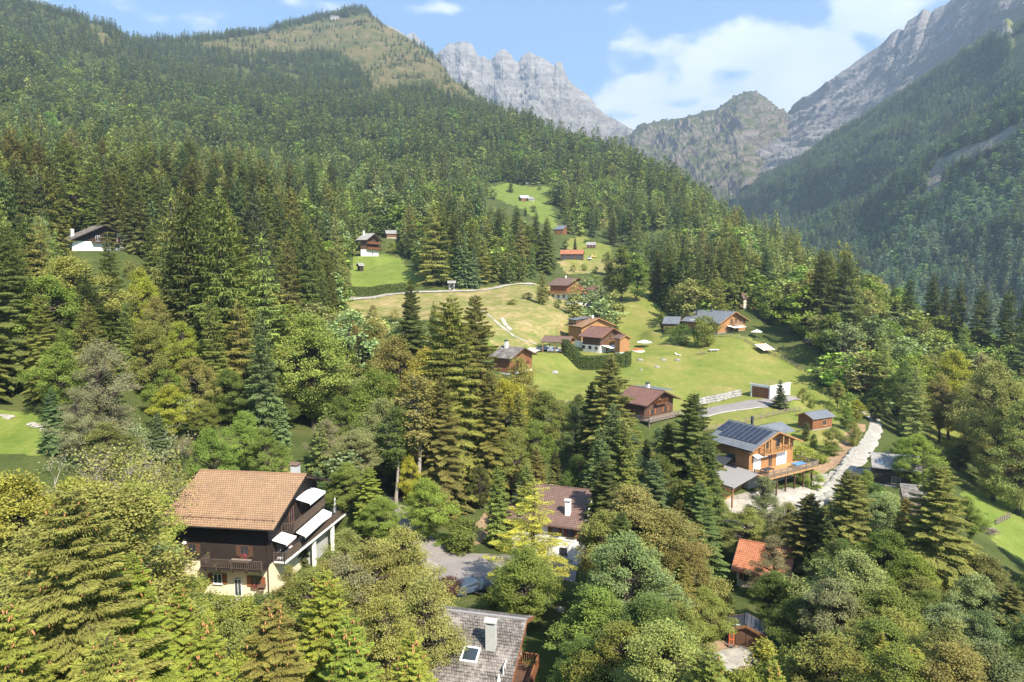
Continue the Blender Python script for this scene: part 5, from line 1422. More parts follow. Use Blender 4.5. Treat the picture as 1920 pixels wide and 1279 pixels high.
proto('spruce', 3, lambda i: conifer(71 + i, 26, (4.4, 3.6, 4.9)[i], 1.7, 4, 2.3, 1.9, .95, .2, .03, (.7, .62, .78)[i], droop=.3, name='spruce_distant', merged=True, limbs=False), 3, 26)
proto('fir', 0, lambda i: conifer(91 + i, 24, 6.0, .62, 7, 120, .34, .10, .12, .03, .70, droop=.10, up=.12, name='fir')[0], 2, 24)
proto('larch', 0, lambda i: conifer(111 + i, 22, 4.8, .62, 5, 90, .30, .05, .5, .12, .62, airy=.25, droop=.25, up=.2, name='larch_near')[0], 2, 22)
proto('larch', 1, lambda i: conifer(131 + i, 22, (4.6, 4.0)[i], .62, 6, 38, .48, .12, .4, .08, (.65, .8)[i], airy=.08, droop=.2, up=.2, name='larch_mid')[0], 2, 22)
proto('larch', 2, lambda i: conifer(151 + i, 22, 4.4, 1.0, 5, 8, 1.0, .38, .3, .06, .75, droop=.2, name='larch_far', merged=True, limbs=False), 2, 22)
proto('leafy', 0, lambda i: broadleaf(211 + i, 15, (5.4, 4.7, 5.9)[i], (125, 115, 140)[i], 390, .22, .155, (.12, .18, .1)[i], clr=1.15, name='broadleaf_near'), 3, 15)
proto('leafy', 1, lambda i: broadleaf(231 + i, 15, (5.4, 4.6, 6.0, 5.0)[i], 80, 95, .50, .38, (.1, .16, .08, .12)[i], clr=1.3, top=(.5, .55, .45, .4)[i], name='broadleaf_mid'), 4, 15)
proto('leafy', 2, lambda i: broadleaf(251 + i, 15, (5.4, 4.7, 5.8)[i], 40, 26, 1.0, .8, .08, clr=1.7, name='broadleaf_far', merged=True, limbs=False), 3, 15)
proto('airy', 0, lambda i: broadleaf(271 + i, 17, (3.6, 4.2)[i], 170, 330, .22, .085, .08, clr=.95, droop=.9, top=.35, name='feathery_tree'), 2, 17)
proto('tall', 1, lambda i: broadleaf(291 + i, 20, (4.2, 3.6)[i], 105, 110, .42, .30, .12, clr=1.2, top=.42, name='tall_broadleaf'), 2, 20)
proto('pine', 0, lambda i: broadleaf(311 + i, 13, 4.6, 90, 330, .30, .05, .1, clr=1.0, up=.5, lobes=8, top=.4, name='pine', leafmat=LEAF_NEEDLE), 2, 13)
proto('bush', 0, lambda i: broadleaf(331 + i, 4, (2.8, 2.3)[i], 46, 170, .20, .13, .02, clr=.72, name='shrub', limbs=True), 2, 4)
proto('bush', 1, lambda i: broadleaf(351 + i, 4, 2.6, 30, 60, .36, .26, .02, clr=.85, name='shrub_far', merged=True, limbs=False), 2, 4)
proto('column', 0, lambda i: broadleaf(371 + i, 5, .85, 60, 110, .20, .08, .02, clr=.42, top=.3, lobes=1, name='thuja', limbs=False), 1, 5)
proto('bare', 0, lambda i: bare_tree(391 + i, 9, leaves=(1500, 5200)[i]), 2, 9)
# ------------------------------------------------------------------ trees
TINT = dict(
 dark=(.100, .116, .038), spruce=(.142, .150, .044), olive=(.190, .192, .054), bright=(.250, .270, .054), yellow=(.30, .295, .045),
 leaf=(.165, .195, .042), leafdark=(.108, .138, .036), fresh=(.205, .26, .050), pale=(.215, .24, .108), warm=(.240, .222, .072), bluish=(.118, .148, .066),
 larch=(.260, .262, .082), gold=(.40, .345, .07), grey=(.23, .225, .118), maroon=(.11, .044, .042), brown=(.26, .19, .095))
TWORD = dict(dark='dark green', spruce='deep green', olive='olive green', bright='light green', yellow='yellow green', leaf='mid green', leafdark='dark green',
 fresh='fresh green', pale='pale green', warm='olive brown', bluish='bluish green', larch='pale olive', gold='golden', grey='grey green', maroon='dark maroon', brown='russet')
KINDNAME = dict(spruce='spruce_tree', fir='fir_tree', larch='larch_tree', leafy='broadleaf_tree', airy='birch_tree', tall='broadleaf_tree', pine='pine_tree', bush='shrub', column='thuja', bare='bare_shrub', high='broadleaf_tree')
KINDWORD = dict(spruce='spruce', fir='fir', larch='larch', leafy='leafy tree', airy='feathery birch', tall='tall leafy tree', pine='pine', bush='shrub', column='columnar thuja', bare='bare twiggy shrub', high='thin leafy tree')
CATWORD = dict(spruce='tree', fir='tree', larch='tree', leafy='tree', airy='tree', tall='tree', pine='tree', bush='bush', column='bush', bare='bush', high='tree')
PR[('high', 0)] = [(broadleaf(405, 20, 3.4, 90, 200, .28, .2, .42, clr=1.0, name='thin_broadleaf', barkmat=BARK_PALE), 20)]

TREES = []     # dicts of every single tree
def _mesh_orange(me):
    m2 = me.copy(); m2.materials[0] = LEAF_ORANGE; return m2
ORANGE = {}
def add_tree(kind, lod, x, y, h, wide=1.0, tint='spruce', rot=None, var=0, hero=False, orange=False, jit=.10, label=None):
    z = Hz(x, y) - .1
    TREES.append(dict(kind=kind, lod=lod, x=x, y=y, z=z, h=h, wide=wide, tint=tint, rot=random.uniform(0, 6.28) if rot is None else rot, var=var, hero=hero, orange=orange, jit=jit, label=label))

def place_tree(t):
    key = (t['kind'], t['lod'])
    ps = PR[key]; i = t['var'] % len(ps); m, Hn = ps[i]
    s = t['h'] / Hn; sw = s * t['wide'] if not t.get('abswide') else t['wide']
    sc = (sw, sw, s)
    tc_ = np.array(TINT[t['tint']]) * (1 + np.random.default_rng(int(abs(t['x'] * 71 + t['y'] * 13))).uniform(-t['jit'], t['jit'], 3)) * random.uniform(1 - t['jit'], 1 + t['jit'])
    nm = KINDNAME[t['kind']]
    if isinstance(m, tuple):
        cm, wm = m
        if t['orange']:
            k = cm.name
            if k not in ORANGE: ORANGE[k] = _mesh_orange(cm)
            cm = ORANGE[k]
        root = empty(nm, (t['x'], t['y'], t['z']), t['rot'], scale=sc)
        c = link('crown', cm, root); w = link('trunk', wm, root)
        c['tint'] = [float(q) for q in tc_]
        if t['lod'] == 0 and t['kind'] == 'spruce' and t['y'] < 42: add_cones(root, i, t)
    else:
        root = link(nm, m, None, (t['x'], t['y'], t['z']), t['rot']); root.scale = sc
        root['tint'] = [float(q) for q in tc_]
    root['category'] = CATWORD[t['kind']]
    t['obj'] = root; t['mesh'] = m
    return root

def cone_mesh():
    n, k = 8, 7
    zz = np.array([0, -.02, -.05, -.09, -.12, -.145, -.155]); rr = np.array([.004, .016, .021, .021, .017, .010, .002])
    v = []
    for j in range(k):
        for i in range(n):
            a = 2 * math.pi * (i + .5 * (j % 2)) / n
            r_ = rr[j] * (1.12 if (i + j) % 2 else .92)
            v.append((r_ * math.cos(a), r_ * math.sin(a), zz[j]))
    v = np.array(v) * 1.25
    i = np.arange(k - 1)[:, None] * n + np.arange(n)[None]; j = np.arange(k - 1)[:, None] * n + (np.arange(n)[None] + 1) % n
    return mesh_np('spruce_cone', v, np.stack([i, j, j + n, i + n], -1).reshape(-1, 4), [CONE], True)
CONEME = cone_mesh()
def add_cones(root, i, t):
    tips = SP_TIPS[i % len(SP_TIPS)]
    r = random.Random(int(t['x'] * 9))
    hgt = tips[:, 2] / 26
    cand = [p for p, q in zip(tips, hgt) if q > .62 and r.random() < .9]
    r.shuffle(cand)
    n = 0
    for p in cand:
        if n >= 96: break
        for _ in range(r.choice((1, 2, 2, 3))):
            if n >= 96: break
            c = link('cone', CONEME, root)
            c.location = (p[0] * r.uniform(.8, 1.03) + r.uniform(-.12, .12), p[1] * r.uniform(.8, 1.03) + r.uniform(-.12, .12), p[2] - r.uniform(.0, .25))
            c.rotation_euler = (r.uniform(-.3, .3), r.uniform(-.3, .3), r.uniform(0, 6))
            s = r.uniform(.8, 1.15); c.scale = (s * 1.1 / root.scale.x, s * 1.1 / root.scale.y, s / root.scale.z)
            n += 1

# every tree that can be singled out by eye: kind, lod, px, top py, distance, width factor, tint, leaf-turning?
HERO = [
 # very near, bottom left and bottom middle
 ('spruce',0,165,903,24,1.25,'olive'),('spruce',0,268,1030,26,1.0,'bright'),('spruce',0,40,1115,20,1.25,'bright'),('spruce',0,-70,1010,23,1.2,'olive'),
 ('spruce',0,400,1175,24,.9,'bright'),('spruce',0,618,1062,31,1.05,'bright'),('spruce',0,520,1185,26,1.1,'olive'),('spruce',0,775,1185,27,.85,'bright'),
 ('spruce',0,1325,1212,25,1.0,'olive'),('spruce',0,1440,1275,28,.8,'bright'),('spruce',0,230,1180,19,1.2,'bright'),('spruce',0,660,1150,27,1.0,'bright'),
 # left, maples and shrubs
 ('leafy',0,45,885,52,1.0,'bright'),('leafy',0,-70,875,58,.9,'bright'),('leafy',0,150,895,60,.9,'bright'),('leafy',0,262,905,64,.9,'bright'),('leafy',0,262,905,80,.6,'leaf'),('leafy',0,375,1128,50,.6,'bright'),('leafy',0,440,1160,44,.6,'olive'),('leafy',0,512,1138,50,.55,'larch'),('leafy',0,480,1205,36,.6,'bright'),('spruce',0,350,1110,36,.9,'bright'),('bush',0,340,1085,68,1.2,'bright'),('bush',0,375,1112,65,1.2,'olive'),('bush',0,425,1122,64,1.1,'leaf'),('bush',0,465,1125,64,1.1,'bright'),('bush',0,500,1112,65,1.0,'leafdark'),
 ('bare',0,215,805,75,1.3,'warm'),('bare',0,150,835,72,1.3,'brown'),('bare',0,275,850,84,1.1,'warm'),('bare',0,345,838,99,1.1,'brown'),
 ('bare',0,250,760,84,1.2,'grey'),
 ('pine',0,200,636,88,.95,'grey'),('pine',0,150,720,84,.8,'grey'),('spruce',0,30,418,106,1.25,'spruce'),('spruce',0,85,545,102,1.0,'olive'),('spruce',0,-40,470,100,1.1,'spruce'),
 ('fir',0,215,437,124,.8,'spruce'),('fir',0,172,497,112,1.15,'dark'),('leafy',0,240,486,180,.6,'olive'),('leafy',0,200,495,170,.6,'leaf'),('spruce',1,245,560,112,.9,'olive'),('airy',0,85,402,160,.9,'pale'),('airy',0,60,440,150,1.0,'pale'),
 ('leafy',0,272,500,128,.62,'yellow',1),('leafy',0,300,555,124,.7,'warm',1),('leafy',0,345,600,118,.75,'yellow',1),('leafy',0,372,668,110,.8,'warm',1),('leafy',0,320,720,102,.85,'yellow',1),('leafy',0,390,750,104,.8,'leaf',1),
 ('leafy',0,290,600,112,.8,'olive'),('leafy',0,120,640,96,.9,'fresh'),('leafy',0,150,560,110,.8,'leaf'),
 # middle left
 ('leafy',0,470,640,150,.9,'pale'),('leafy',0,430,690,112,.9,'leafdark'),('leafy',0,500,700,130,.9,'leaf'),('leafy',0,560,640,165,.9,'warm'),('leafy',0,600,680,138,.9,'leafdark'),
 ('leafy',0,540,745,118,.85,'leafdark'),('leafy',0,460,770,98,.8,'fresh'),('leafy',0,400,800,92,.7,'leaf'),('leafy',0,500,800,96,.7,'leaf'),('leafy',0,660,600,160,.9,'warm',1),
 ('pine',0,612,783,103,1.0,'grey'),('spruce',1,545,440,178,.95,'spruce'),('spruce',1,578,402,186,1.1,'spruce'),('spruce',1,440,395,200,1.1,'spruce'),('spruce',1,400,440,190,1.0,'spruce'),
 ('spruce',1,355,475,178,1.05,'olive'),('spruce',1,480,410,205,1.0,'dark'),('spruce',1,320,392,205,1.15,'spruce'),('larch',1,632,362,262,1.1,'larch'),('larch',1,380,300,330,1.1,'larch'),('spruce',1,620,590,165,.9,'spruce'),
 ('spruce',1,500,500,180,1.0,'olive'),('spruce',1,610,505,178,1.0,'spruce'),('spruce',1,590,560,170,.9,'dark'),('spruce',1,450,520,172,1.0,'spruce'),('spruce',1,265,345,260,1.1,'dark'),('spruce',1,190,320,270,1.2,'dark'),
 ('spruce',1,585,288,420,1.2,'dark'),('spruce',1,622,296,410,1.2,'dark'),('spruce',1,545,300,410,1.2,'spruce'),
 # centre
 ('spruce',0,848,550,112,1.65,'olive'),('spruce',0,893,546,124,1.35,'olive'),('spruce',0,773,520,148,1.0,'dark'),('spruce',1,815,565,150,.7,'dark'),('spruce',0,918,690,112,1.2,'olive'),('spruce',0,830,700,104,1.1,'olive'),
 ('leafy',0,700,598,152,.9,'warm',1),('leafy',0,745,628,138,1.0,'olive',1),('leafy',0,655,650,140,.95,'leafdark'),('leafy',0,705,690,122,.95,'leaf'),('leafy',0,720,745,110,.85,'pale'),('leafy',0,800,650,130,.9,'yellow',1),
 ('leafy',0,680,800,106,.75,'pale'),('leafy',0,640,740,118,.8,'leafdark'),('high',0,780,700,103,1.25,'warm'),('high',0,742,760,101,1.0,'leafdark'),('leafy',0,770,850,102,.5,'yellow'),('leafy',0,975,668,140,.9,'warm'),('leafy',0,945,710,126,.95,'yellow'),
 ('leafy',0,1020,730,128,.9,'olive',1),('leafy',0,1000,790,116,.85,'leaf'),('leafy',0,960,800,112,.8,'warm'),('spruce',0,1140,663,120,1.6,'olive'),('spruce',0,1108,712,124,1.0,'spruce'),('pine',0,1075,755,130,1.0,'bluish'),('spruce',0,1040,840,112,.8,'dark'),
 ('spruce',0,1295,733,108,1.6,'spruce'),('spruce',0,1250,790,112,1.0,'spruce'),('spruce',0,1210,820,118,.9,'dark'),('pine',0,1180,810,116,1.0,'bluish'),('spruce',0,1330,840,104,.9,'dark'),('leafy',0,1230,850,104,.8,'leafdark'),
 ('leafy',0,1085,850,106,.8,'leafdark'),('leafy',0,900,870,106,.6,'leafdark'),
 ('spruce',0,693,873,90,1.3,'bright'),('airy',0,760,985,60,1.35,'larch'),('airy',0,700,1005,58,1.35,'larch'),('airy',0,800,1075,50,1.2,'larch'),('airy',0,650,1035,56,1.3,'grey'),('airy',0,725,1110,46,1.2,'larch'),
 ('larch',0,1000,898,73,1.7,'gold'),('leafy',0,800,935,97,1.15,'leaf'),('leafy',0,865,972,88,1.2,'leaf'),('bush',0,835,1000,90,1.2,'fresh'),
 ('leafy',0,545,1058,64,.55,'olive'),('leafy',0,580,1085,58,.7,'larch'),('leafy',0,655,990,74,.7,'larch'),('leafy',0,620,1050,64,.8,'olive'),
 ('bush',0,838,1082,73,1.2,'maroon'),('bush',0,945,1100,70,1.3,'leaf'),('leafy',0,990,1050,70,.6,'larch'),
 ('leafy',0,1185,912,76,1.1,'warm',1),('leafy',0,1245,955,74,1.05,'warm',1),('leafy',0,1135,955,72,.95,'warm',1),('leafy',0,1280,1015,70,1.0,'olive',1),('leafy',0,1180,1010,66,1.0,'warm',1),('leafy',0,1230,1060,60,1.0,'olive',1),
 ('leafy',0,1120,1105,50,1.0,'leaf'),('leafy',0,1215,1120,46,1.05,'leafdark'),('leafy',0,1165,1165,42,.95,'leaf'),('leafy',0,1095,1195,43,.75,'leafdark'),('leafy',0,1270,1130,50,.9,'olive',1),
 # right, near
 ('column',0,1366,1110,66,1.2,'dark'),('column',0,1352,1122,66,1.1,'leafdark'),('column',0,1430,1195,50,1.6,'bright'),('column',0,1455,1225,48,1.5,'bright'),('leafy',0,1345,1080,66,.6,'larch'),('leafy',0,1320,1100,60,.8,'olive'),
 ('spruce',0,1512,922,84,1.6,'spruce'),('spruce',0,1583,878,80,1.5,'olive'),('spruce',0,1742,866,74,1.6,'warm'),('spruce',0,1548,975,78,1.1,'spruce'),('spruce',0,1690,930,80,1.1,'warm'),('spruce',0,1765,955,78,.7,'olive'),
 ('leafy',0,1640,905,98,.9,'leafdark'),('leafy',0,1620,880,106,.6,'leaf'),('leafy',0,1570,1010,72,.8,'leafdark'),
 ('airy',0,1432,890,98,1.1,'grey'),('airy',0,1398,955,90,1.3,'larch'),('airy',0,1475,945,92,1.2,'larch'),('airy',0,1345,935,96,1.1,'larch'),('airy',0,1445,1000,78,.95,'grey'),
 ('leafy',0,1600,1035,62,1.0,'pale'),('leafy',0,1555,1085,57,.95,'pale'),('leafy',0,1660,1100,56,.95,'leaf'),('leafy',0,1825,1075,62,.8,'pale'),('leafy',0,1770,1130,56,.9,'pale'),('spruce',0,1885,1090,60,1.2,'spruce'),
 ('leafy',0,1500,1120,60,.9,'leafdark'),('leafy',0,1700,1165,56,.8,'pale'),('spruce',0,1560,1180,46,1.2,'spruce'),('leafy',0,1500,1215,46,.8,'leafdark'),('spruce',0,1640,1180,42,.8,'bright'),
 ('spruce',0,1700,1215,40,1.2,'bright'),('airy',0,1770,1200,46,1.0,'larch'),('leafy',0,1825,1045,76,.7,'leaf'),('leafy',0,1450,1070,68,.8,'leafdark'),('leafy',0,1400,1250,42,.5,'bright'),
 # right, middle distance
 ('leafy',0,1690,675,172,.85,'leafdark'),('leafy',0,1640,745,165,.9,'leafdark'),('spruce',1,1605,580,222,1.3,'spruce'),('leafy',1,1541,666,196,.95,'leaf'),('leafy',1,1570,712,176,.8,'olive'),('leafy',1,1590,735,170,.9,'leaf'),
 ('leafy',1,1520,740,172,.55,'leaf'),('leafy',0,1605,748,160,.7,'yellow'),('leafy',0,1850,665,150,.8,'larch'),('airy',0,1880,690,140,1.3,'larch'),('airy',0,1835,665,160,1.2,'warm'),('leafy',0,1780,655,176,.9,'yellow'),('leafy',0,1755,700,170,.9,'warm'),
 ('airy',0,1905,740,128,1.2,'larch'),('airy',0,1860,780,132,1.1,'warm'),('larch',1,1800,605,240,1.1,'larch'),('larch',1,1870,648,228,1.0,'larch'),('larch',1,1730,600,245,1.0,'larch'),('leafy',1,1660,600,250,1.0,'leaf'),('leafy',1,1715,660,215,1.0,'bluish'),
 ('spruce',1,1700,518,290,1.2,'dark'),('spruce',1,1742,512,268,1.2,'dark'),('spruce',1,1790,524,258,1.2,'dark'),('spruce',1,1832,534,252,1.2,'dark'),('spruce',1,1880,538,246,1.2,'dark'),('spruce',1,1915,552,246,1.2,'dark'),('spruce',1,1670,535,295,1.1,'dark'),('spruce',1,1765,530,286,1.1,'dark'),
 ('leafy',1,1430,503,340,1.0,'fresh'),('leafy',1,1475,515,330,1.0,'leaf'),('leafy',1,1545,518,320,1.0,'leaf'),('leafy',1,1590,540,300,1.0,'bluish'),('leafy',1,1565,545,300,1.0,'fresh'),('leafy',1,1640,560,285,1.1,'leaf'),('leafy',1,1500,560,290,1.0,'leafdark'),
 ('spruce',1,1455,538,256,1.0,'spruce'),('spruce',1,1475,528,260,1.0,'dark'),('spruce',1,1496,543,256,1.0,'spruce'),('spruce',1,1428,555,262,.8,'spruce'),('leafy',1,1412,558,270,.65,'maroon'),('larch',1,1525,590,232,.9,'larch'),
 ('leafy',0,1560,800,136,.7,'leaf'),('leafy',0,1600,790,140,.65,'olive'),('leafy',0,1585,760,154,.7,'leaf'),('column',0,1510,790,142,1.3,'dark'),('column',0,1525,812,138,1.3,'leafdark'),('bush',0,1540,850,130,1.3,'leaf'),('bush',0,1560,835,134,1.3,'leaf'),('bush',0,1520,880,115,1.2,'fresh'),('bush',0,1500,835,126,1.1,'bright'),
 ('leafy',0,1690,820,126,.8,'leaf'),('leafy',0,1740,850,126,.9,'leafdark'),('leafy',0,1905,870,150,.7,'leaf'),('leafy',0,1800,830,150,.9,'leafdark'),('leafy',0,1910,820,150,.9,'leaf'),
 # around the meadow
 ('larch',1,1017,508,256,1.15,'warm'),('leafy',0,1085,738,150,.7,'leafdark'),('leafy',0,1050,750,146,.7,'leaf'),('leafy',0,1170,770,142,.6,'leafdark'),('leafy',0,1190,800,136,.6,'leaf'),('leafy',0,1235,800,138,.6,'bluish'),('leafy',0,1262,790,142,.55,'leaf'),('bush',0,1285,806,142,1.2,'olive'),('leafy',0,1310,815,136,.6,'larch'),('leafy',0,1150,820,128,.7,'olive'),('leafy',0,1000,730,150,.6,'olive'),('bush',0,1250,825,134,1.3,'fresh'),('leafy',0,1215,840,126,.6,'warm'),('leafy',0,1330,850,124,.6,'leafdark'),('leafy',1,1505,735,178,.6,'olive'),('leafy',1,1555,750,166,.6,'leaf'),('leafy',1,1068,556,272,.7,'leafdark'),('leafy',1,1045,575,258,.6,'leafdark'),('fir',0,1461,710,166,.9,'bluish'),('bush',0,1321,590,224,1.15,'leaf'),('bush',0,1281,607,228,1.15,'leafdark'),('leafy',1,1242,584,246,.7,'leaf'),('bush',0,1140,590,266,.9,'leaf'),
 ('tall',1,1165,458,292,1.25,'leaf'),('tall',1,1195,475,286,1.15,'leaf'),('tall',1,1143,490,300,1.0,'larch'),('spruce',1,1252,455,284,1.2,'spruce'),('spruce',1,1275,470,280,1.1,'dark'),('spruce',1,1232,470,290,1.1,'spruce'),('larch',1,1345,445,300,1.3,'larch'),('larch',1,1372,465,295,1.3,'larch'),
 ('spruce',1,1310,470,300,1.1,'spruce'),('larch',1,1325,455,305,1.2,'spruce'),('spruce',1,1150,405,450,1.2,'dark'),('leafy',1,700,572,238,.8,'warm'),('leafy',1,670,580,236,.7,'olive'),('leafy',1,740,582,228,.7,'warm'),('bush',1,960,560,250,1.2,'olive'),('bush',1,990,548,262,1.2,'leafdark'),('tall',1,886,410,335,1.3,'fresh'),('tall',1,862,438,330,1.1,'fresh'),('spruce',1,830,372,340,1.3,'spruce'),('spruce',1,800,395,350,1.1,'dark'),
 ('spruce',1,935,388,338,1.2,'dark'),('spruce',1,968,385,338,1.2,'dark'),('tall',1,990,420,342,1.2,'leaf'),('spruce',1,1025,405,350,1.2,'spruce'),('spruce',1,1005,395,352,1.1,'dark'),('leafy',1,780,447,335,1.0,'leafdark'),('leafy',1,755,450,345,1.0,'leafdark'),('leafy',1,735,455,350,.9,'leaf'),
 ('larch',1,958,333,690,1.2,'leaf'),('leafy',1,1012,350,700,1.0,'leaf'),('spruce',1,985,395,560,1.0,'spruce'),('leafy',1,1000,385,580,1.0,'leafdark'),('leafy',1,1095,500,380,.8,'leaf'),('leafy',1,1075,508,372,.7,'larch'),('leafy',1,1115,505,375,.8,'fresh'),('tall',1,1140,470,370,1.1,'larch'),('leafy',1,945,305,740,1.4,'leafdark'),('leafy',1,965,315,735,1.3,'leafdark'),('spruce',1,1075,345,640,1.4,'dark'),('leafy',1,1060,350,650,1.2,'leafdark'),
 ('spruce',1,1078,445,425,.9,'dark'),('leafy',1,1060,450,430,.8,'leafdark'),
]
# what no planted tree may stand in front of (outline as seen, distance)
KEEP = [
 (176,[(1605,770),(1655,770),(1655,815),(1640,835),(1600,835),(1610,800)]),(140,[(1600,835),(1650,830),(1640,870),(1580,900),(1560,895)]),
 (80,[(290,975),(370,878),(530,862),(600,885),(662,930),(655,965),(560,1050),(510,1150),(400,1150),(322,1085)]),(100,[(400,895),(430,858),(520,858),(560,895)]),
 (50,[(810,1130),(1020,1140),(1015,1279),(800,1279)]),(84,[(940,970),(960,905),(1120,905),(1110,1070),(1040,1060)]),(90,[(780,1035),(900,1040),(900,1100),(800,1095)]),(95,[(740,935),(760,935),(760,985),(740,985)]),
 (80,[(1365,1020),(1500,1020),(1500,1095),(1365,1110)]),(60,[(1355,1140),(1450,1150),(1450,1250),(1280,1260),(1290,1220),(1360,1210)]),
 (112,[(1325,785),(1515,790),(1510,900),(1640,780),(1650,870),(1560,930),(1500,960),(1350,960)]),(150,[(1495,765),(1570,765),(1570,812),(1500,812)]),(112,[(1625,845),(1735,850),(1740,935),(1680,935),(1625,880)]),
 (150,[(1175,715),(1275,715),(1275,800),(1175,800)]),(170,[(1310,712),(1460,712),(1500,760),(1480,790),(1310,800)]),
 (234,[(1005,590),(1230,585),(1300,565),(1400,565),(1440,630),(1520,690),(1555,750),(1310,760),(1270,740),(1200,720),(1100,750),(1005,720)]),(190,[(920,640),(1015,640),(1015,715),(925,690)]),
 (240,[(640,540),(1040,525),(1130,510),(1240,540),(1260,600),(1180,600),(1060,600),(1000,640),(930,650),(900,600),(740,590),(640,575)]),
 (250,[(1360,600),(1450,600),(1490,660),(1430,650)]),
 (330,[(665,430),(720,430),(725,480),(790,520),(790,545),(660,555)]),(400,[(1040,462),(1165,462),(1165,500),(1040,515)]),(480,[(1035,405),(1145,405),(1145,450),(1035,445)]),
 (640,[(905,348),(1045,335),(1045,400),(1055,440),(1010,430),(975,395),(915,372)]),
 (205,[(125,408),(280,410),(280,472),(125,472)]),(92,[(-20,768),(60,770),(85,800),(80,850),(-20,850)]),(122,[(1810,925),(1850,910),(1930,950),(1930,1070),(1870,1020)]),(150,[(1725,800),(1760,788),(1820,820),(1805,845),(1740,830)]),
 (230,[(140,382),(166,380),(170,422),(142,420)]),(550,[(1205,392),(1252,392),(1252,428),(1205,428)]),(380,[(718,415),(748,415),(748,450),(718,450)]),(260,[(1385,545),(1405,545),(1405,580),(1385,580)]),
 (195,[(1480,625),(1535,625),(1530,660),(1490,650)]),
]
def blocked(px, pt, pb, hw, D, n=7):
    """does the tree's outline fall on something that must stay in view behind it"""
    bad = np.zeros(len(px), bool)
    for depth, poly in KEEP:
        m = D < depth
        if not m.any(): continue
        bb = np.array(poly); 
        m &= (px + hw > bb[:, 0].min()) & (px - hw < bb[:, 0].max()) & (pb > bb[:, 1].min()) & (pt < bb[:, 1].max())
        if not m.any(): continue
        i = np.nonzero(m)[0]; b = np.zeros(len(i), bool)
        for f in np.linspace(0, 1, n):
            yy = pt[i] + (pb[i] - pt[i]) * f
            for sd in (-.85, 0, .85):
                b |= inpoly(px[i] + sd * hw[i] * min(1, .15 + f), yy, poly)
        bad[i] |= b
    return bad

for h_ in HERO:
    kind, lod, px, top, D, wide, tint = h_[:7]
    g = G(px, D)
    # the height that brings the top to its place
    v = ((Hh / 2) - top) / F
    zt = (-SP + v * CP) / (CP + v * SP) * D
    hh = zt - g.z
    lim = dict(spruce=(7, 36), fir=(6, 34), larch=(8, 34), leafy=(4, 27), airy=(8, 25), tall=(12, 36), pine=(6, 24), bush=(1.5, 10.5), column=(2.5, 9), bare=(5, 14), high=(14, 30))[kind]
    if not (lim[0] <= hh <= lim[1]): print('HERO height', h_, round(hh, 1))
    hc = min(max(hh, lim[0]), lim[1])
    Hn = PR[(kind, lod)][0][1]
    if kind == 'leafy' and hc < 5.5: kind, lod = 'bush', (0 if D < 150 else 1)
    Hn = PR[(kind, lod)][0][1]
    # width follows a mean size so that short trees are not thin
    t_h = hc; rel = (Hn / hc) ** .35
    add_tree(kind, lod, g.x, g.y, hc, wide * rel, tint, var=len(TREES), hero=True, orange=len(h_) > 7)

# ---- planted forest
r_ = np.random.default_rng(17)
def jitter_grid(D0, D1, sp, a0, a1):
    n = int((D1 ** 2 - D0 ** 2) * .5 * (a1 - a0) / sp ** 2)
    D = np.sqrt(r_.uniform(D0 ** 2, D1 ** 2, n)); a = r_.uniform(a0, a1, n)
    x = a * D
    # thin out by a coarse occupancy grid
    key = np.floor(np.stack([x, D], -1) / (sp * .72)).astype(np.int64)
    _, i = np.unique(key, axis=0, return_index=True)
    return x[i], D[i]
GEN = []
for (D0, D1, sp, a0, a1) in ((34, 110, 5.2, -.95, .95), (110, 240, 6.6, -.9, .9), (240, 480, 7.2, -.9, .9), (480, 1000, 7.4, -.9, .75), (1000, 2500, 8.4, -.95, .45)):
    x, y = jitter_grid(D0, D1, sp, a0, a1)
    z = H(x, y)
    px, pb = proj(x, y, z)
    cov = cover_at(x, y, z)
    p3 = np.stack([x, y, 0 * x], -1)
    alp = cov['alp']
    anyc = np.zeros(len(x), bool)
    for k in COVKINDS:
        if k != 'alp': anyc |= cov[k]
    clump = fbm(p3, 60, 3); spec = fbm(p3 + 999, 38, 3); spec2 = fbm(p3 + 333, 90, 3)
    keep = ~anyc & ~(alp & (r_.random(len(x)) > .10 + .55 * (clump > .26)))
    keep &= (px > -130) & (px < 2050)
    u1 = r_.random(len(x))
    kind = np.full(len(x), 'spruce', dtype=object)
    leafy_share = np.interp(y, [40, 110, 200, 420, 700, 1100, 1300], [.85, .62, .42, .40, .40, .30, .02])
    leafy_share = np.where((px > 1380) & (y < 480), .80, leafy_share)
    leafy_share = np.where((px < 480) & (y > 130) & (y < 420), .12, leafy_share)
    thr = np.quantile(spec, .5) if len(x) else 0
    lf = (spec * 1.1 + r_.normal(0, .16, len(x))) > np.interp(leafy_share, [0, .25, .5, .85, 1], [.9, .30, .0, -.36, -1])
    kind[lf] = 'leafy'
    kind[(~lf) & (u1 < np.where(px > 1300, .35, .13)) & (y > 120) & (y < 700)] = 'larch'
    h = np.where(kind == 'leafy', r_.uniform(9, 20, len(x)), 13 + 17 * r_.random(len(x)) ** .8)
    h = h * (1 + .45 * fbm(p3 + 71, 26, 2)); keep &= ~((fbm(p3 + 1717, 55, 2) > .42) & (y > 300))
    h = np.where(y > 1150, h * .72, h); h = np.where(y < 110, h * .62, h); h = np.where((y < 72) & (px > 1250), np.minimum(h, 7.5), h)
    h = np.where(alp, h * .6, h)
    hw = np.where(kind == 'leafy', h * .33, h * .17) * F / y
    _, pt = proj(x, y, z + h)
    keep &= ~blocked(px, pt, pb, hw, y)
    for i in np.nonzero(keep)[0]:
        GEN.append((x[i], y[i], z[i], h[i], kind[i], px[i], spec[i], spec2[i], r_.random(), r_.random()))
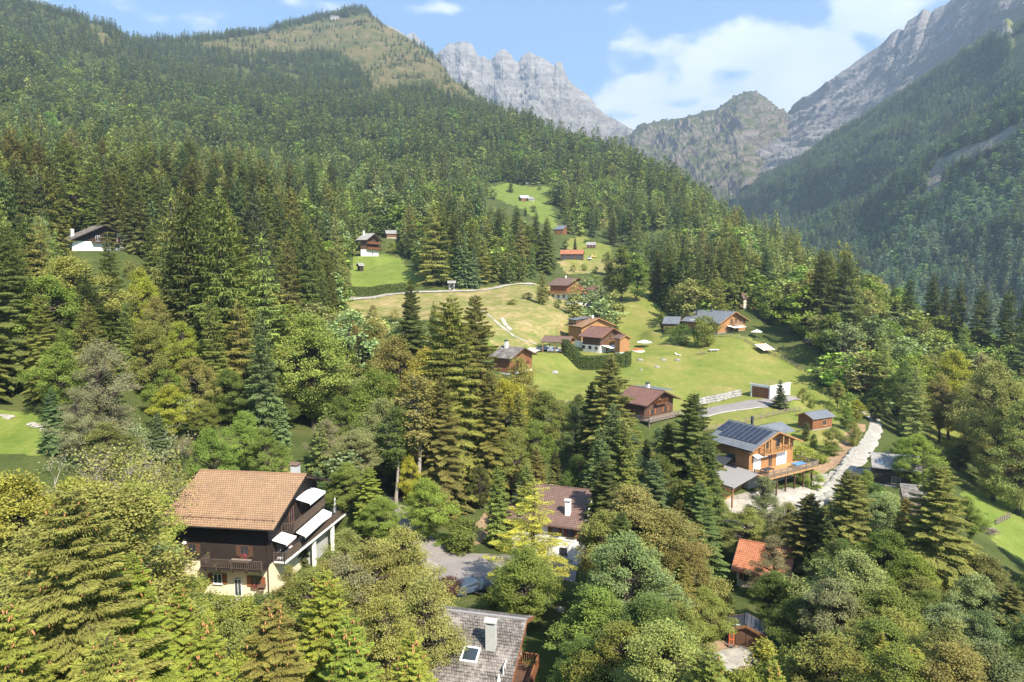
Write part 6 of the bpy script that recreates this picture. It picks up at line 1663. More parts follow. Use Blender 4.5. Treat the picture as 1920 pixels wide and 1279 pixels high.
# keep planted trees off the hand-placed ones
hx = np.array([[t['x'], t['y'], t['h'] * (.28 if t['kind'] in ('leafy', 'tall', 'airy', 'pine') else .15)] for t in TREES])
G2 = []
for g in GEN:
    if g[1] < 400:
        d = np.hypot(hx[:, 0] - g[0], hx[:, 1] - g[1])
        if (d < hx[:, 2] * .9 + 1.0).any(): continue
    G2.append(g)
GEN = G2
print('planted', len(GEN))
# the largest in view become single trees, the rest one forest
def tint_of(g):
    x, y, z, h, kind, px, s1, s2, u, w = g
    if kind == 'leafy' and y < 85 and px > 1250: return ['leafdark', 'leafdark', 'bluish', 'leaf', 'olive', 'leafdark'][int(w * 5.99)]
    if kind == 'leafy': return ['leaf', 'pale', 'fresh', 'pale', 'warm', 'leaf', 'leafdark', 'larch', 'olive', 'fresh'][int(w * 9.99)]
    if kind == 'larch': return 'larch'
    return ['spruce', 'dark', 'spruce', 'olive', 'olive', 'bluish'][int(w * 5.99)]
def size_of(g): return g[3] / g[1]
GEN.sort(key=lambda g: -size_of(g))
nh = {}
for t in TREES: nh[t['kind']] = nh.get(t['kind'], 0) + 1
left = {'spruce': 290 - nh['spruce'], 'leafy': 285 - nh['leafy'] - nh.get('tall', 0), 'larch': 120 - nh['larch']}
STUFF = []
for g in GEN:
    k = g[4]
    if left[k] > 0:
        left[k] -= 1
        y = g[1]; lod = 0 if (y < 130 and k == 'leafy') else 1
        if k == 'spruce' and y < 90: lod = 0
        if k == 'larch': lod = 1
        add_tree(k, lod, g[0], y, g[3], random.uniform(.9, 1.2) * (1.3 if k != 'leafy' else 1.1), tint_of(g), var=int(g[8] * 97), jit=.12)
    else: STUFF.append(g)
for t in TREES: place_tree(t)
print('single', len(TREES), 'stuff', len(STUFF))

# ---- the wooded flank across the valley
def build_flank():
    rows = [
     [(1230,520,3900),(1400,395,3300),(1600,265,2900),(1760,165,2500),(1900,74,2200),(2200,-60,1900)],
     [(1230,450,3300),(1300,412,3000),(1350,386,2800),(1400,360,2600),(1450,334,2450),(1500,304,2300),(1560,270,2180),(1620,233,2080),(1700,178,1930),(1760,136,1820),(1820,100,1720),(1850,82,1680),(1866,66,1640),(1876,40,1620),(1890,34,1600),(1900,44,1590),(1930,24,1560),(2200,-120,1300)],
     [(1230,470,2900),(1400,412,2150),(1600,318,1750),(1750,245,1550),(1920,165,1380),(2200,20,1150)],
     [(1230,480,2600),(1450,446,1900),(1600,408,1640),(1680,380,1520),(1780,315,1440),(1920,235,1320),(2200,110,1080)],
     [(1230,488,2400),(1450,462,1620),(1620,412,1290),(1750,345,1160),(1920,268,1020),(2200,150,850)],
     [(1230,520,1700),(1450,530,1150),(1600,560,950),(1750,600,820),(1920,640,720),(2200,700,600)],
     [(1230,580,1300),(1450,640,850),(1600,700,700),(1750,760,600),(1920,820,540),(2200,900,460)]]
    def nz(V, U, T):
        q = np.stack([V[..., 0] * .5, V[..., 1], V[..., 2] * .5], -1)
        return (60 * fbm(q, 330, 4, .5, True) + 14 * fbm(V, 80, 4)) * np.clip(T * 6 - .6, .12, 1)
    o, V = loft('wooded_hillside', rows, mat_flank(), 360, 260, nz)
    return o, V
def mat_flank():
    m, b = newmat('hillside_floor'); pos = co_pos(b)
    nf = b.noise(.06, 6, .6, pos); nm_ = b.noise(.012, 4, .5, pos)
    c = b.ramp(nf, [(.3, (.035, .045, .02)), (.6, (.06, .075, .028)), (.78, (.12, .12, .06))])
    sep = b.n('ShaderNodeSeparateXYZ'); b.put(sep.inputs[0], pos)
    bare = b.attr('bare').outputs['Fac']
    c = b.mix(b.mr(b.math('ADD', bare, b.math('MULTIPLY', b.math('SUBTRACT', nf, .5), .6)), .4, .6), c, b.ramp(nf, [(.3, (.15, .14, .11)), (.7, (.28, .26, .22))]))
    al = b.attr('turf').outputs['Fac']
    c = b.mix(b.mr(b.math('ADD', al, b.math('MULTIPLY', b.math('SUBTRACT', nf, .5), .4)), .4, .6), c, b.ramp(nf, [(.3, (.13, .15, .05)), (.7, (.24, .23, .09))]))
    b.done(b.bsdf(c, .95, .1, b.bump(nf, .7, 6.0))); return m
FL, FV = build_flank()
fv = FV.reshape(-1, 3)
fpx, fpy = proj(fv[:, 0], fv[:, 1], fv[:, 2])
BARE = [(1500, 1900, [(1755,300),(1800,280),(1850,262),(1900,235),(1925,225),(1925,245),(1860,285),(1800,315),(1760,345),(1735,345),(1745,318)]), (1200, 1900, [(1742,345),(1760,330),(1770,345),(1735,375),(1720,380)])]
BARE = [(900, 1900, p) for _, _, p in BARE]
TURF = [(1200, 2200, [(1895,72),(1925,55),(1925,150),(1905,165),(1893,120)]), (1200, 2200, [(1880,20),(1925,10),(1925,50),(1900,60),(1885,45)]), ]
CLIFF = [(1200, 2200, [(1855,62),(1870,38),(1885,30),(1912,45),(1908,62),(1880,75),(1860,72)])]
def fmask(v, px, py, polys):
    m = np.zeros(len(v), bool)
    for a, b_, p in polys:
        m |= (v[:, 1] > a) & (v[:, 1] < b_) & inpoly(px, py, p)
    return m
for nm, pl in (('bare', BARE + CLIFF), ('turf', TURF)):
    at = FL.data.attributes.new(nm, 'FLOAT', 'POINT'); at.data.foreach_set('value', fmask(fv, fpx, fpy, pl).astype(np.float32))
tri = FL.data
nv_, nu_ = FV.shape[:2]
def sample_flank(sp):
    a = FV[:-1, :-1]; b_ = FV[:-1, 1:]; c = FV[1:, :-1]
    ar = np.linalg.norm(np.cross(b_ - a, c - a), axis=-1).ravel()
    pr = ar / ar.sum(); n = int(ar.sum() / sp ** 2)
    k = r_.choice(len(ar), n, p=pr); i, j = k // (nu_ - 1), k % (nu_ - 1)
    u = r_.random((n, 1)); w = r_.random((n, 1))
    return a[i, j] + (b_[i, j] - a[i, j]) * u + (c[i, j] - a[i, j]) * w
fp = sample_flank(7.6)
px_, py_ = proj(fp[:, 0], fp[:, 1], fp[:, 2])
ok = (px_ < 2000) & ~fmask(fp, px_, py_, BARE + CLIFF + TURF) & (fp[:, 1] < 3350)
fp = fp[ok]
print('flank', len(fp))

# ---- forests as one object each, instancing real trees of the scene
def forest(name, pts, scale, rot, tint, idx, sources, label=None):
    me = bpy.data.meshes.new(name); n = len(pts)
    me.vertices.add(n); me.vertices.foreach_set('co', np.asarray(pts, np.float32).ravel())
    for nm, ty, arr, key in (('sc', 'FLOAT_VECTOR', scale, 'vector'), ('rt', 'FLOAT_VECTOR', rot, 'vector'), ('tint', 'FLOAT_VECTOR', tint, 'vector'), ('idx', 'INT', idx, 'value')):
        at = me.attributes.new(nm, ty, 'POINT'); at.data.foreach_set(key, np.ascontiguousarray(arr, dtype=np.int32 if ty == 'INT' else np.float32).ravel())
    o = link(name, me); tag(o, kind='stuff')
    ng = bpy.data.node_groups.new(name, 'GeometryNodeTree')
    ng.interface.new_socket('Geometry', in_out='INPUT', socket_type='NodeSocketGeometry')
    ng.interface.new_socket('Geometry', in_out='OUTPUT', socket_type='NodeSocketGeometry')
    n_ = ng.nodes.new; l_ = ng.links.new
    gi = n_('NodeGroupInput'); go = n_('NodeGroupOutput'); ip = n_('GeometryNodeInstanceOnPoints'); jn = n_('GeometryNodeJoinGeometry')
    for s in sources[::-1]:
        oi = n_('GeometryNodeObjectInfo'); oi.transform_space = 'ORIGINAL'; oi.inputs['Object'].default_value = s; oi.inputs['As Instance'].default_value = True
        l_(oi.outputs['Geometry'], jn.inputs[0])
    def na(nm, ty):
        x = n_('GeometryNodeInputNamedAttribute'); x.data_type = ty; x.inputs['Name'].default_value = nm; return x.outputs['Attribute']
    l_(gi.outputs[0], ip.inputs['Points']); l_(jn.outputs[0], ip.inputs['Instance'])
    ip.inputs['Pick Instance'].default_value = True
    l_(na('idx', 'INT'), ip.inputs['Instance Index']); l_(na('sc', 'FLOAT_VECTOR'), ip.inputs['Scale']); l_(na('rt', 'FLOAT_VECTOR'), ip.inputs['Rotation'])
    l_(ip.outputs[0], go.inputs[0])
    md = o.modifiers.new('trees', 'NODES'); md.node_group = ng
    return o
SRC = {}
def make_sources():
    """one real, far-off tree of each far kind; the forests repeat them"""
    used = []
    for kind, lod in (('spruce', 2), ('spruce', 3), ('larch', 2), ('leafy', 2)):
        for i in range(len(PR[(kind, lod)])):
            for j, g in enumerate(STUFF):
                if g[4] == kind and j not in used and (g[1] > 700 if lod == 3 else g[1] > (560 if kind == 'leafy' else 330)) and abs(g[5] - (300 + 110 * i)) < 200:
                    used.append(j)
                    t = dict(kind=kind, lod=lod, x=g[0], y=g[1], z=g[2] - .3, h=g[3], wide=1.2, tint=tint_of(g), rot=g[8] * 6, var=i, hero=False, orange=False, jit=.1, label=None)
                    o = place_tree(t); TREES.append(t); SRC.setdefault((kind, lod), []).append(o); break
    for j in sorted(used, reverse=True): STUFF.pop(j)
make_sources()
def as_arrays(rows):
    a = np.array([(g[0], g[1], g[2] - .3) for g in rows]); h = np.array([g[3] for g in rows])
    return a, h
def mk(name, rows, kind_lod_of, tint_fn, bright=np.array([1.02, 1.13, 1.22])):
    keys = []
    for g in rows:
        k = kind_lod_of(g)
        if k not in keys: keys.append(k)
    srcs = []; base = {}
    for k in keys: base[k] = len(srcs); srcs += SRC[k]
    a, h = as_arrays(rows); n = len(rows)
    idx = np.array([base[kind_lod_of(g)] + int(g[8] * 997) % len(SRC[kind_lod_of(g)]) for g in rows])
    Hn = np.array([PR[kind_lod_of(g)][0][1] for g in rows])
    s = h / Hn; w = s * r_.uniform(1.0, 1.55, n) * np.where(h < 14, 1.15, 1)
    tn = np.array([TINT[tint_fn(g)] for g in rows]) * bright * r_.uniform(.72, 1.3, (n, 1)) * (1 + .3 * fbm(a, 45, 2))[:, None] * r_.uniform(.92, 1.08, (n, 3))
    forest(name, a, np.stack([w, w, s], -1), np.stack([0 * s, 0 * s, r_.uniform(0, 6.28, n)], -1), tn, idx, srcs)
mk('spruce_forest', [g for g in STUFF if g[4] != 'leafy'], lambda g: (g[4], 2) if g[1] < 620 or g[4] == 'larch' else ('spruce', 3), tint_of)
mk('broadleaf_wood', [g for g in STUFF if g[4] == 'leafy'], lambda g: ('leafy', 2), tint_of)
cl = fbm(fp, 120, 3); u = r_.random((len(fp), 3))
FR = []
for i in range(len(fp)):
    lf = cl[i] > .05 and u[i, 0] < .42 and fp[i, 1] < 1900
    FR.append((fp[i, 0], fp[i, 1], fp[i, 2], (11 + 5 * u[i, 1]) if lf else (14 + 12 * u[i, 1]) * (1 if fp[i, 1] < 2200 else .8), 'leafy' if lf else 'spruce', 0, 0, 0, u[i, 2], u[i, 0]))
mk('hillside_forest', FR, lambda g: (g[4], 2) if g[4] == 'leafy' else ('spruce', 3), lambda g: ('fresh' if g[9] < .2 else 'pale') if g[4] == 'leafy' else ['olive', 'spruce', 'bluish', 'bluish'][int(g[9] * 3.99)], np.array([1.15, 1.35, 2.1]))  # pale blue multiplier paints distance haze into the hillside tree colours
# ------------------------------------------------------------------ roads, walls, fences, hedges, small things
def polyline(pts, step):
    out = [pts[0]]
    for a, b in zip(pts[:-1], pts[1:]):
        n = max(1, int((b - a).length / step))
        for i in range(1, n + 1): out.append(a.lerp(b, i / n))
    return out
def smooth(pts, it=3):
    for _ in range(it):
        q = [pts[0]]
        for a, b in zip(pts[:-1], pts[1:]): q += [a.lerp(b, .25), a.lerp(b, .75)]
        q.append(pts[-1]); pts = q
    return pts
def ground_path(pix, d0=40, d1=900):
    return [hit(a, b, *( (d0, d1) if len(c) == 0 else (c[0] * .9, c[0] * 1.1))) for a, b, *c in pix]
def ribbon(name, wpts, width, mat, lift=.10, label=None, edge=.35):
    P_ = [Vector((p.x, p.y, 0)) for p in wpts]; P_ = polyline(smooth(P_), 1.0)
    n = len(P_); wd = width if isinstance(width, (list, tuple)) else (width, width); K = 7
    vs = []
    for i, p in enumerate(P_):
        t = (P_[min(i + 1, n - 1)] - P_[max(i - 1, 0)]).normalized(); s = Vector((-t.y, t.x, 0))
        w = wd[0] + (wd[-1] - wd[0]) * i / (n - 1)
        for k in range(K):
            f = (k / (K - 1) - .5) * w + (random.uniform(-edge, edge) if k in (0, K - 1) else 0)
            vs.append((p.x + s.x * f, p.y + s.y * f))
    a = np.array(vs); z = H(a[:, 0], a[:, 1]) + lift
    # flatten across
    z = z.reshape(n, K); z = z * .5 + z.mean(1, keepdims=True) * .5; z[:, 0] -= .12; z[:, -1] -= .12
    v = np.concatenate([a, z.reshape(-1, 1)], 1)
    idx = np.arange(n * K).reshape(n, K)
    f = np.stack([idx[:-1, :-1], idx[:-1, 1:], idx[1:, 1:], idx[1:, :-1]], -1).reshape(-1, 4)
    o = link(name, mesh_np(name, v, f, [M[mat]], True)); tag(o, kind='structure'); return o
ribbon('lane', ground_path([(600,566,255),(650,561,262),(700,556,266),(760,550,272),(830,547,282),(880,545,288),(930,540,295),(1000,532,305)]), 4.2, 'gravel_path', .25)
ribbon('footpath', ground_path([(905,583,225),(930,603,222),(955,625,218),(985,641,216),(1005,645,213)]), .7, 'gravel', .15)
ribbon('footpath', ground_path([(942,597,228),(946,607,225),(958,620,221)]), 1.3, 'gravel', .15)
ribbon('driveway', ground_path([(955,668,200),(985,662,205),(1010,655,208),(1045,652,208)]), 5.0, 'paving', .15)
ribbon('lane', ground_path([(1622,772,172),(1638,785,166),(1640,803,158),(1632,825,148),(1618,848,138),(1600,868,129),(1575,888,122),(1548,915,114)]), (3.2, 3.6), 'gravel', .15)
ribbon('driveway', [P(1290,772,158) , P(1340,764,163), P(1400,757,168), P(1445,752,172), P(1475,747,176)], (4.5, 8.5), 'asphalt', .16, edge=.05)
ribbon('kerb', [P(1290,777,155) , P(1340,770,159), P(1400,764,163), P(1440,762,166)], .35, 'concrete', .22, edge=.0)
ribbon('road', ground_path([(735,935,115),(752,962,104),(760,985,98),(790,1025,90),(830,1048,86),(900,1056,85),(980,1060,85),(1080,1080,83)], 60, 120), (4.5, 6.0), 'asphalt', .15)
ribbon('road', ground_path([(880,1060,84),(870,1085,78),(850,1110,73)], 60, 110), (9, 7), 'asphalt', .20)
ribbon('footpath', ground_path([(-30,775,96),(10,779,95),(25,784,94)]), 1.2, 'gravel', .12)
ribbon('footpath', ground_path([(55,794,92),(70,797,91),(85,805,90)]), .9, 'gravel', .12)
ribbon('terrace', ground_path([(400,1132,72),(470,1132,72),(530,1135,72)], 50, 100), 2.2, 'paving', .2, edge=.02)
ribbon('terrace', ground_path([(1330,1250,57),(1370,1235,58),(1410,1225,59)], 40, 80), 3.0, 'gravel', .15)
ribbon('building_yard', ground_path([(1350,940,107),(1420,938,108),(1480,925,111),(1540,905,116)]), 7, 'gravel', .2, edge=.8)

_ico = []
def rock_mesh(seed, n=1):
    import bmesh
    bm = bmesh.new(); bmesh.ops.create_icosphere(bm, subdivisions=2, radius=1)
    v = np.array([x.co[:] for x in bm.verts]); f = np.array([[w.index for w in x.verts] for x in bm.faces]); bm.free()
    v = v * (1 + .30 * fbm(v * 1.0 + seed * 7.3, 1.1, 3)[:, None]); v = np.sign(v) * np.abs(v) ** .85
    return v, f
def stone_mat():
    return M['stone_pale']
ROCKM = mat_simple('boulder', (.26, .245, .22), .95, .1, var=.3, vscale=1.5)
ROCKW = mat_simple('pale_boulder', (.30, .285, .255), .95, .1, var=.45, vscale=1.0)
def stone_row(name, label, pts, height, sz, mat, cat='wall', depth=1.2, seed=1):
    r = np.random.default_rng(seed); V = []; Fc = []; o = 0; P_ = polyline(pts, sz * .9)
    for p in P_:
        rows = max(1, int(height / (sz * .75)))
        for k in range(rows):
            v, f = rock_mesh(r.integers(0, 999)); s = sz * r.uniform(.45, .72)
            q = np.array([p.x + r.uniform(-.2, .2) * sz, p.y + k * depth / rows + r.uniform(-.2, .2) * sz, 0])
            q[2] = Hz(p.x, p.y) + .1 + k * sz * .72 + s * .3
            V.append(v * s * np.array([1.15, .9, .8]) + q); Fc.append(f + o); o += len(v)
    return tag(link(name, mesh_np(name, np.concatenate(V), np.concatenate(Fc), [mat])), label, cat)
stone_row('boulder_wall', 'wall of stacked pale boulders along the driveway left of the garage', [P(1308,757,168), P(1345,746,172), P(1388,737,177)], 1.7, .7, ROCKW, seed=3)
stone_row('boulder_wall', 'long wall of white boulders below the new chalet building yard', [P(1345,950,103), P(1400,950,104), P(1460,945,105), P(1520,930,108), P(1560,905,113)], 1.8, .9, ROCKW, seed=4)
stone_row('boulder_wall', 'line of white boulders holding the left edge of the gravel lane', [P(1540,905,116), P(1562,880,121), P(1585,858,128), P(1603,836,137)], 1.0, .8, ROCKW, seed=5)
stone_row('boulder_wall', 'low row of stones along the upper edge of the lane', [P(645,556,264), P(700,551,268), P(755,546,274)], .8, .8, ROCKM, seed=6)
for i, (a, b, D, s, lb) in enumerate([(1200,676,206,.9,'grey boulder on the lawn below the red sandpit'),(1244,676,206,.9,'flat grey boulder, left one of the middle lawn pair'),(1270,676,206,.9,'flat grey boulder, right one of the middle lawn pair'),
        (1232,689,198,.8,'brown grey boulder lowest on the bowl shaped lawn'),(1202,694,196,.5,'small boulder in the grass below the others'),(1040,700,186,1.1,'white boulder beside the patio at the left end of the meadow'),
        (1167,681,203,.4,'smallest stone beside the right end of the hedge'),(1650,720,190,1.3,'pale boulder at the edge of the trees right of the knoll'),(1508,850,126,.8,'boulder below the garden fence of the new chalet'),
        (1668,1115,75,1.3,'pale boulder under the dead topped spruce'),(1760,1150,68,1.6,'large white rock outcrop between the pale maples'),(1795,1165,66,1.3,'white rock right of the large outcrop'),(1030,1125,72,.7,'white stones at the bend below the larch'),(1050,1145,69,.6,'white rubble heap right of the bend below the larch')]):
    g = hit(a, b, D * .85, D * 1.2); v, f = rock_mesh(40 + i)
    o = link('boulder', mesh_np('boulder', v * np.array([s, s * .8, s * .55]), f, [ROCKW if 'white' in lb or 'pale' in lb else ROCKM]), None, (g.x, g.y, g.z + s * .1)); tag(o, lb, 'rock')

def fence(label, pts, h=1.1, sp=2.4, rails=2, mat='wood_grey', name='fence'):
    root = empty(name, Vector((pts[0].x, pts[0].y, Hz(pts[0].x, pts[0].y))), 0, label, 'fence'); o = root.location
    P_ = polyline([Vector((p.x, p.y, 0)) for p in pts], sp); P_ = [Vector((p.x, p.y, Hz(p.x, p.y))) for p in P_]
    pm = None; rl = MB()
    for i, p in enumerate(P_):
        if pm is None: pm = MB().box(-.08, .08, -.08, .08, -.4, h + .15).build('post', M[mat], root); pm.location = p - o
        else: q = pm.copy(); COL.objects.link(q); q.parent = root; q.location = p - o
        if i:
            for k in range(rails): z = Vector((0, 0, h * (k + 1) / rails - .08)); rl.beam(P_[i - 1] - o + z, p - o + z, .07, .13)
    rl.build('rails', M[mat], root); return root
fence('split rail fence along the lower edge of the strip of grass behind the new chalet', [P(1322,806,146), P(1385,796,150), P(1440,784,156), P(1500,768,166)])
fence('grey timber fence running down the right edge of the knoll', [P(1398,632,226), P(1430,648,221), P(1465,668,215), P(1505,692,206)], 1.2, 2.2, 3)
fence('timber fence in front of the slate roofed chalet on the knoll', [P(1342,628,231), P(1370,629,230), P(1398,632,227)], 1.1, 2.0, 2)
fence('garden fence between the new chalet and its shrubs', [P(1500,876,118), P(1520,858,125), P(1545,842,132)], 1.0, 1.8, 3)
fence('short old fence on the grass at the right edge', [hit(1868,985,100,140), hit(1880,978,100,145), hit(1893,972,100,150)], 1.0, 1.5, 2)
fence('rail fence on the lane side below the terrace chalet', [P(1062,578,290), P(1100,571,292), P(1136,567,294)], 1.0, 2.2, 2)
fence('rail fence beside the road bend below the golden larch', [hit(1012,1092,70,95), hit(1035,1096,70,95), hit(1060,1104,68,95)], 1.0, 1.6, 2, 'wood_gold')

def hedge(name, label, pts, w, h, tint, n, ls=.28):
    """clipped hedge: leaves over a rounded box following a line"""
    r = np.random.default_rng(5); P_ = polyline([Vector((p.x, p.y, 0)) for p in pts], .5)
    a = np.array([[p.x, p.y] for p in P_]); t = np.gradient(a, axis=0); t /= np.linalg.norm(t, axis=1, keepdims=True) + 1e-9; s = np.stack([-t[:, 1], t[:, 0]], -1)
    i = r.integers(0, len(a), n); per = 2 * h + w; u = r.uniform(0, per, n)
    lat = np.where(u < h, -w / 2, np.where(u < h + w, u - h - w / 2, w / 2)); z = np.where(u < h, u, np.where(u < h + w, h, per - u))
    e = r.random(n) < .06; 
    lat = lat + r.normal(0, .07, n); z = z + r.normal(0, .07, n)
    tt = r.uniform(-.3, .3, n)
    end = (i < 2) | (i > len(a) - 3); lat = np.where(end, r.uniform(-w/2, w/2, n), lat); z = np.where(end, r.uniform(0, h, n), z)
    c = np.stack([a[i, 0] + s[i, 0] * lat + t[i, 0] * tt, a[i, 1] + s[i, 1] * lat + t[i, 1] * tt, 0 * z], -1); c[:, 2] = H(c[:, 0], c[:, 1]) + z
    nn = np.stack([s[i, 0] * lat, s[i, 1] * lat, (z > h - .2) * w * .6 + .1], -1); nn = nrm(nn) + r.normal(0, .4, (n, 3))
    vv = diamonds(c, r.normal(0, 1, (n, 3)), nn, ls * r.uniform(.7, 1.3, n), ls * .75 * r.uniform(.7, 1.3, n))
    V = []; Fq = []; 
    core = []
    for k, p in enumerate(P_):
        z0 = Hz(p.x, p.y)
        for (l_, z_) in ((-w / 2 + .12, -.2), (-w / 2 + .12, h - .12), (w / 2 - .12, h - .12), (w / 2 - .12, -.2)): core.append((p.x + s[k, 0] * l_, p.y + s[k, 1] * l_, z0 + z_))
    core = np.array(core); m = len(P_); q = []
    for k in range(m - 1):
        for j in range(3): b = k * 4 + j; q.append((b, b + 4, b + 5, b + 1))
    q += [(0, 1, 2, 3), ((m-1)*4+3, (m-1)*4+2, (m-1)*4+1, (m-1)*4)]; q = np.array(q)
    nq = n; me = mesh_np(name, np.concatenate([vv, core]), np.concatenate([np.arange(nq * 4).reshape(-1, 4), q + nq * 4]), [LEAF, HEDGECORE], False, np.concatenate([np.zeros(nq), np.ones(len(q))]))
    for nm, ar in (('lv', r.random(nq)), ('tip', r.random(nq) * .5)):
        at = me.attributes.new(nm, 'FLOAT', 'FACE'); at.data.foreach_set('value', np.concatenate([ar, np.zeros(len(q))]).astype(np.float32))
    o = link(name, me); o['tint'] = list(tint); return tag(o, label, 'hedge')
HEDGECORE = mat_simple('hedge_twigs', (.03, .04, .015), .95, .1)
hedge('hedge', 'tall clipped dark green hedge curving in front of the chalet with the white awning', [P(1057,664,206.5), P(1063,670,203), P(1100,675,200.5), P(1140,678,199), P(1172,679,199), P(1179,675,202)], 1.8, 3.9, TINT['leafdark'], 14000)
hedge('hedge', 'dark hedge along the upper side of the lane below the left meadow', [P(648,551,268), P(700,546,272), P(760,541,278)], 2.0, 3.2, TINT['leafdark'], 9000, .4)
hedge('hedge', 'low hedge before the grey roofed annex on the knoll', [P(1247,624,238), P(1275,625,238)], 1.4, 2.2, TINT['leaf'], 2500)
hedge('hedge', 'low trimmed hedge below the far red chalet bank', [P(1096,448,455), P(1120,449,455)], 1.6, 2.0, TINT['fresh'], 1500, .5)

def car(loc, yaw, label, body, suv=True):
    root = empty('parked_car', loc, yaw, label, 'car')
    L_, Wd = 4.3, 1.8; hh = 1.65 if suv else 1.42
    prof = [(-L_/2, .35), (-L_/2, .95), (-L_/2 + .25, 1.02), (-L_/2 + .75, hh), (.55, hh + .02), (1.15, 1.05), (L_/2 - .1, .92), (L_/2, .7), (L_/2, .35)]
    m = MB(); n = len(prof)
    def sec(y, k): return [(x * (1 if z < 1 else .985), y * (1 if z < 1.03 else k), z) for x, z in prof]
    a, b = sec(-Wd/2, .84), sec(Wd/2, .84)
    m.add(a + b, [tuple(range(n)), tuple(range(n, 2*n))[::-1]] + [(i, n + i, n + (i + 1) % n, (i + 1) % n) for i in range(n)]); m.build('body', body, root)
    g = MB()
    for sy in (-1, 1):
        y0 = sy * (Wd/2 - .05 ); y1 = sy * (Wd/2 * .85)
        p = [(-1.35, sy * (Wd/2 - .02), 1.06), (.95, sy * (Wd/2 - .02), 1.06), (.5, sy * (Wd/2 * .845 + .012), hh - .08), (-1.2, sy * (Wd/2 * .845 + .012), hh - .08)]
        g.add(p, [(0, 1, 2, 3) if sy < 0 else (3, 2, 1, 0)])
    g.add([(1.14, -.74, 1.09), (1.14, .74, 1.09), (.60, .66, hh - .04), (.60, -.66, hh - .04)], [(0, 1, 2, 3)]); g.add([(-2.0, -.72, 1.08), (-2.0, .72, 1.08), (-1.52, .66, hh - .06), (-1.52, -.66, hh - .06)], [(3, 2, 1, 0)])
    g.build('window', M['glass'], root)
    for sx in (-1, 1):
        for sy in (-1, 1):
            w = MB(); nn = 16; r_ = .34; y0, y1 = sy * (Wd/2 - .2), sy * (Wd/2 + .02)
            v = [(sx * 1.32 + r_ * math.cos(6.2832*i/nn), y, r_ + r_ * math.sin(6.2832*i/nn)) for y in (y0, y1) for i in range(nn)]
            w.add(v, [tuple(range(nn)), tuple(range(nn, 2*nn))[::-1]] + [(i, nn+i, nn+(i+1)%nn, (i+1)%nn) for i in range(nn)]); w.build('wheel', M['metal_dark'], root)
    return root
SILVER = mat_simple('silver_paint', (.45, .46, .47), .3, .5, metal=.5, var=.03); BLUEP = mat_simple('blue_paint', (.055, .08, .12), .3, .5, var=.03); WHITEP = mat_simple('white_car_paint', (.75, .75, .75), .3, .5, var=.02); YELLP = mat_simple('yellow_paint', (.55, .38, .08), .5, .4, var=.05)
def at(a, b, d): return hit(a, b, d * .82, d * 1.25)
g = P(1040, 662, 206); g.z = CARP.base + .02; car(g, CARP.yaw + .15, 'silver grey estate car parked under the brown roofed carport', SILVER)
g = at(884, 1112, 74); car(g + Vector((0, 0, .2)), .5, 'blue grey car parked beside the maroon bush above the grey roof', BLUEP, False)
g = at(1106, 487, 398); car(g, 1.2, 'white car standing right of the orange roofed barn', WHITEP); g = at(1112, 483, 404); car(g, .4, 'yellow and white machine behind the white car at the barn', YELLP)

g = at(1208, 650, 214); parasol(g, 2.6, 2.2, label='flat white parasol open over the lawn right of the hedge')
g = P(1419, 622, 232); g.z = Hz(g.x, g.y); parasol(g, 2.4, 2.9, label='square white parasol beside the chalet on the knoll', sides=4)
def lounger(loc, yaw, label, mat='white'):
    root = empty('sun_lounger', loc, yaw, label, 'sun lounger')
    MB().box(-.9, .35, -.33, .33, .3, .38).build('seat', M[mat], root); b = MB(); b.add([(.35,-.33,.3),(.35,.33,.3),(.95,.33,.78),(.95,-.33,.78),(.35,-.33,.38),(.35,.33,.38),(.92,.33,.86),(.92,-.33,.86)], [(0,3,2,1),(4,5,6,7),(0,1,5,4),(1,2,6,5),(2,3,7,6),(3,0,4,7)]); b.build('backrest', M[mat], root)
    for x in (-.8, .25):
        for y in (-.28, .28): MB().box(x - .04, x + .04, y - .04, y + .04, -.1, .3).build('leg', M[mat], root)
g = at(1271, 667, 212); lounger(g, 2.5, 'white sun lounger alone on the lawn between the boulders and the round bush')
g = at(1312, 665, 213); lounger(g, 2.8, 'left one of two grey loungers side by side on the lawn', 'wood_grey'); lounger(g + Vector((1.3, .8, .15)), 2.8, 'right one of two grey loungers side by side on the lawn', 'wood_grey')
g = at(1338, 659, 216); r0 = empty('bench', g, .1, 'white topped stone bench on the lawn left of the knoll fence', 'bench'); MB().box(-1.5, 1.5, -.5, .5, .5, .68).build('seat', M['white'], r0)
for x in (-1.1, 1.1): MB().box(x - .2, x + .2, -.4, .4, -.2, .5).build('leg', M['wood_grey'], r0)
g = at(1197, 659, 211); r0 = empty('sandpit', g, 0, 'low round sandpit with red orange cover on the lawn right of the hedge', 'sandpit'); MB().cyl(0, 0, -.1, .3, 2.0, 20).build('rim', M['white'], r0); MB().cyl(0, .7, .301, .75, 1.7, 20, 1.5).build('cover', M['red'], r0)
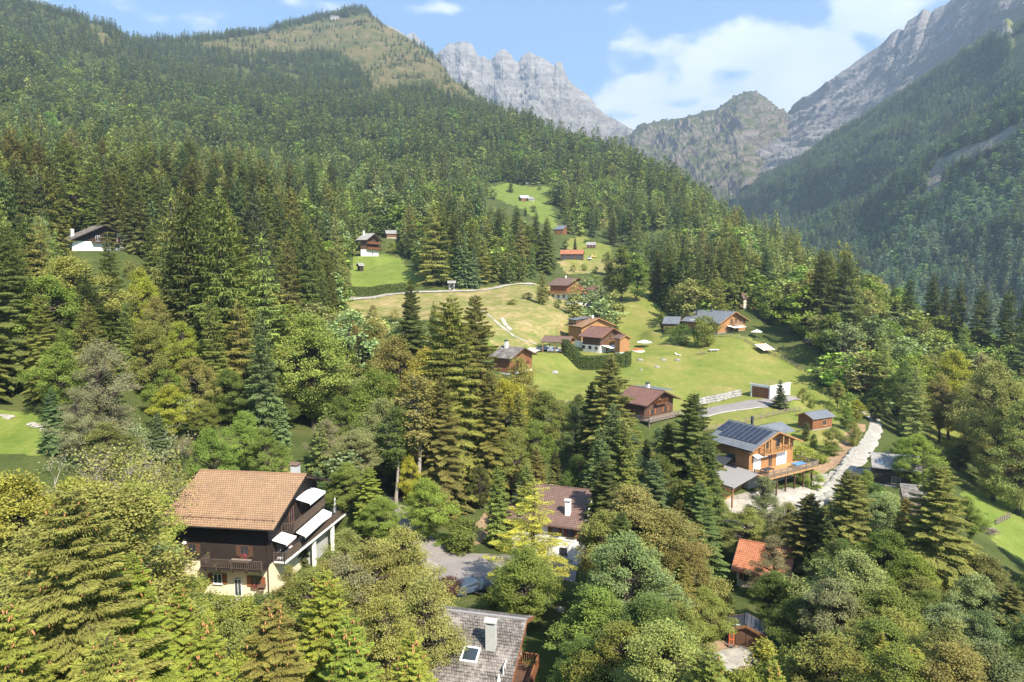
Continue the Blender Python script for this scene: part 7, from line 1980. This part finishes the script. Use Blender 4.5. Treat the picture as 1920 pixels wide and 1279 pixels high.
# striped sails on the knoll slope
r0 = empty('striped_awning', P(1432, 650, 221), .5, 'white and red striped sun sail on the slope below the knoll parasol', 'awning'); r0.location.z = Hz(r0.location.x, r0.location.y)
for k in range(7):
    m = MB(); m.add([(-2.6 + k * .75, -2.4, .9), (-2.6 + k * .75 + .74, -2.4, .9), (-2.6 + k * .75 + .74, 1.6, 2.5), (-2.6 + k * .75, 1.6, 2.5)] + [(-2.6 + k * .75, -2.4, .86), (-2.6 + k * .75 + .74, -2.4, .86), (-2.6 + k * .75 + .74, 1.6, 2.46), (-2.6 + k * .75, 1.6, 2.46)], [(0,1,2,3),(7,6,5,4),(0,4,5,1),(1,5,6,2),(2,6,7,3),(3,7,4,0)])
    m.build('stripe', M['canvas'] if k % 2 == 0 else M['red'], r0)
for x in (-2.4, 2.4): MB().box(x - .05, x + .05, 1.5, 1.6, -.5, 2.5).build('post', M['wood_grey'], r0)
# ground solar collector, shrine, retaining walls
g = at(1112, 579, 285); r0 = empty('solar_collector', g, -.15, 'dark tilted solar panel standing on the grass below the terrace wall', 'solar panel')
pv = MB(); pv.add([(-2.6,-1.8,.3),(2.6,-1.8,.3),(2.6,1.6,2.4),(-2.6,1.6,2.4),(-2.6,-1.8,.4),(2.6,-1.8,.4),(2.6,1.6,2.5),(-2.6,1.6,2.5)], [(0,3,2,1),(4,5,6,7),(0,1,5,4),(1,2,6,5),(2,3,7,6),(3,0,4,7)]); pv.build('panel', M['solar'], r0)
for x in (-2.2, 2.2): MB().box(x - .06, x + .06, 1.3, 1.42, -.6, 2.2).build('post', M['metal'], r0)
g = at(847, 543, 288); r0 = empty('wayside_shrine', g, .1, 'little stone wayside shrine with pale pitched roof beside the lane', 'shrine')
MB().box(-1.3, -.7, -.8, .8, -.3, 2.6).build('pillar', M['stone'], r0); MB().box(.7, 1.3, -.8, .8, -.3, 2.6).build('pillar', M['stone'], r0); MB().box(-.699, .699, .3, .8, -.3, 2.6).build('back_wall', M['stone'], r0)
m = MB(); m.prism_x([(-1.2, 2.61), (1.2, 2.61), (0, 3.7)], -1.8, 1.8); m.build('roof', M['slate_light'], r0)
def wall(name, label, pts, h, t, mat):
    root = []; P_ = polyline(pts, 3.0); m = MB()
    for a, b in zip(P_[:-1], P_[1:]):
        z = min(Hz(a.x, a.y), Hz(b.x, b.y)); d = (b - a); d.z = 0; n = Vector((-d.y, d.x, 0)).normalized() * t / 2
        z1 = max(Hz(a.x, a.y), Hz(b.x, b.y)) + h
        p = [a - n, b - n, b + n, a + n]; m.add([(q.x, q.y, z - 1.0) for q in p] + [(q.x, q.y, z1) for q in p], [(0,3,2,1),(4,5,6,7),(0,1,5,4),(1,2,6,5),(2,3,7,6),(3,0,4,7)])
    return tag(m.build(name, M[mat]), label, 'wall')
wall('retaining_wall', 'pale stone retaining wall under the terrace of the brown roofed chalet', [P(1062,577,291), P(1098,572,293), P(1136,567,295)], 1.6, .5, 'plaster')
wall('retaining_wall', 'white wall and dark slab standing behind the timber pergola', [P(1118,535,312), P(1123,522,330)], 2.6, .6, 'plaster')
# crane
def crane():
    p = P(566, 163, 1705); root = empty('tower_crane', (p.x, p.y, p.z - 6), .25, 'slim orange tower crane rising from the high forest', 'crane')
    O = mat_simple('crane_orange', (.62, .25, .08), .6, .3)
    m = MB()
    for x in (-.8, .8):
        for y in (-.8, .8): m.box(x - .2, x + .2, y - .2, y + .2, 0, 32)
    for k in range(12): z = k * 2.6; m.beam((-.8, -.8, z), (.8, -.8, z + 2.6), .2, .2); m.beam((.8, .8, z), (-.8, .8, z + 2.6), .2, .2)
    m.build('mast', O, root); j = MB(); j.beam((-6, 0, 28), (20, 0, 28), 1.2, .8); j.beam((0, 0, 32), (18, 0, 28.6), .25, .25); j.beam((0, 0, 32), (-6, 0, 28.5), .25, .25); j.build('jib', O, root)
    MB().box(-6.6, -4.6, -.8, .8, 26.2, 27.8).build('counterweight', M['concrete'], root)
crane()
p = P(628, 38, 2240); r0 = empty('summit_station', (p.x, p.y, Hz(p.x, p.y)), .2, 'low grey building on the grassy summit at top left of centre', 'building')
MB().box(-13, 13, -5, 5, -6, 7).build('wall', M['concrete'], r0); MB().box(-14, 14, -6, 6, 7.002, 8).build('roof', M['slate_light'], r0)
for x in (-8, 0, 8): MB().box(x - 2, x + 2, -5.06, -5.004, 2, 5).build('window', M['glass'], r0)
# small garden things
g = at(1487, 866, 110); 
q = in_house(SOL, SOL.wx + 3.0, 3.4, 3.0 + .0); r0 = empty('garden_table', q, SOL.yaw, 'blue covered garden table on the deck of the new chalet', 'table'); MB().box(-.7, .7, -1.3, 1.3, .66, .78).build('top', M['blue'], r0)
for x in (-.6, .6):
    for y in (-1.1, 1.1): MB().box(x - .04, x + .04, y - .04, y + .04, 0, .66).build('leg', M['wood_grey'], r0)
q = in_house(SOL, SOL.wx + 2.2, -4.0, 3.0); r0 = empty('garden_table', q, SOL.yaw, 'dark table near the white roller door on the deck of the new chalet', 'table'); MB().box(-.6, .6, -1.1, 1.1, .7, .78).build('top', M['metal_dark'], r0)
for x in (-.5, .5):
    for y in (-1, 1): MB().box(x - .04, x + .04, y - .04, y + .04, 0, .7).build('leg', M['metal_dark'], r0)
q = in_house(MAIN, 2.6, -MAIN.wy - 1.0, 4.105); r0 = empty('garden_table', q, MAIN.yaw, 'long table on the front balcony of the dark chalet', 'table'); MB().box(-1.2, 1.2, -.4, .4, .7, .77).build('top', M['wood_grey'], r0)
for x in (-1.05, 1.05):
    for y in (-.3, .3): MB().box(x - .04, x + .04, y - .04, y + .04, 0, .7).build('leg', M['wood_grey'], r0)
q = hit(492, 1130, 64, 76); r0 = empty('bird_table', q + Vector((0, 0, .2)), 0, 'wooden bird table on the terrace under the dark chalet', 'bird table'); MB().cyl(0, 0, 0, 1.4, .05, 8).build('pole', M['wood_brown'], r0); MB().box(-.35, .35, -.25, .25, 1.4, 1.45).build('tray', M['wood_brown'], r0); MB().prism_x([(-.35, 1.75), (.35, 1.75), (0, 1.98)], -.42, .42).build('roof', M['wood_brown'], r0)
q = in_house(SHED, SHED.wx + .5, -1.25, .1); r0 = empty('hand_truck', q, SHED.yaw, 'small red hand truck leaning beside the doors of the garden shed', 'trolley')
m = MB(); m.beam((0, -.2, .1), (-.25, -.2, 1.3), .05, .05); m.beam((0, .2, .1), (-.25, .2, 1.3), .05, .05); m.beam((-.25, -.2, 1.28), (-.25, .2, 1.28), .05, .05); m.beam((-.1, -.2, .6), (-.1, .2, .6), .05, .05); m.build('frame', M['red'], r0)
MB().box(-.02, .3, -.25, .25, .06, .1).build('plate', M['metal'], r0)
for y in (-.3, .3): 
    w = MB(); w.cyl(0, 0, -.04, .04, .14, 12); o = w.build('wheel', M['metal_dark'], r0); o.rotation_euler = (math.pi / 2, 0, 0); o.location = (0, y, .14)
q = hit(1345, 1240, 54, 62); o = MB(); 
for k in range(5): o.box(-.8 + .05 * k, .8 - .04 * k, -.5, .5 - .05 * k, .1 + k * .07, .165 + k * .07)
o = tag(o.build('slab_pile', M['concrete']), 'pile of pale paving slabs on the ground left below the garden shed', 'paving slabs'); o.location = q + Vector((0, 0, .1))
q = hit(1850, 1000, 95, 130); m = MB(); rr = random.Random(2)
for k in range(60): a = rr.uniform(0, 3.14); m.beam((rr.uniform(-.5, .5) - math.cos(a) * 1.5, rr.uniform(-.5, .5) - math.sin(a) * 1.5, rr.uniform(.1, .8)), (rr.uniform(-.5, .5) + math.cos(a) * 1.5, rr.uniform(-.5, .5) + math.sin(a) * 1.5, rr.uniform(.1, 1.1)), .05, .05)
o = tag(m.build('brush_pile', M['wood_grey']), 'heap of cut branches at the edge of the grass on the right', 'brushwood'); o.location = q
# ------------------------------------------------------------------ a label for every tree, by look and by the nearest landmark
LM = [('dark chalet with the terracotta roof',460,960),('grey shingle roof',915,1200),('white house behind the larch',1045,960),('orange tiled roof',1430,1055),('garden shed',1400,1180),('chalet with solar panels',1425,850),
 ('little slate roofed cabin',1535,785),('long grey roof by the lane',1680,868),('rust roofed chalet below the meadow',1225,755),('white garage',1420,733),('clipped dark hedge',1115,665),('chalet on the knoll',1340,600),
 ('chalet left of the meadow',970,680),('chalet with the long terrace',1085,545),('orange roofed barn',1072,478),('tall narrow chalet',697,460),('left meadow',725,510),('broad white chalet at left',200,450),
 ('wayside shrine',847,530),('dry slope',900,560),('far green meadow',980,370),('red brown chalet up the valley',1126,420),('blue grey roofed chalet',1060,430),('lawn at the left edge',35,800),
 ('grass at the right edge',1870,970),('gravel lane',1625,830),('road bend',860,1070),('parked blue car',885,1105),('tiny granary',677,500),('hidden hut among conifers',1518,640),('knoll fence',1460,665),
 ('bare notch of the left ridge',180,50),('orange crane',566,150),('grassy summit',680,60),('brown clearing on the mountain',700,170),('white house on the wooded shoulder',1240,420),
 ('left edge of the picture',10,600),('bottom left corner',60,1230),('bottom edge of the picture',600,1250),('bottom right corner',1850,1230),('right edge of the picture',1900,640),('boulder heap by the maples',1760,1150),
 ('small lawn behind the dark chalet',480,870),('hillside scree across the valley',1800,300),('pink flowered bank',1110,440),('mossy middle of the left forest',350,300),('high white roofs in the forest',360,135),('two twin spruces in the centre',870,600)]
def sizeword(h): return 'small' if h < 9 else 'medium' if h < 16 else 'tall' if h < 24 else 'very tall'
def ordw(i):
    return ['first','second','third','fourth','fifth','sixth','seventh','eighth','ninth','tenth','eleventh','twelfth','thirteenth','fourteenth','fifteenth','sixteenth','seventeenth','eighteenth','nineteenth','twentieth'][i] if i < 20 else str(i + 1) + 'th'
by = {}
for t in TREES:
    px, pb = proj(t['x'], t['y'], t['z']); _, ptp = proj(t['x'], t['y'], t['z'] + t['h'])
    pm = ptp * .6 + pb * .4; t['px'] = px; t['pt'] = ptp
    j = min(range(len(LM)), key=lambda k: (LM[k][1] - px) ** 2 + ((LM[k][2] - pm) * 1.3) ** 2); dx, dy = px - LM[j][1], pm - LM[j][2]
    rel = ('right of' if dx > 0 else 'left of') if abs(dx) > abs(dy) * 1.1 else ('below' if dy > 0 else 'above')
    nm = KINDWORD[t['kind']]
    base = '%s %s %s %s the %s' % (sizeword(t['h']), TWORD[t['tint']], nm, rel, LM[j][0])
    by.setdefault(base, []).append(t)
for base, ts in by.items():
    if len(ts) == 1: ts[0]['label'] = base
    else:
        ts.sort(key=lambda t: t['px'])
        for i, t in enumerate(ts): t['label'] = ('%s, %s from left' % (base, ordw(i)))
GRP = dict(spruce_tree='spruces of the near wood', larch_tree='larches in the wood', broadleaf_tree='broadleaf trees of the wood', birch_tree='feathery birches', fir_tree='firs on the left slope', pine_tree='pines', shrub='garden shrubs', thuja='columnar thujas', bare_shrub='bare shrubs by the lawn')
for t in TREES:
    o = t['obj']; l_ = t['label']; w = l_.split()
    if len(w) > 16: l_ = l_.replace('very tall ', '').replace('medium ', '').replace('tall ', '', 1).replace('small ', '', 1).replace('the ', '', 1)
    if len(l_.split()) > 16: l_ = l_.replace(' the ', ' ')
    o['label'] = l_; o['group'] = GRP[KINDNAME[t['kind']]]
